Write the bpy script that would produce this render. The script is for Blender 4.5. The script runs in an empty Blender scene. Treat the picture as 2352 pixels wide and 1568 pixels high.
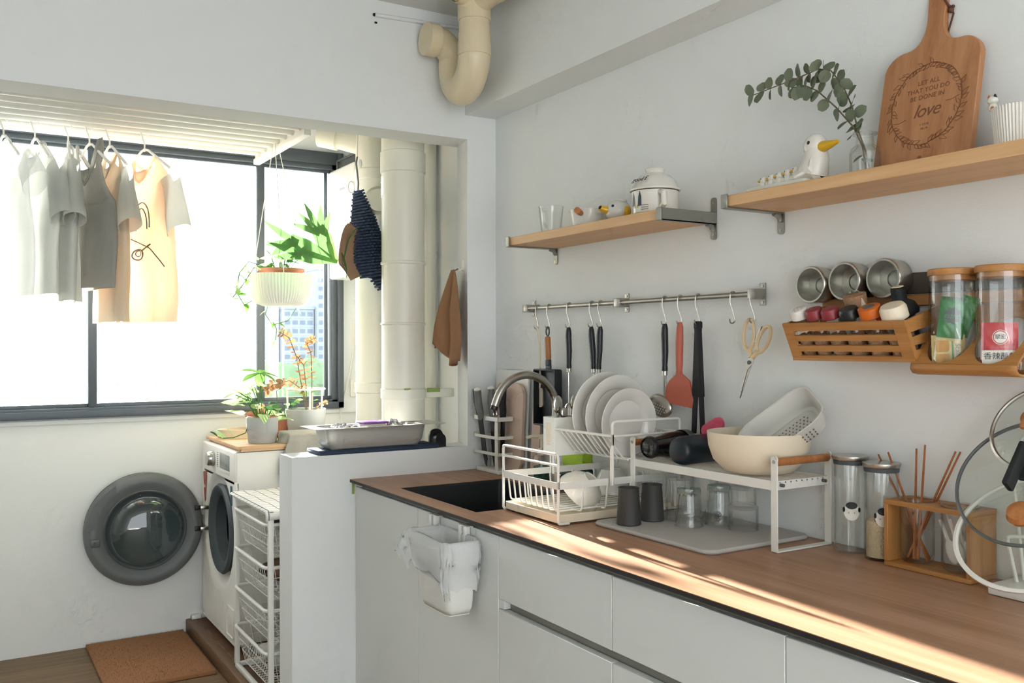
import bpy, bmesh, math, random
from mathutils import Vector, Matrix, noise

SC = bpy.context.scene
COL = SC.collection
random.seed(7)
PI = math.pi

# ------------------------------------------------------------------ camera
def make_camera():
    yaw, pitch, roll, f = .54722, .00298, -.00255, 2116.456
    s, c = math.sin(yaw), math.cos(yaw)
    fw = Vector((s * math.cos(pitch), c * math.cos(pitch), math.sin(pitch)))
    rt = Vector((c, -s, 0)); up = rt.cross(fw)
    r2 = rt * math.cos(roll) + up * math.sin(roll)
    u2 = up * math.cos(roll) - rt * math.sin(roll)
    cd = bpy.data.cameras.new('camera'); cd.sensor_width = 36; cd.lens = 36 * f / 2352
    cd.clip_start = .05; cd.clip_end = 2000
    o = bpy.data.objects.new('camera', cd); COL.objects.link(o)
    m = Matrix(((r2.x, u2.x, -fw.x, -1.86375), (r2.y, u2.y, -fw.y, -3.18144), (r2.z, u2.z, -fw.z, 1.3906), (0, 0, 0, 1)))
    o.matrix_world = m
    SC.camera = o
make_camera()

# ------------------------------------------------------------------ light
SKY = 2.4
SUN = 40.0
EXPOSURE = .82
w = bpy.data.worlds.new('world'); SC.world = w; w.use_nodes = True
nt = w.node_tree; bg = nt.nodes['Background']
bg.inputs[0].default_value = (.90, .96, 1.0, 1); bg.inputs[1].default_value = SKY
sd = bpy.data.lights.new('sun', 'SUN'); sd.energy = SUN; sd.angle = math.radians(.8); sd.color = (1, .96, .90)
so = bpy.data.objects.new('sun', sd); COL.objects.link(so)
so.rotation_euler = Vector((.076, 1.108, .212)).to_track_quat('Z', 'Y').to_euler()
def portal(name, loc, rot, sx, sz):
    l = bpy.data.lights.new(name, 'AREA'); l.shape = 'RECTANGLE'; l.size = sx; l.size_y = sz
    l.cycles.is_portal = True
    o = bpy.data.objects.new(name, l); COL.objects.link(o); o.location = loc; o.rotation_euler = rot
portal('window_portal', (-1.1, 1.6, 1.72), (-PI / 2, 0, 0), 2.1, 1.4)
portal('front_portal', (-1.75, -5.05, 1.35), (PI / 2, 0, 0), 3.0, 2.3)
vs = SC.view_settings
vs.view_transform = 'Standard'; vs.look = 'None'; vs.exposure = EXPOSURE; vs.gamma = 1; vs.use_curve_mapping = False
cy = SC.cycles
cy.use_denoising = True; cy.max_bounces = 8; cy.diffuse_bounces = 4; cy.glossy_bounces = 3
cy.transmission_bounces = 4; cy.transparent_max_bounces = 16
cy.use_adaptive_sampling = True; cy.adaptive_threshold = .09; cy.adaptive_min_samples = 12
cy.caustics_reflective = False; cy.caustics_refractive = False
cy.sample_clamp_indirect = 6

# ------------------------------------------------------------------ materials
M = {}
def _new(name):
    m = bpy.data.materials.new(name); m.use_nodes = True
    return m, m.node_tree, m.node_tree.nodes['Principled BSDF']
def srgb(h):
    h = h.lstrip('#'); v = [int(h[i:i + 2], 16) / 255 for i in (0, 2, 4)]
    return tuple((x / 12.92 if x <= .04045 else ((x + .055) / 1.055) ** 2.4) for x in v)
def mat(name, col, rough=.5, metal=0, bump=0, bscale=60, var=0, vscale=8, sheen=0, trans=0, emit=0, spec=.5, coat=0, subs=0):
    if isinstance(col, str): col = srgb(col)
    m, t, b = _new(name)
    b.inputs['Base Color'].default_value = (*col, 1); b.inputs['Roughness'].default_value = rough
    b.inputs['Metallic'].default_value = metal; b.inputs['Specular IOR Level'].default_value = spec
    if coat: b.inputs['Coat Weight'].default_value = coat; b.inputs['Coat Roughness'].default_value = .08
    if sheen: b.inputs['Sheen Weight'].default_value = sheen
    if subs:
        b.inputs['Subsurface Weight'].default_value = subs; b.inputs['Subsurface Radius'].default_value = (.02, .015, .01)
    tc = t.nodes.new('ShaderNodeTexCoord')
    if var:
        n = t.nodes.new('ShaderNodeTexNoise'); n.inputs['Scale'].default_value = vscale; n.inputs['Detail'].default_value = 5
        t.links.new(tc.outputs['Object'], n.inputs['Vector'])
        mx = t.nodes.new('ShaderNodeMix'); mx.data_type = 'RGBA'
        mx.inputs[6].default_value = (*[x * (1 - var) for x in col], 1); mx.inputs[7].default_value = (*[min(1, x * (1 + var)) for x in col], 1)
        t.links.new(n.outputs['Fac'], mx.inputs[0]); t.links.new(mx.outputs[2], b.inputs['Base Color'])
    if bump:
        n = t.nodes.new('ShaderNodeTexNoise'); n.inputs['Scale'].default_value = bscale; n.inputs['Detail'].default_value = 4
        t.links.new(tc.outputs['Object'], n.inputs['Vector'])
        bp = t.nodes.new('ShaderNodeBump'); bp.inputs['Strength'].default_value = bump; bp.inputs['Distance'].default_value = .004
        t.links.new(n.outputs['Fac'], bp.inputs['Height']); t.links.new(bp.outputs[0], b.inputs['Normal'])
    M[name] = m
    return m
def wood(name, c1, c2, axis=1, scale=1.0, rough=.45, contrast=1.0, ring=14):
    c1, c2 = [srgb(c) if isinstance(c, str) else c for c in (c1, c2)]
    m, t, b = _new(name); b.inputs['Roughness'].default_value = rough
    tc = t.nodes.new('ShaderNodeTexCoord'); mp = t.nodes.new('ShaderNodeMapping')
    sc = [ring * scale] * 3; sc[axis] = .9 * scale
    mp.inputs['Scale'].default_value = sc
    t.links.new(tc.outputs['Object'], mp.inputs['Vector'])
    n = t.nodes.new('ShaderNodeTexNoise'); n.inputs['Scale'].default_value = 1.6; n.inputs['Detail'].default_value = 8; n.inputs['Distortion'].default_value = .6
    t.links.new(mp.outputs[0], n.inputs['Vector'])
    mp2 = t.nodes.new('ShaderNodeMapping'); s2 = [140 * scale] * 3; s2[axis] = 4 * scale
    mp2.inputs['Scale'].default_value = s2; t.links.new(tc.outputs['Object'], mp2.inputs['Vector'])
    n2 = t.nodes.new('ShaderNodeTexNoise'); n2.inputs['Scale'].default_value = 1; n2.inputs['Detail'].default_value = 3
    t.links.new(mp2.outputs[0], n2.inputs['Vector'])
    ad = t.nodes.new('ShaderNodeMath'); ad.operation = 'MULTIPLY_ADD'; ad.inputs[1].default_value = .35; 
    t.links.new(n2.outputs['Fac'], ad.inputs[0]); t.links.new(n.outputs['Fac'], ad.inputs[2])
    r = t.nodes.new('ShaderNodeValToRGB'); r.color_ramp.elements[0].position = .67 - .17 * contrast ** -1; r.color_ramp.elements[1].position = .67 + .17 * contrast ** -1
    r.color_ramp.elements[0].color = (*c2, 1); r.color_ramp.elements[1].color = (*c1, 1)
    t.links.new(ad.outputs[0], r.inputs[0]); t.links.new(r.outputs[0], b.inputs['Base Color'])
    bp = t.nodes.new('ShaderNodeBump'); bp.inputs['Strength'].default_value = .12; bp.inputs['Distance'].default_value = .002
    t.links.new(n2.outputs['Fac'], bp.inputs['Height']); t.links.new(bp.outputs[0], b.inputs['Normal'])
    M[name] = m
    return m
def thin_glass(name, tint=(.97, .985, .98), ior=1.45, rough=.02, boost=1.0, dust=0, dustcol=(.9, .93, .95), dscale=40, edge=0):
    """clear glass seen as surface reflection over see-through body, with optional dust film"""
    m = bpy.data.materials.new(name); m.use_nodes = True; t = m.node_tree; t.nodes.clear()
    out = t.nodes.new('ShaderNodeOutputMaterial'); tr = t.nodes.new('ShaderNodeBsdfTransparent'); tr.inputs[0].default_value = (*tint, 1)
    gl = t.nodes.new('ShaderNodeBsdfGlossy'); gl.inputs['Roughness'].default_value = rough; gl.inputs[0].default_value = (1, 1, 1, 1)
    # Schlick reflectance, the same for both sides of the sheet
    lw = t.nodes.new('ShaderNodeLayerWeight'); lw.inputs[0].default_value = .5
    if edge:   # longer way through the glass at grazing angles takes more light
        pe = t.nodes.new('ShaderNodeMath'); pe.operation = 'POWER'; pe.inputs[1].default_value = 4.5; t.links.new(lw.outputs['Facing'], pe.inputs[0])
        me_ = t.nodes.new('ShaderNodeMix'); me_.data_type = 'RGBA'; me_.inputs[6].default_value = (*tint, 1); me_.inputs[7].default_value = (*[x * (1 - edge) for x in tint], 1)
        t.links.new(pe.outputs[0], me_.inputs[0]); t.links.new(me_.outputs[2], tr.inputs[0])
    pw = t.nodes.new('ShaderNodeMath'); pw.operation = 'POWER'; pw.inputs[1].default_value = 5.0; t.links.new(lw.outputs['Facing'], pw.inputs[0])
    f0 = ((ior - 1) / (ior + 1)) ** 2 * boost
    mu = t.nodes.new('ShaderNodeMath'); mu.operation = 'MULTIPLY_ADD'; mu.inputs[1].default_value = .6; mu.inputs[2].default_value = f0; mu.use_clamp = True
    t.links.new(pw.outputs[0], mu.inputs[0])
    mx = t.nodes.new('ShaderNodeMixShader'); t.links.new(mu.outputs[0], mx.inputs[0]); t.links.new(tr.outputs[0], mx.inputs[1]); t.links.new(gl.outputs[0], mx.inputs[2])
    last = mx
    if dust:
        tl = t.nodes.new('ShaderNodeBsdfTranslucent'); tl.inputs[0].default_value = (*dustcol, 1)
        tc = t.nodes.new('ShaderNodeTexCoord'); n = t.nodes.new('ShaderNodeTexNoise'); n.inputs['Scale'].default_value = dscale; n.inputs['Detail'].default_value = 8; n.inputs['Roughness'].default_value = .7
        t.links.new(tc.outputs['Object'], n.inputs['Vector'])
        r = t.nodes.new('ShaderNodeMapRange'); r.inputs[1].default_value = .25; r.inputs[2].default_value = .8; r.inputs[3].default_value = dust * .55; r.inputs[4].default_value = dust * 1.6
        t.links.new(n.outputs['Fac'], r.inputs[0])
        m2 = t.nodes.new('ShaderNodeMixShader'); t.links.new(r.outputs[0], m2.inputs[0]); t.links.new(mx.outputs[0], m2.inputs[1]); t.links.new(tl.outputs[0], m2.inputs[2])
        last = m2
    t.links.new(last.outputs[0], out.inputs[0])
    M[name] = m
    return m
def cloth(name, col, trans=.35, rough=.9, scale=220, var=.06, clear=0, gloss=0):
    if isinstance(col, str): col = srgb(col)
    m = bpy.data.materials.new(name); m.use_nodes = True; t = m.node_tree; t.nodes.clear()
    out = t.nodes.new('ShaderNodeOutputMaterial'); d = t.nodes.new('ShaderNodeBsdfDiffuse'); tl = t.nodes.new('ShaderNodeBsdfTranslucent')
    tc = t.nodes.new('ShaderNodeTexCoord'); n = t.nodes.new('ShaderNodeTexNoise'); n.inputs['Scale'].default_value = scale; n.inputs['Detail'].default_value = 3
    t.links.new(tc.outputs['Object'], n.inputs['Vector'])
    mx = t.nodes.new('ShaderNodeMix'); mx.data_type = 'RGBA'
    mx.inputs[6].default_value = (*[x * (1 - var) for x in col], 1); mx.inputs[7].default_value = (*[min(1, x * (1 + var)) for x in col], 1)
    t.links.new(n.outputs['Fac'], mx.inputs[0]); t.links.new(mx.outputs[2], d.inputs[0]); t.links.new(mx.outputs[2], tl.inputs[0])
    bp = t.nodes.new('ShaderNodeBump'); bp.inputs['Strength'].default_value = .25; bp.inputs['Distance'].default_value = .002
    t.links.new(n.outputs['Fac'], bp.inputs['Height']); t.links.new(bp.outputs[0], d.inputs['Normal'])
    ms = t.nodes.new('ShaderNodeMixShader'); ms.inputs[0].default_value = trans
    t.links.new(d.outputs[0], ms.inputs[1]); t.links.new(tl.outputs[0], ms.inputs[2])
    last = ms
    if clear:
        tr = t.nodes.new('ShaderNodeBsdfTransparent'); m3 = t.nodes.new('ShaderNodeMixShader'); m3.inputs[0].default_value = clear
        t.links.new(ms.outputs[0], m3.inputs[1]); t.links.new(tr.outputs[0], m3.inputs[2]); last = m3
    if gloss:
        gl = t.nodes.new('ShaderNodeBsdfGlossy'); gl.inputs['Roughness'].default_value = .22; lw = t.nodes.new('ShaderNodeLayerWeight'); lw.inputs[0].default_value = gloss
        m4 = t.nodes.new('ShaderNodeMixShader'); t.links.new(lw.outputs['Fresnel'], m4.inputs[0]); t.links.new(last.outputs[0], m4.inputs[1]); t.links.new(gl.outputs[0], m4.inputs[2]); last = m4
    t.links.new(last.outputs[0], out.inputs[0])
    M[name] = m
    return m

mat('wall', '#eaecea', .85, bump=.12, bscale=180, var=.012, vscale=1.5)
mat('ceiling', '#e6e6e2', .9, bump=.08, bscale=160)
mat('cabinet', '#e3e4e0', .55, var=.01, vscale=2)
mat('cabinet_side', '#d4d4cf', .6)
mat('alu', '#9c9a92', .4, .75)
mat('alu_recess', '#a3a199', .5, .4)
wood('counter', '#b98e72', '#98704f', 1, 1.0, .42, .8)
mat('counter_edge', '#2a2522', .5)
mat('sink', '#15181b', .45, bump=.1, bscale=300)
mat('frame_dark', '#545b61', .45, .3, var=.05)
mat('white_metal', '#e6e4dc', .38, var=.01)
mat('white_plastic', '#e9e7e0', .4)
mat('cream_pipe', '#e6d6b4', .35, bump=.05, bscale=30, var=.03, vscale=6)
mat('pvc', '#e9e6d6', .35, bump=.03, bscale=30, var=.02, vscale=3)
mat('steel', '#b9b4ac', .28, 1)
mat('steel_brushed', '#a7a49d', .38, 1, bump=.05, bscale=200)
mat('chrome', '#c9c6c2', .14, 1)
mat('nickel', '#9d9c95', .42, .85, bump=.06, bscale=250)
mat('black_plastic', '#17191b', .38)
mat('black_matte', '#141618', .7)
mat('dark_grey', '#5b5e5f', .42, var=.03)
mat('grey_ring', '#6a6d6c', .48, 0)
mat('tray_steel', '#c6c4bd', .42, .55, bump=.04, bscale=150)
mat('drum_dark', '#4a5356', .45, .5)
mat('rubber', '#4a5255', .6)
mat('navy', '#2c3a52', .8, bump=.15, bscale=300)
wood('oak_shelf', '#e2ba8b', '#cf9f6d', 1, 1.2, .5, .7)
wood('bamboo', '#c08a50', '#a26d37', 1, 1.5, .5, .8)
wood('bamboo_x', '#c08a50', '#a26d37', 0, 1.5, .5, .8)
wood('bamboo_z', '#c08a50', '#a26d37', 2, 1.5, .5, .8)
wood('beech_board', '#c28c62', '#a56d45', 2, 1.3, .5, .8)
wood('handle_wood', '#b97a45', '#9a5f32', 2, 3, .45, .8)
wood('pale_ply', '#d9b48a', '#c59a6c', 0, 1.5, .5, .7)
wood('floor_wood', '#8a7050', '#6a5238', 0, 1.1, .5, .8)
wood('step_wood', '#7a5c41', '#5d442e', 1, 1.1, .5, .8)
mat('ceramic', '#e2ddd2', .22, coat=.3)
mat('ceramic_white', '#dcdad3', .2, coat=.3)
mat('cream_plastic', '#e6d9c0', .45, var=.01)
mat('grey_plastic', '#d2cfc7', .45)
mat('stone_mat', '#b5b1ab', .9, bump=.15, bscale=400, var=.03)
mat('yellow', '#d9a81c', .3, coat=.2)
mat('black_paint', '#15161a', .5)
mat('engrave', '#7d5134', .8)
mat('terracotta', '#a66c54', .8, bump=.1, bscale=120, var=.06)
mat('grey_pot', '#a7aaaa', .65, bump=.05, bscale=200)
mat('soil', '#4a3a2c', .95, bump=.6, bscale=90)
mat('leaf', '#5d8a4a', .5, var=.25, vscale=30)
mat('euc', '#6e7660', .7, var=.2, vscale=60)
mat('stem', '#6a5a42', .7)
mat('coir', '#a87650', .95, bump=.8, bscale=500, var=.18, vscale=300)
mat('salmon', '#b8604a', .55)
mat('pink', '#d0506a', .5)
mat('foil', '#d8d8d8', .18, 1, bump=.9, bscale=90)
mat('label_red', '#c02f3a', .4)
mat('label_white', '#e8e3d8', .5)
mat('pack_green', '#2f7d3c', .28, bump=.5, bscale=60)
mat('pack_yellow', '#d8c48a', .35, bump=.4, bscale=60)
mat('pack_red', '#c22a34', .3, bump=.3, bscale=60)
mat('ink_green', '#16351e', .4)
mat('cracker', '#d09a52', .6, var=.25, vscale=80)
mat('rice', '#d8c4a0', .9, bump=.8, bscale=300, var=.12, vscale=250)
mat('blush', '#8d2f36', .4)
mat('orange_cap', '#d2691f', .4)
mat('spice', '#b58a68', .8, bump=.6, bscale=300, var=.2, vscale=200)
mat('sponge_green', '#a9c93a', .85, bump=.5, bscale=200)
mat('sponge_dark', '#2f5a4c', .9, bump=.6, bscale=300)
mat('tape', '#93a85e', .8)
mat('leather', '#5a3524', .6)
mat('cord_white', '#e6e4dc', .8)
mat('brown_towel_hem', '#8e7058', .95)
mat('dial', '#b9bab8', .25, .9)
mat('lcd', '#8b928c', .3)
mat('sticker_red', '#a04a40', .5)
mat('badge', '#3a5a66', .4)
mat('blade_dark', '#3a3c3c', .35, .7)
mat('bag_white', '#e8e8e6', .4)
mat('smoke', '#2e2d2b', .25)
mat('pan_black', '#24282c', .42, .3, bump=.1, bscale=200)
mat('pan_grey', '#3c4448', .5, .4)
mat('handle_beige', '#d9c199', .45)
mat('magnet', '#5a5148', .45, .5)
cloth('cl_grey', '#d4d5d0', .5); cloth('cl_lgrey', '#d9dad6', .5); cloth('cl_dark', '#b7b6b0', .45)
cloth('cl_beige', '#ded3c2', .5); cloth('cl_peach', '#f3dcc6', .5); cloth('cl_clear', '#eef0ee', .6, clear=.45)
cloth('cl_towel', '#a0795b', .12, scale=400, var=.18); cloth('cl_cover', '#b9b5ac', .15)
cloth('cl_linen', '#e2e0da', .1); cloth('cl_bag', '#f6f7f7', .5, clear=.10, gloss=.03); cloth('cl_white', '#e0ddd6', .2)
cloth('cl_char', '#55524e', .1); cloth('cl_brown', '#7e6455', .1)
cloth('leaf_t', '#6f9a50', .25, scale=60, var=.3); cloth('leaf_v', '#a9c48c', .28, scale=45, var=.45); cloth('leaf_d', '#4f7c48', .22, scale=60, var=.3)
cloth('leaf_dry', '#a07a58', .18, scale=60, var=.3)
cloth('staghorn', '#6a9a58', .22, scale=40, var=.25)
thin_glass('glass'); thin_glass('glass_cup', (.982, .988, .984), 1.5, .02, 1.2, edge=.5)
thin_glass('glass_green', (.80, .86, .83), 1.5, .02, 1.6, edge=.6)
thin_glass('glass_smoke', (.45, .44, .42), 1.5, .05, 1.6)
thin_glass('glass_lid', (.90, .925, .90), 1.5, .02, 1.6, edge=.3)
thin_glass('glass_washer', (.62, .70, .69), 1.5, .03, 1.8)
thin_glass('pane_dusty', (.98, .99, 1), 1.45, .02, 1, dust=.02)
thin_glass('pane_clean', (.98, .99, 1), 1.45, .02, 1, dust=.004)

# ------------------------------------------------------------------ mesh helpers
class MB:
    def __init__(s): s.v = []; s.f = []; s.mi = []; s.cm = 0
    def add(s, vs, fs, mtx=None):
        n = len(s.v)
        s.v += [tuple(mtx @ Vector(p)) for p in vs] if mtx is not None else [tuple(p) for p in vs]
        s.f += [tuple(i + n for i in f) for f in fs]; s.mi += [s.cm] * len(fs)
        return s
    def box(s, x0, x1, y0, y1, z0, z1, mtx=None):
        return s.add([(x0, y0, z0), (x1, y0, z0), (x1, y1, z0), (x0, y1, z0), (x0, y0, z1), (x1, y0, z1), (x1, y1, z1), (x0, y1, z1)],
                     [(0, 3, 2, 1), (4, 5, 6, 7), (0, 1, 5, 4), (1, 2, 6, 5), (2, 3, 7, 6), (3, 0, 4, 7)], mtx)
    def rbox(s, x0, x1, y0, y1, z0, z1, r=.004, seg=2, mtx=None):
        bm = bmesh.new()
        bmesh.ops.create_cube(bm, size=1)
        for v in bm.verts: v.co = Vector(((x0 + x1) / 2 + v.co.x * (x1 - x0), (y0 + y1) / 2 + v.co.y * (y1 - y0), (z0 + z1) / 2 + v.co.z * (z1 - z0)))
        bmesh.ops.bevel(bm, geom=bm.edges[:], offset=r, segments=seg, affect='EDGES', profile=.5)
        bm.verts.ensure_lookup_table()
        s.add([v.co for v in bm.verts], [[v.index for v in f.verts] for f in bm.faces], mtx); bm.free()
        return s
    def lathe(s, prof, n=32, c=(0, 0, 0), mtx=None, closed=False):
        """prof: list of (r, z); r==0 ends become poles"""
        vs = []; fs = []; idx = []
        for r, z in prof:
            if r <= 1e-6: idx.append([len(vs)]); vs.append((c[0], c[1], c[2] + z))
            else:
                idx.append(list(range(len(vs), len(vs) + n)))
                vs += [(c[0] + r * math.cos(2 * PI * k / n), c[1] + r * math.sin(2 * PI * k / n), c[2] + z) for k in range(n)]
        rng = list(range(len(prof) - 1)) + ([len(prof) - 1] if closed else [])
        for i in rng:
            a, b = idx[i], idx[(i + 1) % len(prof)]
            if len(a) == 1 and len(b) == 1: continue
            for k in range(n):
                k2 = (k + 1) % n
                if len(a) == 1: fs.append((a[0], b[k2], b[k]))
                elif len(b) == 1: fs.append((a[k], a[k2], b[0]))
                else: fs.append((a[k], a[k2], b[k2], b[k]))
        return s.add(vs, fs, mtx)
    def tube(s, pts, r, n=8, closed=False, cap=True, mtx=None, flat=None):
        """sweep a circle (or flat=(w,h) rectangle-ish ellipse) along pts; r may be a list"""
        P = [Vector(p) for p in pts]; m = len(P)
        rs = r if isinstance(r, (list, tuple)) else [r] * m
        T = []
        for i in range(m):
            a = P[(i - 1) % m] if (closed or i > 0) else P[i]; b = P[(i + 1) % m] if (closed or i < m - 1) else P[i]
            d = (b - a); T.append(d.normalized() if d.length > 1e-9 else Vector((0, 0, 1)))
        ref = Vector((0, 0, 1)) if abs(T[0].z) < .9 else Vector((1, 0, 0))
        nrm = (ref - T[0] * ref.dot(T[0])).normalized()
        vs = []; fs = []
        for i in range(m):
            nrm = (nrm - T[i] * nrm.dot(T[i]))
            nrm = nrm.normalized() if nrm.length > 1e-6 else T[i].orthogonal().normalized()
            bn = T[i].cross(nrm)
            for k in range(n):
                a = 2 * PI * (k + .5) / n
                vs.append(P[i] + (nrm * math.cos(a) + bn * math.sin(a)) * rs[i])
        lim = m if closed else m - 1
        for i in range(lim):
            for k in range(n):
                a, b = i * n + k, i * n + (k + 1) % n; c, d = ((i + 1) % m) * n + (k + 1) % n, ((i + 1) % m) * n + k
                fs.append((a, b, c, d))
        if cap and not closed:
            fs.append(tuple(reversed(range(n)))); fs.append(tuple(range((m - 1) * n, m * n)))
        return s.add(vs, fs, mtx)
    def cyl(s, p0, p1, r0, r1=None, n=16, cap=True):
        return s.tube([p0, p1], [r0, r0 if r1 is None else r1], n, cap=cap)
    def prism(s, poly, h0, h1, mtx=None):
        """2D poly in local XY extruded along local Z from h0 to h1"""
        n = len(poly)
        vs = [(x, y, h0) for x, y in poly] + [(x, y, h1) for x, y in poly]
        fs = [tuple(reversed(range(n))), tuple(range(n, 2 * n))] + [(i, (i + 1) % n, n + (i + 1) % n, n + i) for i in range(n)]
        return s.add(vs, fs, mtx)
    def ell(s, c, rx, ry, rz, n=16, m=10, mtx=None):
        prof = [(math.sin(PI * i / m), -math.cos(PI * i / m)) for i in range(m + 1)]
        prof[0] = (0, -1); prof[-1] = (0, 1)
        mm = Matrix.Translation(c) @ Matrix.Diagonal((rx, ry, rz, 1))
        return s.lathe(prof, n, mtx=(mtx @ mm) if mtx is not None else mm)
    def grid(s, fn, nu, nv, closeu=False, mtx=None):
        vs = [fn(i / (nu if closeu else nu - 1), j / (nv - 1)) for j in range(nv) for i in range(nu)]
        fs = [(j * nu + i, j * nu + (i + 1) % nu, (j + 1) * nu + (i + 1) % nu, (j + 1) * nu + i) for j in range(nv - 1) for i in range(nu if closeu else nu - 1)]
        return s.add(vs, fs, mtx)
    def build(s, name, m, parent=None, smooth=True, angle=40, local=False):
        me = bpy.data.meshes.new(name); me.from_pydata(s.v, [], s.f)
        ms = m if isinstance(m, (list, tuple)) else [m]
        for k in ms: me.materials.append(M[k])
        if len(ms) > 1: me.polygons.foreach_set('material_index', s.mi)
        bm = bmesh.new(); bm.from_mesh(me); bmesh.ops.recalc_face_normals(bm, faces=bm.faces[:]); bm.to_mesh(me); bm.free()
        if smooth:
            me.polygons.foreach_set('use_smooth', [True] * len(me.polygons))
            me.set_sharp_from_angle(angle=math.radians(angle))
        me.update()
        o = bpy.data.objects.new(name, me); COL.objects.link(o)
        if parent is not None:
            o.parent = parent
            if not local: o.matrix_parent_inverse = wmat(parent).inverted()
        return o
def wmat(o):
    mloc = Matrix.LocRotScale(o.location, o.rotation_euler, o.scale)
    if o.parent is not None: return wmat(o.parent) @ o.matrix_parent_inverse @ mloc
    return mloc
def tag(o, label=None, cat=None, group=None, kind=None):
    if label: o['label'] = label
    if cat: o['category'] = cat
    if group: o['group'] = group
    if kind: o['kind'] = kind
    return o
def thing(name, label, cat, loc=(0, 0, 0), rz=0, group=None, rot=None):
    o = bpy.data.objects.new(name, None); COL.objects.link(o)
    o.empty_display_size = .02; o.location = loc; o.rotation_euler = rot if rot else (0, 0, rz)
    return tag(o, label, cat, group)
def copy_tree(o, parent=None):
    c = o.copy(); COL.objects.link(c)
    if parent is not None:
        c.parent = parent; c.matrix_parent_inverse = o.matrix_parent_inverse
    for ch in [x for x in ORDER if x.parent == o]: copy_tree(ch, c)
    return c
class _Order:
    def __iter__(s): return iter(list(bpy.data.objects))
ORDER = _Order()
def struct(name, mb, m, smooth=False):
    return tag(mb.build(name, m, smooth=smooth), kind='structure')
def dup(src, name, parent, loc=None, rot=None, scale=None):
    c = bpy.data.objects.new(name, src.data); COL.objects.link(c); c.parent = parent
    if loc: c.location = loc
    if rot: c.rotation_euler = rot
    if scale: c.scale = scale
    return c
def mtx(loc=(0, 0, 0), rz=0, rx=0, ry=0, sc=1):
    return Matrix.Translation(loc) @ Matrix.Rotation(rz, 4, 'Z') @ Matrix.Rotation(ry, 4, 'Y') @ Matrix.Rotation(rx, 4, 'X') @ Matrix.Scale(sc, 4)
def frame3(o, ux, uy, uz=None):
    """matrix with local X->ux, Y->uy, Z->ux x uy"""
    ux = Vector(ux).normalized(); uy = Vector(uy).normalized(); uz = ux.cross(uy).normalized()
    return Matrix(((ux.x, uy.x, uz.x, o[0]), (ux.y, uy.y, uz.y, o[1]), (ux.z, uy.z, uz.z, o[2]), (0, 0, 0, 1)))
def text_mesh(name, body, size, m, parent, matrix, align='CENTER', extrude=.0003, shear=0, local=False, spacing=1):
    cu = bpy.data.curves.new(name, 'FONT'); cu.body = body; cu.size = size; cu.align_x = align; cu.align_y = 'CENTER'
    cu.extrude = extrude; cu.resolution_u = 3; cu.shear = shear; cu.space_character = spacing
    t = bpy.data.objects.new(name + '_tmp', cu); COL.objects.link(t)
    dg = bpy.context.evaluated_depsgraph_get(); dg.update()
    me = bpy.data.meshes.new_from_object(t.evaluated_get(dg)); 
    bpy.data.objects.remove(t); bpy.data.curves.remove(cu)
    me.materials.clear(); me.materials.append(M[m]); me.name = name
    me.transform(matrix)
    o = bpy.data.objects.new(name, me); COL.objects.link(o)
    if parent is not None:
        o.parent = parent
        if not local: o.matrix_parent_inverse = wmat(parent).inverted()
    return o
def rrect(w, h, r, n=5):
    """rounded rectangle polygon centred on 0"""
    pts = []
    for cx, cy, a0 in ((w / 2 - r, h / 2 - r, 0), (-w / 2 + r, h / 2 - r, 90), (-w / 2 + r, -h / 2 + r, 180), (w / 2 - r, -h / 2 + r, 270)):
        for k in range(n + 1):
            a = math.radians(a0 + 90 * k / n); pts.append((cx + r * math.cos(a), cy + r * math.sin(a)))
    return pts
def arc(c, r, a0, a1, n, plane='xz'):
    out = []
    for k in range(n + 1):
        a = math.radians(a0 + (a1 - a0) * k / n); u, v = r * math.cos(a), r * math.sin(a)
        out.append({'xz': (c[0] + u, c[1], c[2] + v), 'yz': (c[0], c[1] + u, c[2] + v), 'xy': (c[0] + u, c[1] + v, c[2])}[plane])
    return out
def rpath(pts, r=.006, n=4):
    """polyline with rounded corners"""
    P = [Vector(p) for p in pts]; out = [P[0]]
    for i in range(1, len(P) - 1):
        a = (P[i - 1] - P[i]); b = (P[i + 1] - P[i]); d = min(r, a.length * .49, b.length * .49)
        p0 = P[i] + a.normalized() * d; p1 = P[i] + b.normalized() * d
        for k in range(n + 1):
            t = k / n; out.append(p0 * (1 - t) ** 2 + P[i] * 2 * t * (1 - t) + p1 * t * t)
    out.append(P[-1])
    return out
# ================================================================== the setting
H = 2.67
fl = struct('floor', MB().box(-3.4, .15, -5.1, 1.6, -.12, -.006), 'floor_wood')
def plank_mesh(L, wd):
    return MB().rbox(0, L, 0, wd - .0012, -.006, .0, .0008, 1)
pl0 = None
for r in range(9):
    y = 1.47 - (r + 1) * .185; off = (.41 * r) % 1.1
    x = -3.3 - off
    while x < -.86:
        if x + 1.2 > -2.5:
            if pl0 is None: pl0 = plank_mesh(1.2, .185).build('plank', 'floor_wood', fl); pl0.location = (x, y, 0)
            else: dup(pl0, 'plank', fl, (x, y, 0))
        x += 1.2012
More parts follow.
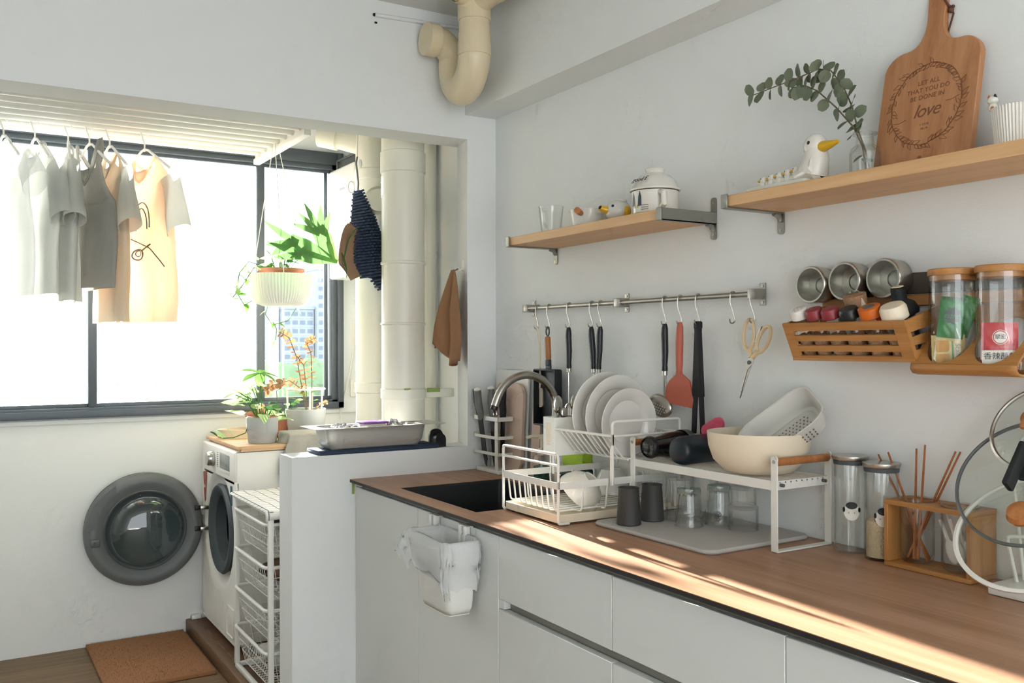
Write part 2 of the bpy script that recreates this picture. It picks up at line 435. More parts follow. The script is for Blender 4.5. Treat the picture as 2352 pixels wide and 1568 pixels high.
# kitchen part of the floor continues below the picture as longer boards
for r in range(24):
    y = 1.47 - (r + 10) * .185
    dup(pl0, 'plank', fl, (-3.3, y, 0), None, (2.0, 1, 1)); dup(pl0, 'plank', fl, (-.899, y, 0), None, (.74, 1, 1))
struct('ceiling', MB().box(-3.4, .17, -5.1, 1.6, H, H + .12), 'ceiling')
struct('wall_right', MB().box(0, .12, -5.1, 0, 0, H), 'wall')
struct('beam_right', MB().box(-.139, 0, -5.1, 0, 2.29, H), 'wall')
b = MB().box(-.836, .05, 0, .143, 0, .992)
b.prism([(-.13, 0), (.05, 0), (.05, .15), (-.094, .15)], .992, H)
b.prism([(-3.4, 0), (-.13, 0), (-.094, .15), (-3.4, .15)], 2.196, H); b.box(-3.4, -2.4, 0, .15, 0, 2.196)
struct('wall_back', b, 'wall')
struct('wall_left', MB().box(-3.4, -3.3, -5.1, 0, 0, H), 'wall')
b = MB().box(-3.3, 0, -5.1, -5.0, 0, .12).box(-3.3, 0, -5.1, -5.0, 2.5, H).box(-3.3, -3.2, -5.1, -5, .12, 2.5).box(-.3, 0, -5.1, -5, .12, 2.5)
struct('wall_front', b, 'wall')
struct('wall_laundry_right', MB().box(.05, .17, .15, 1.6, 0, H), 'wall')
struct('wall_laundry_left', MB().box(-2.45, -2.35, .15, 1.6, 0, H), 'wall')
b = MB().box(-2.35, .05, 1.47, 1.6, 0, 1.058).box(-2.35, .05, 1.47, 1.6, 2.40, H).box(-.09, .05, 1.47, 1.6, 1.058, 2.40).box(-2.35, -2.2, 1.47, 1.6, 1.058, 2.4)
b.rbox(-2.35, .05, 1.458, 1.472, 1.030, 1.052, .004)
struct('wall_window', b, 'wall')
# raised wooden platform
pf = struct('floor_platform', MB().box(-.86, .05, .145, 1.47, 0, .055), 'step_wood')
tag(MB().rbox(-.89, -.845, .145, 1.469, 0, .062, .004).build('nosing', 'step_wood', pf), 'darker wooden nosing of the step')
pk0 = None
for i in range(7):
    if pk0 is None: pk0 = MB().rbox(0, .12, .001, .1835, .055, .0605, .001, 1).build('plank', 'step_wood', pf); pk0.location = (-.845, .15, 0); pk0.scale = (7.4, 1, 1)
    else: dup(pk0, 'plank', pf, (-.845, .15 + i * .1838, 0), None, (7.4, 1, 1))
tag(MB().rbox(-.868, -.82, 1.438, 1.472, .06, .082, .006).build('trim_1', 'white_plastic'), kind='structure')

# window: dark aluminium frame, three panes
win = bpy.data.objects.new('window_1', None); COL.objects.link(win); win.location = (-1.1, 1.5, 1.058); tag(win, kind='structure')
b = MB().rbox(-2.2, -.09, 1.435, 1.53, 1.058, 1.092, .003).rbox(-2.2, -.09, 1.45, 1.53, 1.088, 1.104, .002)
b.rbox(-2.2, -.09, 1.44, 1.53, 2.335, 2.40, .003).rbox(-2.2, -.09, 1.45, 1.53, 2.31, 2.338, .002)
b.rbox(-.122, -.09, 1.435, 1.53, 1.058, 2.4, .003).rbox(-.15, -.12, 1.45, 1.53, 1.058, 2.4, .003).rbox(-2.2, -2.15, 1.435, 1.53, 1.058, 2.4, .003)
b.build('window_frame', 'frame_dark', win)
for x0, x1, yy in ((-.541, -.502, 1.462), (-1.322, -1.285, 1.462)):
    MB().rbox(x0, x1, yy, yy + .035, 1.1, 2.33, .003).build('mullion', 'frame_dark', win)
for x0, x1 in ((-.502, -.150), (-1.285, -.541), (-2.15, -1.322)):
    MB().rbox(x0, x1, 1.478, 1.496, 1.10, 1.122, .002).rbox(x0, x1, 1.478, 1.496, 2.296, 2.316, .002).build('sash_rail', 'frame_dark', win)
MB().rbox(-.181, -.163, 1.478, 1.5, 1.12, 2.3, .002).build('sash_stile', 'frame_dark', win)
for x0, x1, mm in ((-.502, -.150, 'pane_clean'), (-1.285, -.541, 'pane_dusty'), (-2.15, -1.322, 'pane_dusty')):
    MB().box(x0, x1, 1.486, 1.4865, 1.115, 2.305).build('pane', mm, win)

# ================================================================== outside
mat('far_wall', '#8d9aa8', .8); mat('far_wall2', '#7d8fa3', .8); mat('far_win', '#5f7186', .5); mat('far_tree', '#5f7f58', .9, var=.3, vscale=.6)
mat('far_ground', '#8a8f84', .95); mat('far_pink', '#b08a78', .8); mat('far_roof', '#8a706a', .8); mat('far_white', '#a8abae', .8); mat('balloon', '#d88a8a', .5)
struct('ground', MB().box(-400, 500, 12, 700, -9, -8), 'far_ground')
fw0 = [None]
def tower(label, x0, x1, y, z1, cols, m, dep=14):
    t = thing('apartment_tower', label, 'building', ((x0 + x1) / 2, y, -8))
    MB().box(x0, x1, y, y + dep, -8, z1).box(x0 - .3, x1 + .3, y - .4, y + dep, z1, z1 + .8).build('wall', m, t, smooth=False)
    sp = (x1 - x0) / cols; z = -6.2
    while z < z1 - 2.2:
        MB().box(x0, x1, y - .12, y, z - .75, z - .55).build('floor_band', 'far_white', t, smooth=False)
        for c in range(cols):
            if fw0[0] is None:
                fw0[0] = MB().box(-.9, .9, -.1, .08, 0, 1.35).box(-.03, .03, -.14, -.1, 0, 1.35).box(-.9, .9, -.14, -.1, .62, .68).build('window', 'far_win', t, smooth=False)
                fw0[0].location = Vector((x0 + sp * (c + .5), y, z)) ; fw0[0].matrix_parent_inverse = wmat(t).inverted()
            else:
                d = dup(fw0[0], 'window', t, (x0 + sp * (c + .5), y, z)); d.matrix_parent_inverse = wmat(t).inverted()
        z += 2.9
tower('tall pale apartment block seen through the clear pane beside the window frame', 105, 122, 300, 27, 6, 'far_wall')
tower('pale apartment block with wide windows behind the brown dried stems', 94, 104.5, 302, 13.5, 4, 'far_wall')
tower('plain bluish apartment block next to the window mullion', 85, 93.6, 306, 17, 2, 'far_wall2')
tower('faint hazy apartment block behind the dusty middle pane', 60, 82, 310, 25, 7, 'far_wall')
def tree(label, x, y, z0, r, seed):
    rnd = random.Random(seed)
    t = thing('garden_tree', label, 'tree', (x, y, -8), group='garden trees outside the window')
    MB().tube([(x, y, -8), (x + .2, y, z0 - r * .3), (x, y, z0 + r * .3)], [.35, .28, .12], 7).build('trunk', 'stem', t)
    b = MB()
    for k in range(9):
        c = (x + rnd.uniform(-.7, .7) * r, y + rnd.uniform(-.4, .4) * r, z0 + rnd.uniform(-.35, .5) * r); rr = r * rnd.uniform(.45, .7)
        n0 = len(b.v); b.ell(c, rr, rr, rr * .85, 14, 9)
        for i in range(n0, len(b.v)):
            p = Vector(b.v[i]); d = noise.noise(p * .9) * .35 + noise.noise(p * 2.3) * .2
            b.v[i] = tuple(p + (p - Vector(c)) * d)
    b.build('crown', 'far_tree', t)
for k, (x, y, z0, r, lab) in enumerate(((21, 68, -3.2, 3.4, 'broad garden tree low behind the brown dried stems'), (25.5, 70, -2.6, 3.2, 'garden tree behind the window frame stile at the clear pane'),
        (16.5, 74, -3.6, 3, 'small garden tree beside the window mullion outside'), (5, 78, -3, 3.4, 'faint garden tree behind the dusty middle pane'), (11.5, 80, -2.6, 3.2, 'faint garden tree below the hazy apartment block'),
        (-6, 80, -2.8, 3.6, 'faint garden tree low in the far dusty pane'))):
    tree(lab, x, y, z0, r, k)
# little pink house with arched window
hx, hy = 29.2, 100
t = thing('pink_house', 'pink gabled house with an arched window and painted balloons outside', 'building', (hx, hy, -8))
MB().prism([(-3, -8), (3, -8), (3, -4), (0, -1.9), (-3, -4)], 0, 6, Matrix.Translation((hx, hy + 6, 0)) @ Matrix.Rotation(PI / 2, 4, 'X')).build('wall', 'far_pink', t, smooth=False)
MB().add([(hx - 3.5, hy - .5, -4.4), (hx, hy - .5, -1.55), (hx, hy + 6.3, -1.55), (hx - 3.5, hy + 6.3, -4.4), (hx - 3.5, hy - .5, -4.15), (hx, hy - .5, -1.3), (hx, hy + 6.3, -1.3), (hx - 3.5, hy + 6.3, -4.15)], [(0, 1, 2, 3), (4, 7, 6, 5), (0, 4, 5, 1), (1, 5, 6, 2), (2, 6, 7, 3), (3, 7, 4, 0)]).add(
    [(hx + 3.5, hy - .5, -4.4), (hx, hy - .5, -1.55), (hx, hy + 6.3, -1.55), (hx + 3.5, hy + 6.3, -4.4), (hx + 3.5, hy - .5, -4.15), (hx, hy - .5, -1.3), (hx, hy + 6.3, -1.3), (hx + 3.5, hy + 6.3, -4.15)], [(0, 3, 2, 1), (4, 5, 6, 7), (0, 1, 5, 4), (1, 2, 6, 5), (2, 3, 7, 6), (3, 0, 4, 7)]).build('roof', 'far_white', t, smooth=False)
ap = [(-1.1, -6), (1.1, -6)] + [(1.1 * math.cos(a * PI / 10), -4.6 + 1.1 * math.sin(a * PI / 10)) for a in range(0, 11)]
wn = MB().prism(ap, 0, .1, Matrix.Translation((hx, hy, 0)) @ Matrix.Rotation(PI / 2, 4, 'X')).build('window', 'far_win', t, smooth=False)
MB().box(hx - .06, hx + .06, hy - .16, hy - .1, -6, -3.5).box(hx - 1.1, hx + 1.1, hy - .16, hy - .1, -4.9, -4.78).build('muntin', 'far_white', wn, smooth=False)
for dx in (-1.2, .2, 1.4): MB().ell((hx + dx, hy - .3, -6.7), .45, .2, .6, 10, 8).build('balloon', 'balloon', t)
# hip-roofed house, faint
hx, hy = 14.5, 108
t = thing('bungalow', 'faint hip-roofed house behind the dusty middle pane', 'building', (hx, hy, -8))
MB().box(hx - 5, hx + 5, hy, hy + 8, -8, -3.6).build('wall', 'far_pink', t, smooth=False)
MB().add([(hx - 5.8, hy - .8, -3.6), (hx + 5.8, hy - .8, -3.6), (hx + 5.8, hy + 8.8, -3.6), (hx - 5.8, hy + 8.8, -3.6), (hx - 1.5, hy + 4, .1), (hx + 1.5, hy + 4, .1)], [(0, 1, 5, 4), (1, 2, 5), (2, 3, 4, 5), (3, 0, 4), (0, 3, 2, 1)]).build('roof', 'far_roof', t, smooth=False)
for dx in (-2.6, 0, 2.6):
    wn = MB().box(hx + dx - .8, hx + dx + .8, hy - .1, hy, -6.4, -4.6).build('window', 'far_win', t, smooth=False)

# ================================================================== laundry fittings
# stack pipes
def pipe(name, label, x, y, r, z0, z1, cols, m='pvc'):
    t = thing(name, label, 'pipe', (x, y, z0))
    MB().cyl((x, y, z0), (x, y, z1), r, n=40, cap=False).build('barrel', m, t)
    for z, h in cols:
        MB().lathe([(r, 0), (r * 1.055, .004), (r * 1.055, h - .004), (r, h)], 40, (x, y, z)).build('collar', m, t)
    return t
P1 = pipe('soil_pipe', 'thick cream drain pipe nearest the low wall', -.252, .335, .089, .06, H, ((2.10, .09), (1.72, .015), (1.47, .012), (1.165, .045)))
P2 = pipe('soil_pipe', 'thick cream drain pipe behind the nearer one with an elbow branch', -.2, .76, .086, .06, H, ((2.14, .05), (1.84, .012), (1.17, .05)))
x, y = -.2, .76
MB().tube([(x - .02, y - .05, 1.98), (x - .03, y - .115, 1.995), (x - .045, y - .165, 2.02)], [.06, .062, .058], 28, cap=False).build('elbow_branch', 'pvc', P2)
MB().tube([(x - .045, y - .16, 2.02), (x - .055, y - .185, 2.03)], [.064, .064], 28, cap=False).tube([(x - .045, y - .16, 2.02), (x - .052, y - .178, 2.027)], [.056, .056], 28).build('elbow_collar', 'pvc', P2)
MB().cyl((x + .03, y, 2.30), (x - .14, y + .12, 2.36), .06, n=26).cyl((x - .13, y + .11, 2.355), (x - .2, y + .16, 2.375), .068, n=26).build('top_branch', 'pvc', P2)
P3 = pipe('thin_pipe', 'slim pale pipe in the corner beside the brown towel', .012, .62, .032, .06, H, ((1.78, .03),))
MB().rbox(-.17, -.03, .30, .36, 1.168, 1.205, .004).build('pipe_bracket', 'pvc', P1)
MB().rbox(-.16, -.10, .297, .301, 1.19, 1.209, .001, 1).build('tape_scrap', 'tape', P1)
MB().rbox(-.29, -.262, .243, .2445, 1.205, 1.212, .0005, 1).build('tape_scrap', 'tape', P1)
# water heater
t = thing('water_heater', 'white wall-hung water heater behind the hanging fern', 'water heater', (-.07, 1.2, 1.727))
MB().rbox(-.19, .045, 1.045, 1.385, 1.727, 2.283, .012, 3).build('casing', 'white_plastic', t)
g = MB()
for i in range(7): g.rbox(-.15 + i * .026, -.135 + i * .026, 1.07, 1.35, 2.284, 2.335, .002)
g.rbox(-.16, .03, 1.06, 1.08, 2.283, 2.34, .002).rbox(-.16, .03, 1.34, 1.36, 2.283, 2.34, .002).rbox(-.16, .03, 1.06, 1.36, 2.332, 2.342, .002)
g.build('flue_grille', 'dark_grey', t)
mk = MB()
for i in range(5): mk.box(-.1912, -.19, 1.165 + i * .014, 1.174 + i * .014, 2.165, 2.176)
mk.build('maker_mark', 'alu', t, smooth=False)
MB().tube([(-.13, 1.12, 1.727), (-.13, 1.12, 1.66), (-.13, 1.12, 1.635)], .012, 10).cyl((-.13, 1.12, 1.70), (-.13, 1.12, 1.675), .019, n=6).cyl((-.13, 1.12, 1.65), (-.13, 1.12, 1.63), .021, n=6).tube(rpath([(-.13, 1.12, 1.64), (-.13, 1.12, 1.60), (-.085, 1.12, 1.60), (-.085, 1.12, 1.727)], .015), .012, 10).cyl((-.145, 1.12, 1.6), (-.125, 1.12, 1.6), .02, n=8).cyl((-.085, 1.12, 1.615), (-.085, 1.12, 1.635), .019, n=6).build('valve', 'nickel', t)
tag(t.children[-1], 'brass and nickel gas valve') if t.children else None
# socket + cord on the window wall
t = thing('wall_socket', 'white socket with switch on the wall behind the pipes', 'socket', (-.012, 1.468, 1.16))
MB().rbox(-.045, .02, 1.458, 1.47, 1.112, 1.206, .004).build('plate', 'white_plastic', t)
MB().rbox(-.03, -.01, 1.452, 1.459, 1.16, 1.19, .002).build('switch', 'white_metal', t)
pts = [(-.03, 1.45, 1.52), (-.03, 1.455, 1.36), (-.05, 1.455, 1.24), (-.075, 1.455, 1.14), (-.105, 1.455, 1.06), (-.10, 1.452, .99), (-.09, 1.45, .93)]
tag(MB().tube(pts, .005, 8).build('power_cord', 'cord_white'), 'white power cord hanging down the wall beside the window frame', 'cord')

# drying rack under the ceiling
t = thing('drying_rack', 'white ceiling drying rack with parallel poles over the shirts', 'drying rack', (-1.4, .86, 2.3))
YP = [.56, .66, .76, .86, .96, 1.06, 1.16]
pole0 = MB()
pole0.cyl((-2.3, 0, 0), (-.60, 0, 0), .016, n=14)
p0 = pole0.build('pole', 'white_metal', t, local=True); p0.location = (1.4, .56 - .86, 0)
for yy in YP[1:]: dup(p0, 'pole', t, (1.4, yy - .86, 0))
MB().rbox(-.622, -.59, .5, 1.24, 2.255, 2.283, .004).rbox(-.614, -.598, .5, 1.24, 2.28, 2.32, .003).build('end_bar', 'white_metal', t)
MB().cyl((-.606, .62, 2.3), (-.606, .62, H), .012, n=10).cyl((-.606, 1.1, 2.3), (-.606, 1.1, H), .012, n=10).cyl((-2.2, .62, 2.3), (-2.2, .62, H), .012, n=10).cyl((-2.2, 1.1, 2.3), (-2.2, 1.1, H), .012, n=10).build('ceiling_stay', 'white_metal', t)

# garments
def sheet_noise(x, z, s): return noise.noise(Vector((x * 5, z * 2.5, s))) * .5 + noise.noise(Vector((x * 14, z * 4, s + 9))) * .25
def hanger(px, ang, label, span=.2, zt=2.318):
    t = thing('clothes_hanger', label, 'hanger', (px, .96, 2.19), ang, group='white hangers on the drying rack')
    # local: width along X, up Z, origin at hanger centre below hook
    zt -= 2.19
    hook = arc((0, 0, zt - .021), .019, -60, 205, 10, 'yz')
    MB().tube([(0, .0, .02), (0, 0, .05), (0, -.012, zt - .045)] + [(0, p[1], p[2]) for p in reversed(hook)], .0035, 7).build('hook', 'white_plastic', t, local=True)
    MB().tube([(-span, 0, -.075), (-span * .6, 0, -.03), (-.03, 0, .022), (0, 0, .03), (.03, 0, .022), (span * .6, 0, -.03), (span, 0, -.075)], [.006, .006, .005, .005, .005, .006, .006], 8).build('shoulder_bar', 'white_plastic', t, local=True)
    return t
t_front = [None]
def shirt(px, ang, label, m, W=.46, L=.68, sleeve=.22, tank=False, seed=1, th=.035, zt=2.10, neck=.085, drop=.10, trimm=None, sl_m=None):
    t = thing('shirt', label, 'shirt', (px, .96, zt), ang, group='shirts drying on hangers')
    nu, nv = 44, 26
    hw = W / 2
    def body(u, v):
        a = 2 * PI * u
        z = -v * L
        # half width by height
        if v < .17:
            k = v / .17
            if tank: w = .10 + (hw - .11) * k ** 2.2 if k < 1 else hw
            else: w = neck + (hw - neck) * (k ** .8)
            if tank: w = max(neck, w)
            z = -k * .12 if not tank else -k * .2
        else:
            k = (v - .17) / .83; z0 = -.12 if not tank else -.2
            z = z0 - k * (L + z0)
            w = hw * (1 + .03 * math.sin(k * 3)) 
        x = w * math.copysign(abs(math.cos(a)) ** .75, math.cos(a))
        ty = th * (.35 + .65 * min(1, v / .3))
        y = ty * math.sin(a) + (sheet_noise(x, z, seed) * .05 + .012 * math.sin(x * 26 + seed) * v) * min(1, v * 3)
        if v < .02: y *= 1.6; z -= drop * (.5 if math.sin(a) > 0 else 1) * (1 - (abs(x) / neck) ** 2) * (1 if not tank else 1.3)
        elif v < .10: z -= drop * .35 * (.4 if math.sin(a) > 0 else 1) * max(0, 1 - (abs(x) / (neck * 1.4)) ** 2) * (1 - v / .10)
        return (x, y, z)
    o = MB().grid(body, nu, nv, True).build('body', m, t, local=True, angle=180)
    if not tank:
        for sgn in (-1, 1):
            def slv(u, v, sgn=sgn):
                a = 2 * PI * u; c0 = Vector((sgn * (hw * .86), 0, -.10)); c1 = Vector((sgn * (hw + .045), 0, -.10 - sleeve * .98))
                c = c0.lerp(c1, v); r = .072 - .004 * v
                d = (c1 - c0).normalized(); n1 = Vector((d.z, 0, -d.x))
                p = c + n1 * (r * math.cos(a)) + Vector((0, 1, 0)) * (.62 * r * (.5 + .5 * v) * math.sin(a))
                p.y += sheet_noise(p.x, p.z, seed + 3) * .03
                return p
            MB().grid(slv, 20, 9, True).build('sleeve', sl_m or m, t, local=True, angle=180)
    # neck binding
    pts = []
    for k in range(24):
        x, y, z = body(k / 24, 0.0); pts.append((x, y, z))
    MB().tube(pts, .008, 6, closed=True).build('collar', trimm or m, t, local=True)
    def front_y(x, z):
        z0 = -.12; v = .17 + .83 * min(1, max(0, (z0 - z) / (L + z0))); k = (v - .17) / .83; w = hw * (1 + .03 * math.sin(k * 3))
        sa = -math.sqrt(max(0, 1 - (abs(x) / w) ** (2 / .75))); return th * (.35 + .65 * min(1, v / .3)) * sa + (sheet_noise(x, z, seed) * .05 + .012 * math.sin(x * 26 + seed) * v) * min(1, v * 3)
    t_front[0] = front_y
    return t
D = math.radians
hs = [(-1.685, 78), (-1.575, 80), (-1.454, 94), (-1.375, 76), (-1.298, 80), (-1.161, 70)]
LH = ['white hanger holding the clear garment cover', 'white hanger holding the pale grey T-shirt beside the clear cover', 'white hanger seen edge-on over the narrow light grey T-shirt',
      'white hanger holding the dark grey tank top', 'white hanger holding the beige T-shirt', 'white hanger holding the peach T-shirt']
for (hx, an), l in zip(hs, LH): hanger(hx, -D(an), l)
shirt(-1.705, -D(68), 'clear plastic garment cover hanging at the picture edge', 'cl_clear', .52, .68, .1, seed=2, zt=2.19)
shirt(-1.575, -D(74), 'pale grey T-shirt hanging beside the clear garment cover', 'cl_grey', .46, .60, .22, seed=5, zt=2.19)
shirt(-1.452, -D(92), 'narrow light grey T-shirt hanging edge-on', 'cl_lgrey', .44, .62, .22, seed=7, zt=2.185)
shirt(-1.375, -D(72), 'dark grey sleeveless tank top on a hanger', 'cl_dark', .42, .56, tank=True, seed=9, zt=2.18)
shirt(-1.292, -D(84), 'beige T-shirt hanging between the tank top and the peach shirt', 'cl_beige', .48, .69, .22, seed=11, zt=2.175, sl_m='cl_grey')
ps = shirt(-1.161, -D(73), 'peach T-shirt with a line drawing and grey sleeves, last on the pole', 'cl_peach', .48, .69, .23, seed=13, zt=2.175, sl_m='cl_grey')
# line print on the chest of the peach shirt (front faces local -Y)
pr = MB()
def curve_on(pts, r=.0022):
    pr.tube([(x + .11, t_front[0](x + .11, z) - .002, z) for x, z in pts], r * 1.15, 5)
curve_on([(-.06 + .075 * math.cos(a), -.30 + .11 * math.sin(a)) for a in [PI * k / 12 for k in range(13)]])
curve_on([(-.06 + .052 * math.cos(a), -.305 + .09 * math.sin(a)) for a in [PI * k / 12 for k in range(13)]])
curve_on([(-.16 + .02 * k, -.335 - .012 * math.sin(k * .45) - .0008 * k * k) for k in range(14)])
curve_on([(-.10 + .05 * math.cos(a), -.405 + .022 * math.sin(a)) for a in [2 * PI * k / 16 for k in range(17)]], .003)
curve_on([(-.10 + .025 * math.cos(a), -.40 + .012 * math.sin(a)) for a in [2 * PI * k / 16 for k in range(17)]])
curve_on([(-.06, -.39), (-.0, -.375), (.02, -.37)], .003)
pr.build('chest_print', 'dark_grey', ps, local=True)
# ================================================================== washing machine
t = thing('washing_machine', 'white front-loading washing machine with its round grey door wide open', 'washing machine', (-.53, 1.12, .06))
MB().rbox(-.812, -.30, .822, .830, .09, .93, .003, 2).rbox(-.812, -.30, 1.412, 1.42, .09, .93, .003, 2).rbox(-.812, -.30, .822, 1.42, .922, .93, .003, 2).rbox(-.812, -.30, .822, 1.42, .09, .10, .003, 2).rbox(-.31, -.30, .822, 1.42, .09, .93, .003, 2).build('body', 'white_plastic', t)
# front panel with a dished round recess around the opening
cy0, cz0 = 1.115, .552
def front(u, v):
    a = 2 * PI * u
    # from outer rectangle (v=0) to the opening (v=1)
    ca, sa = math.cos(a), math.sin(a)
    k = min(.298 / max(abs(ca), 1e-6), (.235 if sa > 0 else .455) / max(abs(sa), 1e-6))
    Rr = .262
    rr = k + (Rr - k) * min(1, v / .45) if k > Rr else Rr + (k - Rr) * 0
    x = -.818
    if v > .45:
        w_ = (v - .45) / .55; rr = Rr + (.196 - Rr) * w_; x = -.818 + .035 * math.sin(w_ * PI / 2)
    return (x, cy0 + rr * ca, cz0 + rr * sa)
MB().grid(front, 72, 14, True).build('front_panel', 'white_plastic', t)
MB().rbox(-.822, -.80, .826, 1.416, .795, .928, .008, 3).build('control_panel', 'white_plastic', t)
MB().box(-.819, -.80, .826, 1.416, .09, .10).rbox(-.82, -.80, .822, .84, .10, .80, .006).rbox(-.82, -.80, 1.40, 1.42, .10, .80, .006).build('front_edge', 'white_plastic', t)
dl = MB().lathe([(0, 0), (.034, 0), (.036, .004), (.033, .026), (.029, .032), (0, .033)], 36, mtx=Matrix.Translation((-.822, 1.195, .866)) @ Matrix.Rotation(-PI / 2, 4, 'Y')).build('program_dial', 'dial', t)
tag(dl, 'chrome program dial')
lc = MB().rbox(-.8235, -.82, .905, 1.075, .835, .905, .002).build('display', 'lcd', t)
MB().rbox(-.8235, -.82, .905, 1.075, .818, .834, .002).build('display_strip', 'grey_plastic', t)
for k in range(8): MB().box(-.8228, -.822, 1.105, 1.125, .835 + k * .009, .838 + k * .009).build('program_mark', 'dark_grey', t, smooth=False)
st = MB().prism([(-.035, .04), (.035, .05), (.035, .02), (.012, -.09), (0, -.10), (-.022, -.05)], 0, .001, frame3((-.8195, 1.37, .74), (0, -1, 0), (0, 0, 1))).build('warranty_sticker', 'sticker_red', t, smooth=False)
text_mesh('sticker_text', '2in1', .026, 'label_white', st, frame3((-.8207, 1.372, .715), (0, -1, 0), (0, 0, 1)))
MB().rbox(-.8195, -.8185, .872, .905, .69, .775, .0004, 1).build('badge', 'badge', t)
MB().rbox(-.8205, -.8185, .845, .955, .12, .245, .006).build('filter_flap', 'white_plastic', t)
for yy in (.86, 1.38):
    for xx in (-.74, -.36): MB().lathe([(.02, .0605), (.024, .064), (.02, .075), (.012, .08), (.012, .095)], 16, (xx, yy, 0)).build('foot', 'dark_grey', t)
# gasket and drum
MB().lathe([(.198, .004), (.206, -.012), (.195, -.024), (.168, -.02), (.150, 0), (.152, .03), (.148, .05)], 56, mtx=Matrix.Translation((-.795, cy0, cz0)) @ Matrix.Rotation(PI / 2, 4, 'Y')).build('gasket', 'rubber', t)
MB().lathe([(.148, .05), (.20, .08), (.20, .40), (0, .42)], 48, mtx=Matrix.Translation((-.795, cy0, cz0)) @ Matrix.Rotation(PI / 2, 4, 'Y')).build('drum', 'drum_dark', t)
for k in range(3):
    a = 2 * PI * k / 3 + .6; c, s_ = math.cos(a), math.sin(a)
    MB().rbox(-.72, -.46, -.018, .018, -.04, 0, .012, 2, Matrix.Translation((0, cy0 + .195 * c, cz0 + .195 * s_)) @ Matrix.Rotation(a + PI / 2, 4, 'X') @ Matrix.Rotation(PI, 4, 'X')).build('drum_paddle', 'dark_grey', t)
# open door, hinged on the window side; inner face looks at the kitchen
dc = (-1.087, 1.385, .530)
DM = Matrix.Translation(dc) @ Matrix.Rotation(PI / 2, 4, 'X')   # local z -> -Y (towards the kitchen)
dr = MB().lathe([(.176, -.004), (.20, .004), (.215, .012), (.232, .014), (.247, .008), (.262, -.012), (.264, -.03), (.25, -.052), (.2, -.062), (.176, -.05)], 80, mtx=DM, closed=True).build('door', 'grey_ring', t)
tag(dr, 'grey ring of the open round door')
MB().lathe([(.174, .0), (.170, .022), (.158, .050), (.130, .075), (.09, .088), (0, .092)], 64, mtx=DM).build('glass_bowl', 'glass_washer', dr)
MB().lathe([(.262, -.05), (.2, -.066), (0, -.07)], 64, mtx=DM).build('outer_cover', 'dark_grey', dr)
MB().lathe([(.172, .002), (.181, .008), (.186, .004), (.18, -.003)], 64, mtx=DM, closed=True).build('inner_trim', 'dark_grey', dr)
hp = [(.252 * math.cos(a), .252 * math.sin(a)) for a in [math.radians(122 + 4.5 * k) for k in range(13)]] + [(.222 * math.cos(a), .222 * math.sin(a)) for a in [math.radians(174 - 4.5 * k) for k in range(12)]]
MB().prism(hp, .006, .0145, DM).build('grip', 'dark_grey', dr)
for zz in (.08, -.02):
    MB().rbox(-.845, -.80, 1.352, 1.378, dc[2] + zz - .006, dc[2] + zz + .012, .003).build('hinge', 'steel', dr)
    MB().rbox(-.868, -.84, 1.362, 1.374, dc[2] + zz - .008, dc[2] + zz + .014, .003).build('hinge_slot', 'black_plastic', dr)
MB().rbox(-1.325, -1.285, 1.365, 1.376, .475, .51, .003).rbox(-1.312, -1.298, 1.352, 1.37, .487, .498, .003).build('latch', 'dark_grey', dr)

# board on the machine
bd = MB().rbox(-.81, -.31, .812, 1.39, .938, .953, .002).box(-.795, -.315, .815, 1.38, .9302, .938).build('plant_board', 'pale_ply')
tag(bd, 'pale plywood board on the washing machine carrying the potted plants', 'board')

# ------------------------------------------------------------------ leaves
LEAF = {}
def leaf_data(kind, m):
    if (kind, m) in LEAF: return LEAF[(kind, m)]
    b = MB(); n = 7
    for j in range(n):
        v = j / (n - 1)
        if kind == 'oval': w = math.sin(PI * min(1, v * .98 + .01)) ** .75 * .5
        elif kind == 'heart': w = .5 * (1 - v) ** .7 * (1.0 if v > .12 else .55 + v * 3.6)
        elif kind == 'round': w = .5 * math.sqrt(max(0, 1 - (2 * v - 1) ** 2)) + .02
        else: w = .5 * math.sin(PI * v) + .01
        zc = -.18 * v * v + .05 * v
        for k, (u, zz) in enumerate(((-1, .09), (-.5, .05), (0, 0), (.5, .05), (1, .09))):
            b.v.append((w * u, v, zc + zz * w * 1.2))
    for j in range(n - 1):
        for k in range(4): b.f.append((j * 5 + k, j * 5 + k + 1, (j + 1) * 5 + k + 1, (j + 1) * 5 + k)); b.mi.append(0)
    me = bpy.data.meshes.new('leaf'); me.from_pydata(b.v, [], b.f); me.materials.append(M[m])
    me.polygons.foreach_set('use_smooth', [True] * len(me.polygons)); me.update()
    LEAF[(kind, m)] = me
    return me
def leaf(parent, base, d, L, Wd, m='leaf_t', kind='oval', roll=0, up=(0, 0, 1), name='leaf'):
    d = Vector(d).normalized(); up = Vector(up)
    x = d.cross(up)
    if x.length < 1e-3: x = Vector((1, 0, 0))
    x.normalize(); z = x.cross(d).normalized()
    R = Matrix((x, d, z)).transposed().to_4x4() @ Matrix.Rotation(roll, 4, 'Y')
    o = bpy.data.objects.new(name, leaf_data(kind, m)); COL.objects.link(o); o.parent = parent
    o.matrix_parent_inverse = wmat(parent).inverted()
    mw = Matrix.Translation(base) @ R @ Matrix.Diagonal((Wd, L, L, 1))
    loc, rot, sc = mw.decompose(); o.location = loc; o.rotation_euler = rot.to_euler(); o.scale = sc
    return o
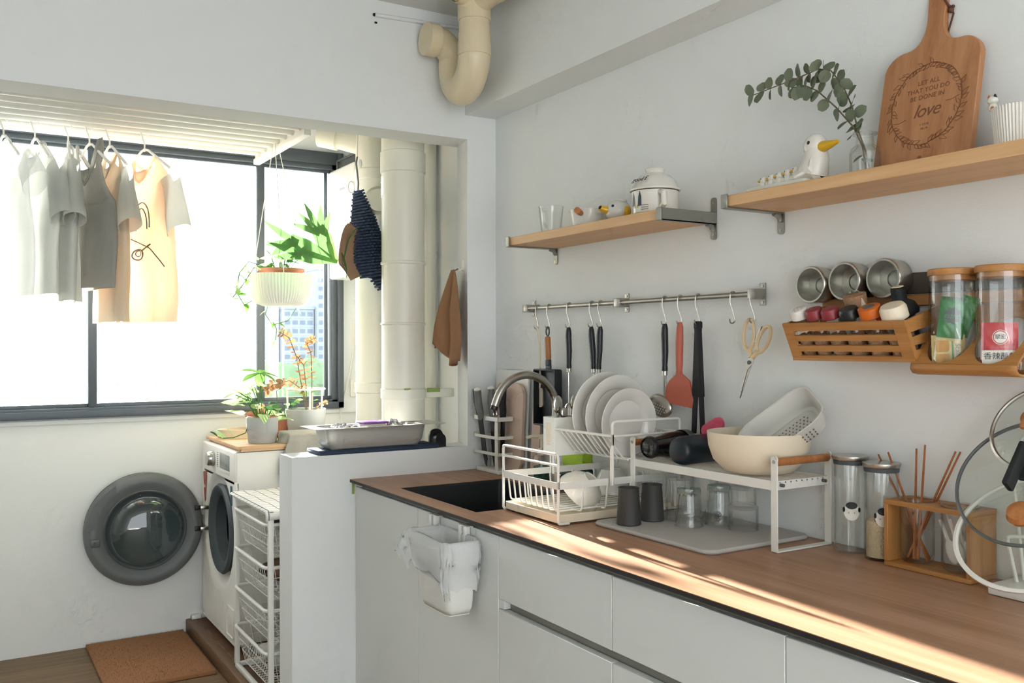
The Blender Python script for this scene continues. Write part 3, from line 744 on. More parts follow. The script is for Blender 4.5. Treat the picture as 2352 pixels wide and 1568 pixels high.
def pot_profile(r0, r1, h, th=.004, lip=0, ridge=None):
    p = [(0, 0), (r0 * .96, 0), (r0, .004)]
    if ridge: p += [(r0 + (r1 - r0) * ridge * .9, h * ridge - .001), (r0 + (r1 - r0) * ridge * .9 + .0025, h * ridge + .002)]
    if lip: p += [(r1 - lip, h - .022), (r1, h - .022)]
    p += [(r1, h - .002), (r1 - .002, h), (r1 - th, h - .002), (r1 - th, h * .82), (0, h * .82)]
    return p
def pot(parent, c, r0, r1, h, m, lip=0, ridge=None, soil=True, name='pot'):
    o = MB().lathe(pot_profile(r0, r1, h, lip=lip, ridge=ridge), 40, c).build(name, m, parent)
    if soil: MB().lathe([(r1 - .0045, h * .84), (r1 * .5, h * .88), (0, h * .87)], 24, c).build('soil', 'soil', parent)
    return o
rnd = random.Random(3)
ZB = .9535
# grey pot in front with variegated pothos
c = (-.672, .925, ZB)
t = thing('potted_pothos', 'variegated trailing plant in the small grey pot at the board edge', 'potted plant', c)
pot(t, c, .062, .07, .115, 'grey_pot', ridge=.38)
MB().lathe([(.064, .10), (.066, .118), (.062, .119), (.06, .10)], 32, c, closed=True).build('inner_pot', 'terracotta', t)
stems = MB()
spec = []
for k in range(24):
    a = rnd.uniform(1.7, 4.7) if k < 19 else rnd.uniform(-.6, 1.2); rr = rnd.uniform(.04, .15) if k < 19 else rnd.uniform(.03, .06); hz = rnd.uniform(.02, .17) if k < 19 else rnd.uniform(.0, .04)
    p0 = Vector((c[0] + .02 * math.cos(a), c[1] + .02 * math.sin(a), ZB + .10)); p1 = p0 + Vector((rr * math.cos(a), rr * math.sin(a) * .8, hz))
    mid = (p0 + p1) / 2 + Vector((0, 0, .035)); stems.tube([p0, mid, p1], .0018, 5)
    leaf(t, p1, (math.cos(a), math.sin(a), rnd.uniform(-.5, .5)), rnd.uniform(.07, .10), rnd.uniform(.045, .062), 'leaf_v', 'heart', rnd.uniform(-.8, .8))
tr = [Vector((c[0] - .06, c[1] + .0, ZB + .09)), Vector((-.745, .93, 1.0)), Vector((-.78, 1.0, .975)), Vector((-.80, 1.10, .965)), Vector((-.80, 1.2, .962))]
stems.tube(tr, .0022, 5)
leaf(t, tr[3], (-.3, .5, .6), .06, .04, 'leaf_v', 'heart'); leaf(t, tr[4], (-.3, .8, .4), .06, .05, 'leaf_d', 'heart', .8); leaf(t, tr[2], (-.5, .2, 1), .055, .04, 'leaf_v', 'heart')
stems.build('stem', 'leaf_d', t)
# white tray behind
tb = MB()
tb.lathe([(0, 0), (1, 0), (1.06, .9), (1.08, 1), (1.03, 1), (.99, .15), (0, .12)], 40, mtx=Matrix.Translation((-.615, 1.215, ZB)) @ Matrix.Diagonal((.17, .085, .042, 1)))
tag(tb.build('plant_tray', 'cream_plastic'), 'low cream oval tray behind the small grey pot', 'tray')
# avocado seedling in terracotta bowl, stands in the tray
c = (-.60, 1.215, ZB + .007)
t = thing('avocado_plant', 'avocado seedling with broad green leaves in a terracotta pot behind the small grey pot', 'potted plant', c)
pot(t, c, .05, .068, .11, 'terracotta', lip=.004)
MB().ell((c[0] + .005, c[1], ZB + .125), .024, .024, .034, 18, 12).build('seed', 'oak_shelf', t)
top = Vector((-.60, 1.21, 1.255))
MB().tube([(c[0] + .005, c[1], ZB + .15), (c[0] + .01, c[1], ZB + .22), top], .0025, 6).build('stem', 'leaf_d', t)
for a, el, L in ((2.6, .25, .095), (3.6, -.25, .10), (.3, -.1, .10), (5.6, -.35, .085), (1.2, .2, .07), (4.5, -.5, .085)):
    leaf(t, top, (math.cos(a), math.sin(a) * .6, el), L, L * .55, 'leaf_t', 'oval', rnd.uniform(-.3, .3))
leaf(t, (-.602, 1.21, 1.19), (-.8, 0, .3), .04, .02, 'leaf_t', 'oval'); leaf(t, (-.64, 1.21, 1.2), (-.2, -.3, -1), .09, .05, 'leaf_v', 'heart')
# slim terracotta pot with peperomia
c = (-.512, 1.12, ZB)
t = thing('peperomia', 'round-leaved plant in a slim terracotta pot between the two grey pots', 'potted plant', c)
pot(t, c, .032, .046, .10, 'terracotta', lip=.004)
MB().lathe([(0, 0), (.045, 0), (.055, .012), (.05, .012), (0, .006)], 30, c).build('saucer', 'terracotta', t)
stems = MB()
for k in range(13):
    a = rnd.uniform(0, 2 * PI); rr = rnd.uniform(.02, .075); p1 = Vector((c[0] - .01 + rr * math.cos(a), c[1] + rr * math.sin(a), ZB + rnd.uniform(.10, .17)))
    stems.tube([(c[0], c[1], ZB + .09), p1], .0018, 5)
    leaf(t, p1, (math.cos(a), math.sin(a), rnd.uniform(-.4, .5)), .045, .034, 'leaf_d' if k % 2 else 'leaf_v', 'oval', rnd.uniform(-.6, .6))
stems.tube([(c[0] - .03, c[1], ZB + .1), (c[0] - .035, c[1], ZB + .22), (c[0] - .01, c[1], ZB + .235)], .0018, 5)
leaf(t, (c[0] - .012, c[1], ZB + .235), (.6, -.3, -.8), .06, .03, 'leaf_t', 'oval'); leaf(t, (c[0] - .033, c[1], ZB + .225), (-.9, -.2, .1), .05, .025, 'leaf_t', 'oval')
stems.build('stem', 'leaf_d', t)
# large grey pot with white support ring and dried brown stems
c = (-.425, 1.06, ZB)
t = thing('potted_dry_stems', 'large grey pot with a white support ring and brown dried eucalyptus stems', 'potted plant', c)
pot(t, c, .08, .094, .135, 'grey_pot', ridge=.4)
rg = MB().tube([(c[0] + .088 * math.cos(2 * PI * k / 32), c[1] + .088 * math.sin(2 * PI * k / 32), ZB + .228) for k in range(32)], .0045, 8, closed=True)
for a in (2.7, 4.6, 5.4, .9): rg.tube([(c[0] + .088 * math.cos(a), c[1] + .088 * math.sin(a), ZB + .228), (c[0] + .084 * math.cos(a), c[1] + .084 * math.sin(a), ZB + .12)], .0045, 8)
tag(rg.build('support_ring', 'white_plastic', t), 'white plastic plant support ring')
stems = MB(); rd = random.Random(21)
def dry(pts, n, L0):
    P = [Vector(p) for p in pts]; stems.tube(P, .0022, 5)
    tot = len(P) - 1
    for k in range(n):
        f = (.25 + .75 * k / n) * tot; i = min(int(f), tot - 1); p = P[i].lerp(P[i + 1], f - i)
        for sg in (-1, 1):
            d = (P[i + 1] - P[i]).normalized(); sd = d.cross(Vector((0, 1, 0))).normalized() * sg
            leaf(t, p, sd + d * .3 + Vector((0, rd.uniform(-.8, .8), rd.uniform(-.2, .2))), L0 * rd.uniform(.7, 1.2), L0 * rd.uniform(.6, 1), 'leaf_dry', 'round', rd.uniform(-1, 1), name='dry_leaf')
dry([(c[0] + .03, c[1], ZB + .12), (c[0] + .03, c[1], ZB + .28), (c[0] + .025, c[1], ZB + .40), (c[0] - .0, c[1], ZB + .45), (c[0] + .05, c[1], ZB + .47)], 15, .022)
dry([(c[0], c[1], ZB + .12), (c[0] - .02, c[1], ZB + .24), (c[0] - .045, c[1], ZB + .38), (c[0] - .08, c[1], ZB + .47), (c[0] - .13, c[1], ZB + .50)], 12, .026)
dry([(c[0] + .01, c[1] + .01, ZB + .12), (c[0] - .01, c[1], ZB + .22), (c[0] - .08, c[1], ZB + .27), (c[0] - .16, c[1], ZB + .25), (c[0] - .2, c[1], ZB + .22)], 17, .026)
dry([(c[0] + .01, c[1] + .01, ZB + .12), (c[0] + .0, c[1], ZB + .25), (c[0] - .02, c[1] - .03, ZB + .34), (c[0] - .06, c[1] - .05, ZB + .385)], 9, .024)
dry([(c[0] + .04, c[1], ZB + .12), (c[0] + .07, c[1], ZB + .15), (c[0] + .11, c[1], ZB + .165)], 6, .014)
stems.build('dry_stem', 'stem', t)
for a, r_, hz in ((2.8, .05, .17), (3.6, .07, .16), (1.5, .04, .19), (5.2, .04, .16), (.3, .03, .2)):
    leaf(t, (c[0] + r_ * .6 * math.cos(a), c[1] + r_ * .6 * math.sin(a), ZB + hz), (math.cos(a), math.sin(a), .5), .055, .04, 'leaf_t', 'oval', rnd.uniform(-.5, .5))

# ------------------------------------------------------------------ hanging bowl
c = Vector((-.60, .88, 1.562))
t = thing('hanging_planter', 'ribbed white hanging planter on cords with trailing plant in a terracotta pot', 'hanging planter', c)
prof = [(0, 0), (.075, .001), (.105, .012), (.128, .045), (.138, .09), (.143, .142)]
def ribs(u, v):
    f = v * (len(prof) - 1); i = min(int(f), len(prof) - 2); r = prof[i][0] + (prof[i + 1][0] - prof[i][0]) * (f - i); z = prof[i][1] + (prof[i + 1][1] - prof[i][1]) * (f - i)
    a = 2 * PI * u; r += .0022 * math.sin(u * 2 * PI * 64) * min(1, v * 3)
    return (c.x + r * math.cos(a), c.y + r * math.sin(a), c.z + z)
MB().grid(ribs, 512, 22, True).lathe([(.143, .142), (.139, .143), (.134, .09), (0, .07)], 64, c).build('bowl', 'white_plastic', t, angle=60)
MB().lathe([(.06, .07), (.095, .155), (.102, .155), (.102, .168), (.097, .168), (.09, .15), (0, .15)], 40, c).build('inner_pot', 'terracotta', t)
hk = Vector((-.63, .86, 2.284)); cords = MB()
for a in (.3, 2.4, 4.5):
    q = Vector((c.x + .137 * math.cos(a), c.y + .137 * math.sin(a), c.z + .138)); cords.tube([q, hk + Vector((.012 * math.cos(a), 0, 0))], .0018, 6)
cords.tube([hk + Vector((0, 0, -.02)), hk, hk + Vector((0, 0, .035))], .003, 6)
cords.build('cord', 'cord_white', t)
stems = MB(); rd = random.Random(5)
for k in range(20):
    a = rd.uniform(0, 2 * PI); r_ = rd.uniform(.03, .10); p = Vector((c.x + r_ * math.cos(a), c.y + r_ * math.sin(a), c.z + rd.uniform(.18, .22)))
    stems.tube([(c.x + r_ * .5 * math.cos(a), c.y + r_ * .5 * math.sin(a), c.z + .15), p], .0015, 5)
    leaf(t, p, (math.cos(a), math.sin(a), rd.uniform(-.2, .8)), rd.uniform(.045, .06), rd.uniform(.03, .04), 'leaf_v' if k % 3 else 'leaf_d', 'heart', rd.uniform(-1, 1))
def vine(pts, n, seed):
    P = [Vector(p) for p in pts]; stems.tube(P, .0018, 5); rr = random.Random(seed); tot = len(P) - 1
    for k in range(n):
        f = (.2 + .8 * k / max(1, n - 1)) * tot * .999; i = int(f); p = P[i].lerp(P[i + 1], f - i)
        leaf(t, p, (rr.uniform(-1, 1), rr.uniform(-1, .3), rr.uniform(-.9, .4)), rr.uniform(.035, .055), rr.uniform(.024, .034), 'leaf_v' if k % 3 else 'leaf_t', 'heart', rr.uniform(-1, 1))
vine([c + Vector(p) for p in ((-.09, -.05, .17), (-.16, -.06, .19), (-.20, -.06, .14), (-.215, -.06, .06), (-.18, -.06, .0), (-.15, -.07, .02))], 12, 1)
vine([c + Vector(p) for p in ((-.08, -.09, .17), (-.15, -.1, .16), (-.2, -.1, .08), (-.24, -.1, .03))], 8, 2)
vine([c + Vector(p) for p in ((.02, .12, .13), (.0, .15, .05), (-.03, .14, -.03), (.0, .13, -.08), (.07, .12, -.06), (.11, .12, .0))], 6, 3)
vine([c + Vector(p) for p in ((.0, .13, -.06), (.02, .13, -.10), (.015, .13, -.15))], 3, 4)
stems.build('stem', 'leaf_d', t)

# ------------------------------------------------------------------ staghorn fern in a navy mesh pouch
t = thing('staghorn_fern', 'staghorn fern mounted on a navy woven mesh hanging by the drain pipes', 'hanging plant', (-.25, .74, 1.66))
# pouch: woven strips over a wedge outline, hung from its tip
y0 = .72
tip = Vector((-.297, y0, 2.085)); outl = [(-.318, 2.08), (-.285, 2.085), (-.225, 1.98), (-.175, 1.86), (-.168, 1.70), (-.178, 1.655), (-.205, 1.66), (-.235, 1.70), (-.29, 1.71), (-.335, 1.78), (-.34, 1.86), (-.33, 1.96)]
def span(z):
    xs = []
    for i in range(len(outl)):
        (xa, za), (xb, zb) = outl[i], outl[(i + 1) % len(outl)]
        if (za - z) * (zb - z) < 0: xs.append(xa + (xb - xa) * (z - za) / (zb - za))
    return (min(xs), max(xs)) if len(xs) >= 2 else None
wv = MB(); z = 1.662; r = 0
while z < 2.08:
    s_ = span(z)
    if s_:
        n = max(3, int((s_[1] - s_[0]) / .009)); pts = []
        for k in range(n + 1):
            x = s_[0] + (s_[1] - s_[0]) * k / n; pts.append((x, y0 - .05 * math.sin(PI * k / n) + (.004 if (k + r) % 2 else -.004), z + .02 * (k / n - .5)))
        wv.tube(pts, .0052, 6)
    z += .0125; r += 1
wv.build('woven_pouch', 'navy', t)
MB().prism([(x_, z_) for x_, z_ in outl], 0, .003, Matrix.Translation((0, y0 - .004, 0)) @ Matrix.Rotation(PI / 2, 4, 'X')).build('pouch_lining', 'navy', t, smooth=False)
bk = MB().tube([tip, tip + Vector((.002, 0, .03)), (-.30, y0, 2.16), (-.305, y0, 2.2), (-.30, y0, 2.23)], .004, 7)
bk.build('hook', 'dark_grey', t)
tag(MB().tube([(-.30, y0, 2.23), (-.30, y0 - .005, 2.30), (-.30, .72, H - .02 + .04)], .0025, 6).ell((-.29, y0 - .01, 2.20), .009, .006, .02).build('hanging_cord', 'cord_white', t), 'pale cord tied in a knot')
MB().tube([(-.34 + .014 * math.cos(a), y0 - .03, 2.09 + .024 * math.sin(a)) for a in [2 * PI * k / 16 for k in range(16)]], .003, 6, closed=True).build('ring', 'white_plastic', t)
# brown shield frond
def shield(u, v):
    a = (u - .5) * 2.6; x = -.335 + .06 * v - .075 * math.cos(a) * (1 - .5 * v); zz = 1.79 + .11 * math.sin(a) * (1 - .25 * v) + (.05 * abs(u - .5) if u > .5 else 0)
    return (x, y0 - .06 + .05 * v, zz + .02 * math.sin(u * 9) * (1 - v))
MB().grid(shield, 16, 8).build('shield_frond', 'brown_towel_hem', t)
leaf(t, (-.40, .68, 1.82), (.35, -.1, -1), .14, .05, 'leaf', 'oval')
# forked antler fronds
def frond(base, d, L, w0, tips, up, m='staghorn'):
    base = Vector(base); d = Vector(d).normalized(); up = Vector(up).normalized(); sd = d.cross(up).normalized(); b = MB()
    def strip(p0, dirn, L, wa, wb, wc, bend):
        n = 10; vs = []; 
        for k in range(n + 1):
            v = k / n; w_ = (wa + (wb - wa) * min(1, v * 1.6)) if v < .62 else wb + (wc - wb) * (v - .62) / .38
            side = dirn.cross(up).normalized(); p = p0 + dirn * (L * v) + up * (bend * v * v)
            vs += [p - side * w_, p + up * w_ * .15, p + side * w_]
        b.add(vs, [(3 * k + j, 3 * k + j + 1, 3 * k + j + 4, 3 * k + j + 3) for k in range(n) for j in (0, 1)])
    strip(base, d, L, w0 * .22, w0, w0 * .75, L * .0)
    for f, ang, l2, w2, bend in tips:
        p = base + d * (L * f) + sd * (math.sin(ang) * w0 * .55)
        dd = (d * math.cos(ang) + sd * math.sin(ang)).normalized()
        strip(p - dd * l2 * .15, dd, l2, w2, w2 * .8, w2 * .12, bend)
    b.build('antler_frond', m, t, angle=180)
frond((-.40, .70, 1.765), (-.52, -.1, .75), .17, .045, ((.95, -.75, .13, .016, .0), (.95, -.35, .13, .016, .01), (.97, .05, .14, .018, .0), (.9, .55, .12, .02, .01), (.8, .95, .11, .016, .0)), (.2, -1, .1))
frond((-.40, .70, 1.765), (-.9, -.1, .34), .23, .038, ((.95, -.5, .14, .018, .0), (.95, .1, .17, .018, .02), (.7, -.9, .09, .014, .0), (1., -.95, .12, .02, .0)), (.1, -1, .2))
frond((-.40, .70, 1.765), (-1, -.15, .10), .20, .03, ((.95, -.2, .12, .018, -.01), (.95, .35, .15, .018, -.03), (.8, .7, .1, .014, .0)), (.1, -1, .3))
frond((-.41, .70, 1.76), (-.35, -.2, .8), .10, .016, ((.95, .2, .06, .01, .0),), (.3, -1, .1))
MB().tube([(-.38, .68, 1.77), (-.36, .67, 1.86), (-.335, .665, 1.9)], .003, 6).build('frond_stalk', 'leaf_d', t)
leaf(t, (-.337, .665, 1.898), (.7, 0, .5), .04, .018, 'leaf_d', 'oval')
t.location += Vector((-.048, -.12, -.02))

# ------------------------------------------------------------------ towel on the jamb
t = thing('towel_hook', 'small white wall hook above the brown towel', 'hook', (-.116, .06, 1.70))
MB().ell((-.117, .06, 1.705), .004, .016, .022).tube([(-.118, .06, 1.692), (-.135, .06, 1.685), (-.138, .06, 1.697)], .003, 6).build('hook_body', 'white_plastic', t)
def towel(u, v):
    wd = .018 + .285 * min(1, (v / .75)) ** .75; x = -.158 - (.026 * math.sin(u * PI * 3.6 + .4) + .010 * math.sin(u * 17)) * min(1, v * 2.2) - .012 * v
    y = .062 + (u - .45) * wd + .05 * v * (.5 - u) * .3 + .035 * v
    z = 1.685 - v * (.335 + .045 * math.sin(u * 5.2 + .5) * v)
    return (x, y, z)
tw = MB().grid(towel, 40, 28)
o = tw.build('hand_towel', 'cl_towel', angle=180); md = o.modifiers.new('s', 'SOLIDIFY'); md.thickness = .006
tag(o, 'brown hand towel hanging gathered on the white wall hook', 'towel')
MB().tube([(-.138, .06, 1.692), (-.150, .066, 1.684), (-.155, .075, 1.668)], .0035, 6).build('hanging_loop', 'brown_towel_hem', o)

# ------------------------------------------------------------------ low wall top
t = tag(MB().rbox(-.735, -.255, -.002, .142, .9925, 1.0055, .005, 2).build('navy_mat', 'navy'), 'folded navy cloth mat lying on the low wall under the steel tray', 'mat')
tag(MB().rbox(-.735, -.255, .004, .136, 1.0045, 1.008, .0016, 2).build('upper_fold', 'navy', t))
t = thing('steel_tray', 'deep rectangular steel tray full of foil on the low wall', 'tray', (-.51, .07, 1.0085))
def traysh(u, v):
    rr = rrect(2, 2, .25, 6); n = len(rr); f = u * n; i = int(f) % n; q = f - int(f); px = rr[i][0] * (1 - q) + rr[(i + 1) % n][0] * q; py = rr[i][1] * (1 - q) + rr[(i + 1) % n][1] * q
    lv = [(.165, .048, 1.0085), (.178, .056, 1.012), (.190, .062, 1.03), (.202, .066, 1.084), (.203, .067, 1.0865)]
    g = v * 4; k = min(int(g), 3); a = [lv[k][m_] + (lv[k + 1][m_] - lv[k][m_]) * (g - k) for m_ in range(3)]
    return (-.508 + px * a[0], .07 + py * a[1], a[2])
MB().grid(traysh, 48, 13, True).rbox(-.68, -.335, .02, .12, 1.0083, 1.0105, .001, 1).build('pan', 'tray_steel', t)
rim = MB(); q = rrect(.525, .178, .012, 4); q2 = rrect(.404, .132, .03, 4)
nq = len(q); rim.add([(-.495 + x, .07 + y, 1.087) for x, y in q] + [(-.508 + x, .07 + y, 1.087) for x, y in q2] + [(-.495 + x, .07 + y, 1.0885) for x, y in q] + [(-.508 + x, .07 + y, 1.0885) for x, y in q2],
    [(i, (i + 1) % nq, nq + (i + 1) % nq, nq + i) for i in range(nq)] + [(2 * nq + i, 3 * nq + i, 3 * nq + (i + 1) % nq, 2 * nq + (i + 1) % nq) for i in range(nq)] + [(i, 2 * nq + i, 2 * nq + (i + 1) % nq, (i + 1) % nq) for i in range(nq)])
rim.build('rim', 'tray_steel', t)
def foil(label, x0, x1, y0_, y1, z0, z1, seed):
    b = MB(); b.ell(((x0 + x1) / 2, (y0_ + y1) / 2, (z0 + z1) / 2), (x1 - x0) / 2, (y1 - y0_) / 2, (z1 - z0) / 2, 36, 20); rr = random.Random(seed)
    for i, p in enumerate(b.v):
        p = Vector(p); d = noise.cell(p * 70 + Vector((seed, 0, 0))) * .35 - .15 + noise.noise(p * 55) * .5
        cc = Vector(((x0 + x1) / 2, (y0_ + y1) / 2, (z0 + z1) / 2)); b.v[i] = tuple(cc + (p - cc) * (1 + d * .5))
    tag(b.build('foil_wad', 'foil', smooth=False), label, 'foil', 'foil in the steel tray')
foil('crumpled foil at the window end of the steel tray', -.69, -.55, .02, .12, 1.015, 1.10, 3)
foil('crumpled foil in the middle of the steel tray', -.45, -.38, .03, .12, 1.015, 1.105, 8)
foil('small crumpled foil at the pipe end of the steel tray', -.375, -.325, .03, .11, 1.015, 1.094, 11)
tg = thing('tray_box', 'plastic food box with a purple lid edge inside the steel tray', 'food box', (-.50, .09, 1.0115))
MB().rbox(-.545, -.455, .04, .115, 1.0115, 1.094, .006).build('box', 'cream_plastic', tg)
mat('purple', '#8a4fb0', .3); MB().rbox(-.552, -.448, .035, .12, 1.094, 1.101, .003).build('lid', 'purple', tg)
t = thing('sensor_dome', 'small black arched fitting on the low wall beside the navy mat', 'fitting', (-.235, .06, .9925))
def arch(w_, h_, n=12): return [(-w_ / 2, 0), (w_ / 2, 0), (w_ / 2, h_ - w_ / 2)] + [(w_ / 2 * math.cos(PI * k / n), h_ - w_ / 2 + w_ / 2 * math.sin(PI * k / n)) for k in range(1, n)] + [(-w_ / 2, h_ - w_ / 2)]
FM = frame3((-.235, .07, .9925), (1, 0, 0), (0, 0, 1))
MB().prism(arch(.060, .068), -.004, .006, FM).build('back_plate', 'black_plastic', t)
MB().prism(arch(.044, .052), .004, .045, FM).build('nose', 'black_plastic', t)
# grey cloth draped over a box beside the machine
bx = tag(MB().rbox(-.585, -.315, .818, .945, .9538, .99, .01).build('cardboard_box', 'cl_cover'), 'low box under the grey cloth behind the low wall', 'box')
def drape(u, v):
    x = -.625 + u * .32; s_ = v * .345
    y, z = (.80, 1.0 - (.19 - s_)) if s_ < .19 else (.80 + (s_ - .19), 1.0)
    if s_ < .215 and s_ > .165: z -= .006 * (1 - abs(s_ - .19) / .025); y += .006
    e = max(0, (.04 - (x + .625)) / .04)
    z -= e * e * .075 * (1 + .4 * math.sin(v * 9)); x += e * .02 * math.sin(v * 14) + .01 * e
    y += .006 * math.sin(x * 60) * (1 if s_ < .19 else 0) - (.012 if s_ < .19 else 0)
    return (x, y, z)
o = MB().grid(drape, 36, 40).build('cloth_cover', 'cl_cover', angle=180); md = o.modifiers.new('s', 'SOLIDIFY'); md.thickness = .004
tag(o, 'grey cloth draped over a box between the plants and the low wall', 'cloth')

# ------------------------------------------------------------------ basket tower
t = thing('basket_unit', 'white steel storage frame with four wire baskets beside the washing machine', 'storage unit', (-.62, .44, .06))
XF, XB, Y0, Y1, ZT = -.862, -.40, .19, .68, .775
for px, py in ((XF, Y0), (XF, Y1), (XB, Y0), (XB, Y1)): MB().rbox(px, px + .02, py - .02 if py == Y1 else py, py if py == Y1 else py + .02, .0608, ZT, .003).build('post', 'white_metal', t)
for z in (.062, ZT - .018):
    MB().rbox(XF, XB, Y0, Y0 + .018, z, z + .018, .003).build('side_rail', 'white_metal', t); MB().rbox(XF, XB, Y1 - .018, Y1, z, z + .018, .003).build('side_rail', 'white_metal', t)
    MB().rbox(XF, XF + .018, Y0, Y1, z, z + .018, .003).build('cross_rail', 'white_metal', t)
def basket(zt, h, parent):
    g = bpy.data.objects.new('wire_basket', None); COL.objects.link(g); g.parent = parent; g.matrix_parent_inverse = wmat(parent).inverted(); g.location = (0, 0, zt)
    x0, x1, ya, yb = XF - .004, XB, Y0 + .022, Y1 - .022
    ring = lambda dx, z, r: [(x + (x0 + x1) / 2, y + (ya + yb) / 2, z) for x, y in rrect(x1 - x0 - 2 * dx, yb - ya - 2 * dx, r, 4)]
    MB().tube(ring(0, 0, .03), .007, 8, closed=True).build('rim', 'white_metal', g, local=True)
    w_ = MB(); dxb = .03
    for f in (.33, .66, 1.0): w_.tube(ring(dxb * f, -h * f, .03), .0018, 5, closed=True)
    n = 15
    for k in range(1, n):
        y = ya + (yb - ya) * k / n; yy = (ya + yb) / 2 + (y - (ya + yb) / 2) * (1 - 2 * dxb / (yb - ya))
        w_.tube([(x0, y, 0), (x0 + dxb, yy, -h), (x1 - dxb, yy, -h), (x1, y, 0)], .0016, 4)
    for k in range(1, n):
        x = x0 + (x1 - x0) * k / n; xx = (x0 + x1) / 2 + (x - (x0 + x1) / 2) * (1 - 2 * dxb / (x1 - x0))
        w_.tube([(x, ya, 0), (xx, ya + dxb, -h), (xx, yb - dxb, -h), (x, yb, 0)], .0016, 4)
    w_.build('wire_grid', 'white_metal', g, local=True)
    return g
for zt, h in ((.72, .125), (.56, .125), (.40, .125), (.24, .14)): basket(zt, h, t)
def wad(name, label, c, rx, ry, rz, m, seed, cat='laundry'):
    b = MB(); b.ell(c, rx, ry, rz, 40, 24); cc = Vector(c)
    for i, p in enumerate(b.v):
        p = Vector(p); d = noise.noise(p * 12 + Vector((seed, 0, 0))) * .35 + noise.noise(p * 30 + Vector((0, seed, 0))) * .2 - .08
        q = cc + (p - cc) * (1 + d); q.z = max(q.z, c[2] - rz * .82); b.v[i] = tuple(q)
    return tag(b.build(name, m, angle=180), label, cat, 'laundry in the wire baskets')
wad('folded_laundry', 'white laundry in the top wire basket', (-.70, .36, .648), .12, .10, .045, 'cl_white', 2)
wad('folded_laundry', 'charcoal laundry in the top wire basket behind the white one', (-.68, .54, .645), .1, .08, .042, 'cl_char', 4)
wad('folded_laundry', 'pinkish brown laundry in the second wire basket', (-.70, .38, .50), .12, .12, .05, 'cl_brown', 6)
wad('folded_laundry', 'dark laundry low in the second wire basket', (-.70, .56, .478), .1, .06, .032, 'cl_char', 7)
wad('folded_laundry', 'pale laundry in the third wire basket', (-.66, .34, .325), .10, .08, .04, 'cl_lgrey', 9)
wad('folded_laundry', 'grey laundry in the lowest wire basket', (-.70, .36, .165), .12, .10, .052, 'cl_grey', 12)
wad('folded_laundry', 'white crumpled laundry deep in the lowest wire basket', (-.70, .55, .150), .1, .07, .04, 'cl_white', 15)
# checked cloth over the top
def topc(u, v):
    x = XF - .012 + u * .48; y = Y0 - .012 + v * .53; z = ZT + .004 + .0015 * math.sin(x * 40) * math.sin(y * 33)
    if y < Y0 + .004:
        k = (Y0 + .004 - y) / .02; z -= .045 * k; y = Y0 - .004
    if x < XF - .002 : z -= .006
    return (x, y, z)
mck = bpy.data.materials.new('checked'); mck.use_nodes = True; tt = mck.node_tree; bb = tt.nodes['Principled BSDF']; bb.inputs['Roughness'].default_value = .9
tc = tt.nodes.new('ShaderNodeTexCoord'); mp = tt.nodes.new('ShaderNodeMapping'); mp.inputs['Scale'].default_value = (22, 22, 22); tt.links.new(tc.outputs['Object'], mp.inputs[0])
sx = tt.nodes.new('ShaderNodeSeparateXYZ'); tt.links.new(mp.outputs[0], sx.inputs[0]); outs = []
for ax in (0, 1):
    fr = tt.nodes.new('ShaderNodeMath'); fr.operation = 'FRACT'; tt.links.new(sx.outputs[ax], fr.inputs[0])
    lt = tt.nodes.new('ShaderNodeMath'); lt.operation = 'LESS_THAN'; lt.inputs[1].default_value = .07; tt.links.new(fr.outputs[0], lt.inputs[0]); outs.append(lt)
mxm = tt.nodes.new('ShaderNodeMath'); mxm.operation = 'MAXIMUM'; tt.links.new(outs[0].outputs[0], mxm.inputs[0]); tt.links.new(outs[1].outputs[0], mxm.inputs[1])
mc = tt.nodes.new('ShaderNodeMix'); mc.data_type = 'RGBA'; mc.inputs[6].default_value = (*srgb('#e6e3dc'), 1); mc.inputs[7].default_value = (*srgb('#4c4c50'), 1)
tt.links.new(mxm.outputs[0], mc.inputs[0]); tt.links.new(mc.outputs[2], bb.inputs['Base Color']); M['checked'] = mck
o = MB().grid(topc, 40, 54).build('checked_cloth', 'checked', angle=180); md = o.modifiers.new('s', 'SOLIDIFY'); md.thickness = .003
tag(o, 'white cloth with thin dark checks on top of the wire basket frame', 'cloth')
# doormat
dm = MB().rbox(-1.335, -.905, .80, 1.455, .0006, .018, .004, 2)
o = dm.build('doormat', 'coir'); tag(o, 'brown coir doormat on the floor in front of the step', 'doormat')
fz = MB(); rr = random.Random(2)
for k in range(2600):
    x = rr.uniform(-1.335, -.905); y = rr.uniform(.80, 1.455); a = rr.uniform(0, 6.28); h_ = rr.uniform(.002, .005)
    fz.add([(x - .0012, y, .0175), (x + .0012, y, .0175), (x + .003 * math.cos(a), y + .003 * math.sin(a), .018 + h_)], [(0, 1, 2)])
fb = fz.build('coir_pile', 'coir', o, smooth=False); fb['kind'] = 'stuff'

# ------------------------------------------------------------------ ceiling drain trap (kitchen corner)
t = thing('ceiling_drain_trap', 'cream drain trap with U-bend hanging from the ceiling corner', 'pipe', (-.19, -.2, 2.3))
A = Vector((-.262, -.30, 0)); B = Vector((-.232, -.085, 0)); R = .058
def tubep(name, pts, r, mm='cream_pipe'): return MB().tube(pts, r, 32, cap=True).build(name, mm, t)
dirv = (B - A).normalized(); half = (B - A).length / 2; mid = (A + B) / 2
ub = [Vector((A.x, A.y, 2.50)), Vector((A.x, A.y, 2.44))]
for k in range(1, 12):
    a = PI * k / 12; p = mid - dirv * (half * math.cos(a)); ub.append(Vector((p.x, p.y, 2.44 - half * math.sin(a) * 1.0)))
ub += [Vector((B.x, B.y, 2.44)), Vector((B.x, B.y, 2.46))]
tubep('u_bend', ub, R)
tubep('riser_pipe', [(A.x, A.y, 2.45), (A.x, A.y, H)], R * .955)
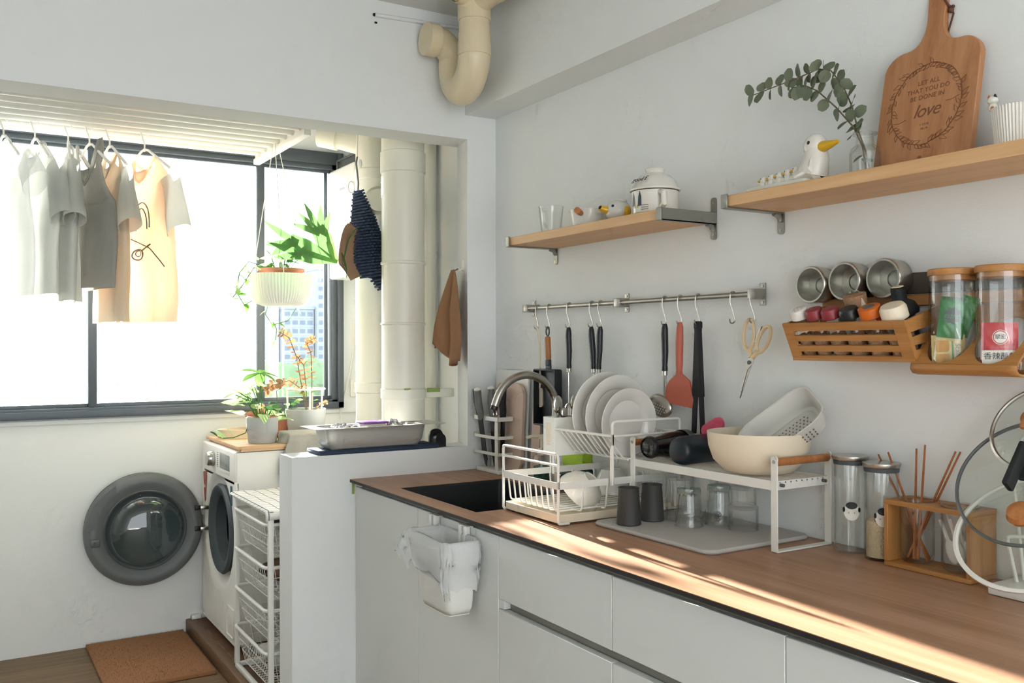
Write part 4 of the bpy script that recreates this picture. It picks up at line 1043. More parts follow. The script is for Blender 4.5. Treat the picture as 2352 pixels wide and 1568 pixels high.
tubep('socket_collar', [(A.x, A.y, 2.545), (A.x, A.y, 2.60)], R * 1.03); tubep('socket_collar', [(A.x, A.y, 2.42), (A.x, A.y, 2.47)], R * 1.03)
tubep('rear_arm', [(B.x, B.y, 2.43), (B.x, B.y, 2.50)], R * .93)
tubep('cleanout_elbow', [(B.x, B.y, 2.47), (B.x - .02, B.y, 2.505), (B.x - .05, B.y, 2.525), (B.x - .10, B.y, 2.53)], R * .92)
tubep('cleanout_cap', [(B.x - .075, B.y, 2.53), (B.x - .12, B.y, 2.53)], R * 1.05)
MB().tube([(A.x - .02, A.y, 2.62), (A.x - .085, A.y - .03, 2.625)], R * .6, 24, cap=False).tube([(A.x - .02, A.y, 2.62), (A.x - .084, A.y - .03, 2.625)], R * .53, 24).build('side_stub', 'cream_pipe', t)
tubep('branch_pipe', [(A.x, A.y, 2.60), (A.x + .02, A.y - .10, 2.62), (A.x + .02, A.y - .42, 2.625)], R * .7)
tubep('branch_collar', [(A.x + .02, A.y - .13, 2.62), (A.x + .02, A.y - .18, 2.62)], R * .75); tubep('branch_collar', [(A.x + .02, A.y - .31, 2.623), (A.x + .02, A.y - .36, 2.624)], R * .76)
t = thing('conduit', 'thin white conduit running along the wall to the ceiling drain', 'pipe', (-.4, 0, 2.6))
MB().cyl((-.52, -.006, 2.612), (-.10, -.006, 2.628), .0075, n=10).build('tube', 'wall', t)
MB().ell((-.522, -.004, 2.613), .006, .006, .006, 8, 6).ell((-.515, -.003, 2.585), .006, .003, .004, 8, 6).build('stain', 'black_matte', t)
# ================================================================== base cabinets and worktop
CT = .9
YE = [-.042, -.532, -1.034, -1.534, -2.036, -2.536]
t = thing('base_cabinet', 'plain white two-door sink cabinet behind the hanging bin', 'cabinet', (-.3, -.54, 0))
MB().box(-.58, -.002, YE[2], -.002, .08, .70).box(-.58, -.56, YE[2], -.002, .7, .86).build('carcass', 'cabinet_side', t, smooth=False)
for a, b_ in ((YE[0], YE[1]), (YE[1], YE[2])): MB().rbox(-.60, -.581, b_ + .0012, a - .0012, .10, .872, .0015, 1).build('door', 'cabinet', t)
MB().rbox(-.598, -.58, YE[0] + .001, -.003, .10, .872, .0015, 1).build('filler', 'cabinet', t)
MB().box(-.55, -.53, -1.03, -.01, 0, .08).build('plinth', 'alu_recess', t, smooth=False)
cl = ['white drawer cabinet beside the sink cabinet', 'white drawer cabinet second from the sink cabinet', 'white drawer cabinet under the near end of the worktop']
for i in range(2, 5):
    a, b_ = YE[i], YE[i + 1]
    t = thing('base_cabinet', cl[i - 2], 'cabinet', (-.3, (a + b_) / 2, 0), group='drawer cabinets under the worktop')
    MB().box(-.56, -.002, b_ + .0005, a - .0005, .08, .86).build('carcass', 'cabinet_side', t, smooth=False)
    MB().rbox(-.60, -.578, b_ + .0012, a - .0012, .704, .872, .0015, 1).build('drawer', 'cabinet', t)
    MB().rbox(-.60, -.578, b_ + .0012, a - .0012, .40, .677, .0015, 1).build('drawer', 'cabinet', t)
    MB().rbox(-.60, -.578, b_ + .0012, a - .0012, .10, .396, .0015, 1).build('drawer', 'cabinet', t)
    MB().box(-.578, -.565, b_, a - (.025 if i == 2 else 0), .672, .708).build('finger_rail', 'alu', t, smooth=False)
    if i == 2: MB().box(-.598, -.566, a - .026, a - .001, .68, .703).build('end_block', 'cabinet', t, smooth=False)
    MB().box(-.55, -.53, b_, a, 0, .08).build('plinth', 'alu_recess', t, smooth=False)
t = thing('worktop', 'long wood-grain worktop with a dark edge along the wall', 'worktop', (-.31, -1.4, CT))
# slab in strips around the sink cut-out
sx0, sx1, sy0, sy1 = -.552, -.142, -.825, -.285
top = MB()
def slab(bm, z0, z1, x_out=-.62):
    xs = [x_out, sx0, sx1, -.0005]; ys = [-3.0, sy0, sy1, -.0005]; vs = []; fs = []
    for z in (z0, z1):
        for y in ys:
            for x in xs: vs.append((x, y, z))
    for j in range(3):
        for i in range(3):
            if i == 1 and j == 1: continue
            a = j * 4 + i; fs += [(a, a + 4, a + 5, a + 1), (16 + a, 16 + a + 1, 16 + a + 5, 16 + a + 4)]
    for a, b_ in ((0, 1), (1, 2), (2, 3), (3, 7), (7, 11), (11, 15), (15, 14), (14, 13), (13, 12), (12, 8), (8, 4), (4, 0), (5, 9), (9, 10), (10, 6), (6, 5)): fs.append((a, b_, 16 + b_, 16 + a))
    bm.add(vs, fs)
slab(top, CT - .0015, CT, -.6195); top.build('surface', 'counter', t, smooth=False)
core = MB(); slab(core, CT - .011, CT - .0015, -.62); core.build('core_edge', 'counter_edge', t, smooth=False)
MB().rbox(-.588, -.55, -3.0, -.045, .861, .8888, .002, 1).build('grip_profile', 'alu', t)
MB().rbox(-.598, -.55, -.042, -.003, .874, .8888, .002, 1).build('end_stop', 'white_plastic', t)
MB().rbox(-.612, -.602, -.0016, -.0004, .845, .887, .0004, 1).build('tape_scrap', 'tape', t)
# sink
t = thing('sink', 'black undermount sink basin sunk into the worktop', 'sink', (-.347, -.555, .70))
s_ = MB(); rr0 = rrect(sx1 - sx0 - .001, sy1 - sy0 - .001, .004, 5); rr1 = rrect(sx1 - sx0 - .006, sy1 - sy0 - .006, .02, 5); rr2 = rrect(sx1 - sx0 - .03, sy1 - sy0 - .03, .03, 5); n = len(rr0); ccx, ccy = (sx0 + sx1) / 2, (sy0 + sy1) / 2
s_.add([(ccx + x, ccy + y, CT - .0025) for x, y in rr0] + [(ccx + x, ccy + y, CT - .012) for x, y in rr1] + [(ccx + x, ccy + y, .725) for x, y in rr1] + [(ccx + x, ccy + y, .715) for x, y in rr2],
       [(k * n + i, k * n + (i + 1) % n, (k + 1) * n + (i + 1) % n, (k + 1) * n + i) for k in range(3) for i in range(n)] + [tuple(3 * n + i for i in range(n))])
s_.build('basin', 'sink', t)
MB().lathe([(.045, .7155), (.045, .718), (.03, .716), (0, .7158)], 28, (ccx, ccy, 0)).build('drain', 'steel', t)
# ------------------------------------------------------------------ hanging bin
t = thing('hanging_bin', 'small white bin hooked over the sink cabinet door', 'bin', (-.665, -.84, .645))
bp = MB()
def binsh(u, v):
    q = rrect(2, 2, .35, 6); n = len(q); f = u * n; i = int(f) % n; k = f - int(f); px = q[i][0] * (1 - k) + q[(i + 1) % n][0] * k; py = q[i][1] * (1 - k) + q[(i + 1) % n][1] * k
    z = .645 + .195 * v; e = min(1, v * 9) ** .5; wx = (.043 + .012 * v) * (.88 + .12 * e); wy = (.088 + .022 * v) * (.94 + .06 * e)
    return (-.662 - .006 * v + px * wx, -.848 + py * wy, z)
bp.grid(binsh, 56, 14, True); bp.add([binsh(k / 56, 0) for k in range(56)], [tuple(range(56))])
o = bp.build('bucket', 'white_plastic', t); md = o.modifiers.new('s', 'SOLIDIFY'); md.thickness = .003; md.offset = -1
for yy in (-.67, -.86):
    MB().rbox(-.617, -.597, yy - .03, yy + .03, .8722, .8752, .001, 1).rbox(-.62, -.602, yy - .02, yy - .008, .80, .8745, .002).rbox(-.62, -.602, yy + .008, yy + .02, .80, .8745, .002).build('hook', 'white_plastic', t)
# plastic liner folded over the rim
def liner(u, v):
    a = 2 * PI * u; q = binsh((u) % 1, 1.0); cx_, cy_ = -.668, -.848
    d = Vector((q[0] - cx_, q[1] - cy_)); f = 1
    nz = noise.noise(Vector((math.cos(a) * 2.5, math.sin(a) * 2.5, v * 3))) ; n2 = noise.noise(Vector((math.cos(a) * 7, math.sin(a) * 7, v * 6)))
    if v < .35:   # inside, going up
        k = v / .35; r = .9; z = .74 + .11 * k
        return (cx_ + d.x * r, cy_ + d.y * r, z + .01 * nz)
    k = (v - .35) / .65
    low = .095 + .05 * math.sin(a + 3.77) + .04 * n2       # hem length varies round the rim
    left = max(0, math.sin(a)) ** 3
    r = 1.03 + .10 * math.sin(min(1, k * 1.3) * PI) * (1 + nz) + .55 * left * k
    z = .855 + .012 * math.sin(k * PI) - low * k * (1.0 + .3 * nz)
    return (cx_ + d.x * r + (.012 * n2 - .02 * left) * k, cy_ + d.y * r + .02 * nz * k, z)
lb = MB().grid(liner, 72, 30, True).build('bin_liner', 'cl_bag', angle=180)
tag(lb, 'crumpled translucent white plastic bag lining the hanging bin', 'plastic bag')

# ------------------------------------------------------------------ knife stand and boards
t = thing('knife_stand', 'white metal knife stand in the worktop corner', 'knife stand', (-.075, -.115, CT))
kx0, kx1, ky0, ky1 = -.112, -.052, -.205, -.035
MB().rbox(kx0, kx1, ky0, ky1, CT + .0005, CT + .016, .004).build('base', 'white_metal', t)
for x, y in ((kx0 + .004, ky0 + .02), (kx1 - .004, ky1 - .035)):
    MB().rbox(x - .003, x + .003, y - .009, y + .009, CT + .015, CT + .215, .001, 1).build('upright', 'white_metal', t)
for z in (CT + .07, CT + .132, CT + .20):
    h_ = .012 if z < CT + .19 else .016; q = [(kx0 - .004, ky0 - .004), (kx1 + .004, ky0 - .004), (kx1 + .004, ky1 + .004), (kx0 - .004, ky1 + .004)]
    bb = MB()
    for k in range(4):
        (xa, ya), (xb, yb) = q[k], q[(k + 1) % 4]; bb.rbox(min(xa, xb) - .0012, max(xa, xb) + .0012, min(ya, yb) - .0012, max(ya, yb) + .0012, z, z + h_, .0008, 1)
    bb.build('ring', 'white_metal', t)
def knife(label, x, y, tilt, hc, cap, L=.115):
    MM = Matrix.Translation((x, y, CT + .02)) @ Matrix.Rotation(tilt[0], 4, 'X') @ Matrix.Rotation(tilt[1], 4, 'Y')
    t = thing('kitchen_knife', label, 'knife', (x, y, CT + .02), group='knives in the white stand')
    MB().prism([(-.016, .03), (-.004, .0), (.004, .005), (.014, .06), (.014, .19), (-.016, .19)], -.001, .001, MM @ frame3((0, 0, 0), (0, 1, 0), (0, 0, 1))).build('blade', 'blade_dark', t, smooth=False)
    MB().tube([(0, .0, .185), (0, -.002, .215), (0, .004, .25), (0, 0, .30)], [.011, .0135, .0145, .0135], 12, mtx=MM).build('handle', hc, t)
    if cap: MB().ell((0, 0, .302), .015, .015, .008, 12, 8, MM).build('end_cap', cap, t)
mat('knife_grey', '#6f706c', .45)
knife('black-handled knife leaning in the white stand nearest the low wall', -.082, -.06, (-.12, -.08), 'black_plastic', None)
knife('grey-handled knife with a pale end standing tall in the stand', -.082, -.125, (-.03, -.03), 'knife_grey', 'ceramic')
knife('grey-handled knife with a pale end leaning forward in the stand', -.095, -.085, (.06, -.16), 'knife_grey', 'ceramic')
knife('black-handled knife at the wall side of the stand', -.075, -.17, (.0, .02), 'black_matte', None)
sc = thing('kitchen_shears', 'steel kitchen shears with a pink sheath in the knife stand', 'shears', (-.09, -.155, CT + .02))
MB().prism([(-.014, .16), (-.002, .03), (.002, .03), (.014, .16)], -.0015, .0015, frame3((-.09, -.155, CT), (0, 1, 0), (0, 0, 1))).build('blade', 'steel', sc, smooth=False)
MB().prism([(-.01, .13), (-.004, .19), (.01, .2), (.014, .13)], -.0022, .0022, frame3((-.09, -.155, CT), (0, 1, 0), (0, 0, 1))).build('sheath', 'pink', sc, smooth=False)
MB().tube([(-.09, -.145 + .012 * math.cos(a), CT + .225 + .016 * math.sin(a)) for a in [2 * PI * k / 14 for k in range(14)]], .0035, 6, closed=True).build('loop', 'steel', sc)
def roundtop(w, h, r, r2=.01):
    return [(-w / 2, 0), (w / 2, 0)] + [(w / 2 - r2 + r2 * math.cos(a), h - r2 + r2 * math.sin(a)) for a in [PI / 2 * k / 5 for k in range(6)]] + [(-w / 2 + r + r * math.cos(a), h - r + r * math.sin(a)) for a in [PI / 2 + PI / 2 * k / 8 for k in range(9)]]
bd = MB().prism(rrect(.235, .385, .02, 5), -.004, .004, frame3((-.022, -.152, CT + .1985), (0, -1, 0), (.045, 0, 1))).build('cutting_board', 'white_plastic', smooth=False)
tag(bd, 'white plastic cutting board leaning in the corner behind the tap', 'cutting board')
mat('board_pink', '#cdb4a2', .6, var=.06, vscale=14)
bd = MB().prism(rrect(.21, .335, .055, 8), -.006, .006, frame3((-.041, -.165, CT + .176), (0, -1, 0), (.05, 0, 1))).build('cutting_board', 'board_pink')
tag(bd, 'pinkish wooden cutting board with rounded corners behind the knife stand', 'cutting board')
bd = MB().prism(rrect(.055, .30, .02, 6), -.004, .004, frame3((-.025, -.335, CT + .153), (0, -1, 0), (.05, 0, 1))).build('cutting_board', 'board_pink', smooth=False)
tag(bd, 'narrow pale board standing against the wall behind the tap', 'cutting board')
# ------------------------------------------------------------------ tap, soap, sponge
t = thing('kitchen_tap', 'brushed steel gooseneck tap arching over the sink', 'tap', (-.085, -.55, CT))
pts = [(-.085, -.55, CT + .03), (-.085, -.55, CT + .265)] + [(-.205 + .12 * math.cos(a), -.55, CT + .272 + .115 * math.sin(a)) for a in [PI * k / 16 for k in range(0, 15)]]
q = pts[-1]; pts.append((q[0] - .012, -.55, q[2] - .03))
MB().tube(pts, .0135, 20).build('spout', 'steel', t)
MB().lathe([(0, 0), (.027, 0), (.027, .006), (.02, .012), (.019, .05), (.0135, .055)], 28, (-.085, -.55, CT + .0002)).build('base', 'steel', t)
p1 = Vector(pts[-1]); d_ = (p1 - Vector(pts[-2])).normalized(); MB().cyl(p1 - d_ * .002, p1 + d_ * .012, .0125, n=18).build('aerator', 'black_plastic', t)
MB().tube([(-.085, -.57, CT + .04), (-.085, -.60, CT + .045), (-.085, -.64, CT + .06)], [.009, .006, .005], 12).build('lever', 'steel', t)
t = thing('soap_dispenser', 'clear soap bottle with a cream pump beside the tap', 'soap dispenser', (-.08, -.455, CT))
MB().lathe([(0, 0), (.03, 0), (.033, .004), (.033, .085), (.028, .098), (.014, .104), (.014, .112)], 32, (-.08, -.455, CT + .0003)).build('bottle', 'glass_cup', t)
MB().lathe([(0, .003), (.029, .003), (.03, .06), (0, .06)], 28, (-.08, -.455, CT + .0003)).build('soap', 'sponge_dark', t)
MB().lathe([(.016, .10), (.017, .118), (.012, .122), (.006, .124), (.006, .155), (.012, .156), (.012, .172), (0, .174)], 24, (-.08, -.455, CT)).tube([(-.08, -.455, CT + .165), (-.11, -.44, CT + .166), (-.13, -.43, CT + .160)], .006, 10).build('pump', 'cream_plastic', t)
t = thing('sponge_caddy', 'clear caddy holding sponges behind the dish rack', 'caddy', (-.10, -.70, CT))
MB().rbox(-.135, -.07, -.765, -.635, CT + .0005, CT + .003, .001, 1).rbox(-.137, -.134, -.765, -.635, CT + .0005, CT + .10, .001, 1).rbox(-.071, -.068, -.765, -.635, CT + .0005, CT + .10, .001, 1).build('tray', 'glass_cup', t)
tag(MB().rbox(-.125, -.08, -.76, -.645, CT + .084, CT + .135, .006).build('sponge', 'sponge_green'), 'yellow-green sponge on end in the clear caddy', 'sponge')
tag(MB().rbox(-.13, -.075, -.755, -.64, CT + .0035, CT + .083, .006).build('scouring_pad', 'sponge_dark'), 'dark green scouring pad under the yellow-green sponge', 'scouring pad')

# ------------------------------------------------------------------ two-tier dish rack
t = thing('dish_rack', 'white wire two-tier dish rack with a drip tray beside the sink', 'dish rack', (-.27, -.985, CT))
X0, X1, Y0, Y1 = -.468, -.055, -1.128, -.84; W_ = .0042
fr = MB()
for y in (Y0, Y1): MB().tube(rpath([(X0 + .035, y, CT + .006), (X0, y, CT + .006), (X0, y, CT + .12)], .008), W_, 8).build('front_leg', 'white_metal', t)
fr.tube(rpath([(X0, Y0, CT + .1), (X0, Y0, CT + .193), (X0, Y1, CT + .193), (X0, Y1, CT + .1)], .012), W_, 8)
fr.tube([(X0, Y0, CT + .163), (X0, Y1, CT + .163)], W_ * .9, 8)
for y in (Y0, Y1): MB().tube([(X1, y, CT + .006), (X1, y, CT + .12)], W_, 8).build('rear_leg', 'white_metal', t)
fr.build('front_rail', 'white_metal', t)
bnd = MB()
zb0, zb1 = CT + .098, CT + .117
bnd.box(X0 - .001, X0 + .001, Y0, Y1, zb0, zb1).box(X0, X1, Y0 - .001, Y0 + .001, zb0, zb1).box(X0, X1, Y1 - .001, Y1 + .001, zb0, zb1).box(X1 - .001, X1 + .001, Y0, Y1, zb0, zb1)
bnd.build('flat_band', 'white_metal', t, smooth=False)
wr = MB()
for k in range(1, 10):
    y = Y1 + (Y0 - Y1) * k / 10; wr.tube(rpath([(X0, y, zb0 + .005), (X0 + .008, y, CT + .035), (X1 - .008, y, CT + .035), (X1, y, zb0 + .005)], .012), .0026, 6)
for k in range(1, 5):
    x = X0 + (X1 - X0) * k / 5; wr.tube(rpath([(x, Y0, zb0 + .005), (x, Y0 + .008, CT + .032), (x, Y1 - .008, CT + .032), (x, Y1, zb0 + .005)], .012), .0026, 6)
wr.build('lower_wires', 'white_metal', t)
XU = -.30
up = MB()
for y in (Y0 - .015, Y1 - .015): up.tube([(XU, y, CT + .098), (XU, y, CT + .20)], W_, 8).tube([(X1, y, CT + .098), (X1, y, CT + .20)], W_, 8)
YU0, YU1 = Y0 - .02, Y1 + .0
up.tube(rpath([(XU, YU1, CT + .23), (XU, YU1, CT + .235), (X1, YU1, CT + .235), (X1, YU1, CT + .23)], .005), W_, 8)
up.tube(rpath([(XU, YU0, CT + .21), (XU, YU0, CT + .275), (X1, YU0, CT + .275), (X1, YU0, CT + .21)], .012), W_, 8)
up.tube([(XU, YU0, CT + .1), (XU, YU0, CT + .24)], W_, 8).tube([(X1, YU0, CT + .1), (X1, YU0, CT + .24)], W_, 8)
up.tube([(XU, YU0, CT + .235), (XU, YU1, CT + .235)], W_, 8).tube([(X1, YU0, CT + .235), (X1, YU1, CT + .235)], W_, 8).tube([(XU, YU0, CT + .235), (X1, YU0, CT + .235)], W_ * .8, 8)
up.tube(rpath([(XU, YU1, CT + .1), (XU, YU1, CT + .268), (XU + .02, YU1, CT + .268), (XU + .03, YU1, CT + .235)], .01), W_ * .8, 8)
up.build('upper_frame', 'white_metal', t)
uw = MB()
for k in range(1, 12):
    y = YU0 + (YU1 - YU0) * k / 12; uw.tube(rpath([(XU, y, CT + .235), (XU + .06, y, CT + .165), (X1 - .06, y, CT + .165), (X1, y, CT + .235)], .012), .0022, 6)
for x in (XU + .07, (XU + X1) / 2, X1 - .07): uw.tube([(x, YU0 + .02, CT + .163), (x, YU1 - .02, CT + .163)], .0024, 6)
uw.build('upper_wires', 'white_metal', t)
def trayb(z0, z1):
    b = MB(); b.rbox(X0 + .005, X1 - .01, Y0 + .004, Y1 - .004, z0, z0 + .004, .001, 1)
    for a in ((X0 + .005, X0 + .008, Y0 + .004, Y1 - .004), (X1 - .013, X1 - .01, Y0 + .004, Y1 - .004), (X0 + .005, X1 - .01, Y0 + .004, Y0 + .007), (X0 + .005, X1 - .01, Y1 - .007, Y1 - .004)): b.rbox(*a, z0, z1, .001, 1)
    return b
trayb(CT + .003, CT + .028).build('drip_tray', 'cream_plastic', t)
def plate(label, x, y, z, R, tilt):
    MM = Matrix.Translation((x, y, z)) @ Matrix.Rotation(PI / 2 + tilt, 4, 'X')
    prof = [(0, 0), (R * .58, 0), (R * .62, .003), (R * .68, .012), (R * .97, .018), (R, .0195), (R * .985, .022), (R * .7, .016), (R * .62, .006), (0, .0045)]
    return tag(MB().lathe(prof, 56, mtx=MM).build('dinner_plate', 'ceramic_white'), label, 'plate', 'plates in the dish rack')
plate('front smallest white plate standing in the dish rack', -.188, -1.062, 1.165, .1, .05)
plate('middle large white plate standing in the dish rack', -.178, -.995, 1.183, .118, .06)
plate('rearmost large white plate standing in the dish rack', -.178, -.935, 1.187, .122, .06)
def bowl_prof(R, h, foot=.4, th=.004): return [(0, .004), (R * foot * .9, .003), (R * foot, 0), (R * foot + .003, .004), (R * .75, h * .35), (R * .95, h * .75), (R, h), (R - th, h), (R * .92, h * .72), (R * .7, h * .35), (R * .35, .012), (0, .01)]
MM = Matrix.Translation((-.285, -1.01, CT + .105)) @ Matrix.Rotation(math.radians(128), 4, Vector((.75, .66, 0)))
o = MB().lathe(bowl_prof(.068, .062, .38), 48, mtx=Matrix.Translation((-.31, -1.035, CT + .085)) @ Vector((0, 0, 1)).rotation_difference(Vector((-.35, .6, -.72))).to_matrix().to_4x4() @ Matrix.Translation((0, 0, -.03))).build('rice_bowl', 'ceramic')
tag(o, 'cream bowl lying tilted in the lower dish rack showing its foot', 'bowl', 'bowls in the dish rack')
o = MB().lathe(bowl_prof(.062, .07, .5), 48, mtx=Matrix.Translation((-.135, -.93, CT + .108)) @ Matrix.Rotation(PI, 4, 'X')).build('rice_bowl', 'ceramic_white')
tag(o, 'white bowl upside down at the wall side of the lower dish rack', 'bowl', 'bowls in the dish rack')
# utensil box
t = thing('utensil_box', 'white plastic utensil box hooked on the upper dish rack', 'utensil holder', (-.21, -.83, 1.05))
bb = MB().rbox(-.302, -.135, -.868, -.865, 1.052, 1.168, .001, 1).rbox(-.302, -.135, -.808, -.805, 1.052, 1.168, .001, 1).rbox(-.304, -.300, -.868, -.805, 1.052, 1.168, .001, 1).rbox(-.138, -.135, -.868, -.805, 1.052, 1.168, .001, 1).rbox(-.302, -.136, -.867, -.806, 1.052, 1.056, .001, 1)
bb.build('box', 'white_plastic', t)
MB().rbox(-.3055, -.3035, -.848, -.824, 1.085, 1.15, .001, 1).build('slot', 'cream_plastic', t)
def spoon(label, x, y, z0, lean, L, w, m='chrome', head='spoon'):
    MM = Matrix.Translation((x, y, z0)) @ Matrix.Rotation(lean[0], 4, 'X') @ Matrix.Rotation(lean[1], 4, 'Y')
    t = thing('serving_spoon', label, 'spoon', (x, y, z0), group='steel utensils in the white box')
    MB().tube([(0, 0, 0), (0, .002, L * .6), (0, 0, L)], [.003, .0025, .003], 8, mtx=MM).build('handle', m, t)
    MB().ell((0, 0, L + w * .9), w * .65, .006, w, 18, 12, MM).build('bowl', m, t)
spoon('steel ladle head poking out beside the plates', -.27, -.835, 1.06, (0, .0), .12, .028)
spoon('steel spoon behind the ladle in the white box', -.22, -.83, 1.06, (.0, .10), .13, .024)
spoon('steel spoon close to the rearmost plate', -.25, -.845, 1.06, (.05, -.06), .10, .02)

# ------------------------------------------------------------------ drying mat, cups, glasses
mt = MB().prism(rrect(.355, .45, .03, 8), 0, .011, Matrix.Translation((-.197, -1.375, CT + .0005)) @ Matrix.Rotation(.015, 4, 'Z')).build('drying_mat', 'stone_mat')
mt.modifiers.new('b', 'BEVEL').width = .004
tag(mt, 'grey stone drying mat lying on the worktop under the glasses', 'drying mat')
ZM = CT + .0118
def cup(label, x, y, r0, r1, h, m, name='tumbler', cat='cup', group=None, upside=True):
    a, b_ = (r1, r0) if upside else (r0, r1)   # a bottom radius
    prof = [(0, h), (b_ - .003, h), (b_, h - .003), (a, 0), (a - .003, 0), (b_ - .004, h - .007), (0, h - .008)] if upside else [(0, 0), (a, 0), (b_, h), (b_ - .003, h), (a - .003, .004), (0, .004)]
    return tag(MB().lathe(prof, 40, (x, y, ZM)).build(name, m), label, cat, group)
mat('cup_black', '#3a3a38', .55, var=.03)
for lab, x, y in (('charcoal cup nearest the worktop edge on the drying mat', -.325, -1.25), ('charcoal cup next to the tall ribbed glass on the drying mat', -.235, -1.238)):
    tag(MB().lathe([(0, 0), (.031, 0), (.033, .002), (.027, .094), (.0285, .098), (.026, .0985), (.025, .09), (.029, .006), (0, .005)], 40, (x, y, ZM)).build('cup', 'cup_black'), lab, 'cup', 'charcoal cups')
def ribbed(label, x, y, R, h, n=36, m='glass_cup', base=.006, r2=None, z=ZM, cat='glass', name='drinking_glass'):
    r2 = r2 or R
    t = thing(name, label, cat, (x, y, z), group='upturned glasses on the drying mat')
    def f(u, v):
        a = 2 * PI * u; r = R + (r2 - R) * v + .0011 * math.sin(a * n); return (x + r * math.cos(a), y + r * math.sin(a), z + .001 + h * v)
    MB().grid(f, n * 6, 6, True).lathe([(r2, h + .001), (r2 - .002, h + .002), (0, h + .002)], 40, (x, y, z)).build('wall', m, t, angle=70)
    MB().lathe([(R - .0028, .001), (r2 - .003, h - base), (0, h - base)], 40, (x, y, z)).build('inner_wall', m, t)
    MB().tube([(x + (R - .0012) * math.cos(2 * PI * k / 40), y + (R - .0012) * math.sin(2 * PI * k / 40), z + .0018) for k in range(40)], .0018, 6, closed=True).build('rim', m, t)
    return t
def faceted(label, x, y, ra, rb, h, logo=False):
    t = thing('drinking_glass', label, 'glass', (x, y, ZM), group='upturned glasses on the drying mat')
    def f(u, v):
        a = 2 * PI * u; r = ra + (rb - ra) * v; k = .5 + .5 * math.cos(a * 10); bulge = .0035 * math.exp(-((v - .38) / .05) ** 2)
        r -= .0022 * (1 - k) * (1 if v > .38 else .1); r += bulge; return (x + r * math.cos(a), y + r * math.sin(a), ZM + .001 + h * v)
    MB().grid(f, 100, 22, True).build('wall', 'glass_cup', t, angle=60)
    MB().lathe([(rb, h), (rb + .001, h + .004), (rb, h + .014), (rb - .003, h + .016), (0, h + .014)], 40, (x, y, ZM)).build('thick_base', 'glass_green', t)
    MB().lathe([(ra - .003, .001), (rb - .004, h - .004), (0, h - .004)], 40, (x, y, ZM)).build('inner_wall', 'glass_cup', t)
    MB().tube([(x + (ra - .0012) * math.cos(2 * PI * k / 40), y + (ra - .0012) * math.sin(2 * PI * k / 40), ZM + .002) for k in range(40)], .002, 6, closed=True).build('rim', 'glass_cup', t)
    if logo:
        d = Vector((-.79, -.61, 0)); p = Vector((x, y, ZM + .028)) + d * (ra + .001)
        FMx = frame3(p, Vector((0, 0, 1)).cross(d), (0, 0, 1))
        for rr_ in (.013, .0105): MB().tube([(rr_ * math.cos(2 * PI * k / 24), rr_ * math.sin(2 * PI * k / 24), .0004) for k in range(24)], .0006, 5, closed=True, mtx=FMx).build('logo_ring', 'dark_grey', t)
        lg = MB()
        for k in range(4):
            a = PI * k / 4; lg.tube([(.0095 * math.cos(a), .0095 * math.sin(a), .0004), (-.0095 * math.cos(a), -.0095 * math.sin(a), .0004)], .0009, 5, mtx=FMx)
        lg.tube([(.006 * math.cos(2 * PI * k / 16), .006 * math.sin(2 * PI * k / 16), .0004) for k in range(16)], .001, 5, closed=True, mtx=FMx); lg.build('logo', 'dark_grey', t)
    return t
ribbed('tall ribbed glass beside the charcoal cups', -.165, -1.268, .036, .115)
ribbed('tall clear glass at the wall behind the faceted glasses', -.085, -1.285, .036, .125, 30)
faceted('faceted glass without a mark in front of the tall glasses', -.205, -1.352, .037, .030, .085)
faceted('faceted glass with a round printed mark', -.125, -1.38, .036, .030, .09, True)
ribbed('short ribbed glass at the near end of the mat', -.12, -1.462, .038, .060, 40)
ribbed('short ribbed glass stacked on top of the other short ribbed glass', -.12, -1.462, .033, .045, 36, z=ZM + .0645)

# ------------------------------------------------------------------ riser shelf
t = thing('riser_shelf', 'white metal counter shelf with wooden end handles over the glasses', 'shelf', (-.12, -1.39, CT))
xa, xb, ya, yb, zs = -.214, -.028, -1.655, -1.13, 1.045
for y in (ya, yb):
    zf_ = CT + (.0005 if y == ya else .0122)
    for x in (xa, xb): MB().rbox(x - .002, x + .002, y - .010, y + .010, zf_ + .001, 1.118, .001, 1).lathe([(.010, -.002), (.010, .002), (0, .002)], 14, mtx=Matrix.Translation((x, y, 1.118)) @ Matrix.Rotation(PI / 2, 4, 'Y')).build('post', 'white_metal', t)
    MB().rbox(xa, xb, y - .010, y + .010, zf_, zf_ + .004, .001, 1).build('foot_bar', 'white_metal', t)
    MB().cyl((xa + .003, y, 1.112), (xb - .003, y, 1.112), .0095, n=16).build('wooden_handle', 'handle_wood', t)
    for x in (xa + .02, xb - .02): MB().cyl((x, y - .011 if y == ya else y + .011, zs + .012), (x, y, zs + .012), .004, n=10).build('screw', 'dark_grey', t)
    MB().cyl((xa - .003, y, 1.113), (xa, y, 1.113), .0045, n=12).build('rivet', 'steel', t)
sr = MB().rbox(xa - .001, xa + .003, ya, yb, zs, zs + .022, .001, 1).rbox(xb - .003, xb + .001, ya, yb, zs, zs + .022, .001, 1).rbox(xa, xb, ya, ya + .003, zs, zs + .022, .001, 1).rbox(xa, xb, yb - .003, yb, zs, zs + .022, .001, 1)
sr.build('shelf_rim', 'white_metal', t)
sw = MB()
for k in range(1, 10): x = xa + (xb - xa) * k / 10; sw.tube([(x, ya, zs + .018), (x, yb, zs + .018)], .002, 6)
for k in range(1, 4): y = ya + (yb - ya) * k / 4; sw.tube([(xa, y, zs + .014), (xb, y, zs + .014)], .0022, 6)
sw.build('shelf_wires', 'white_metal', t)
ZR = zs + .0205
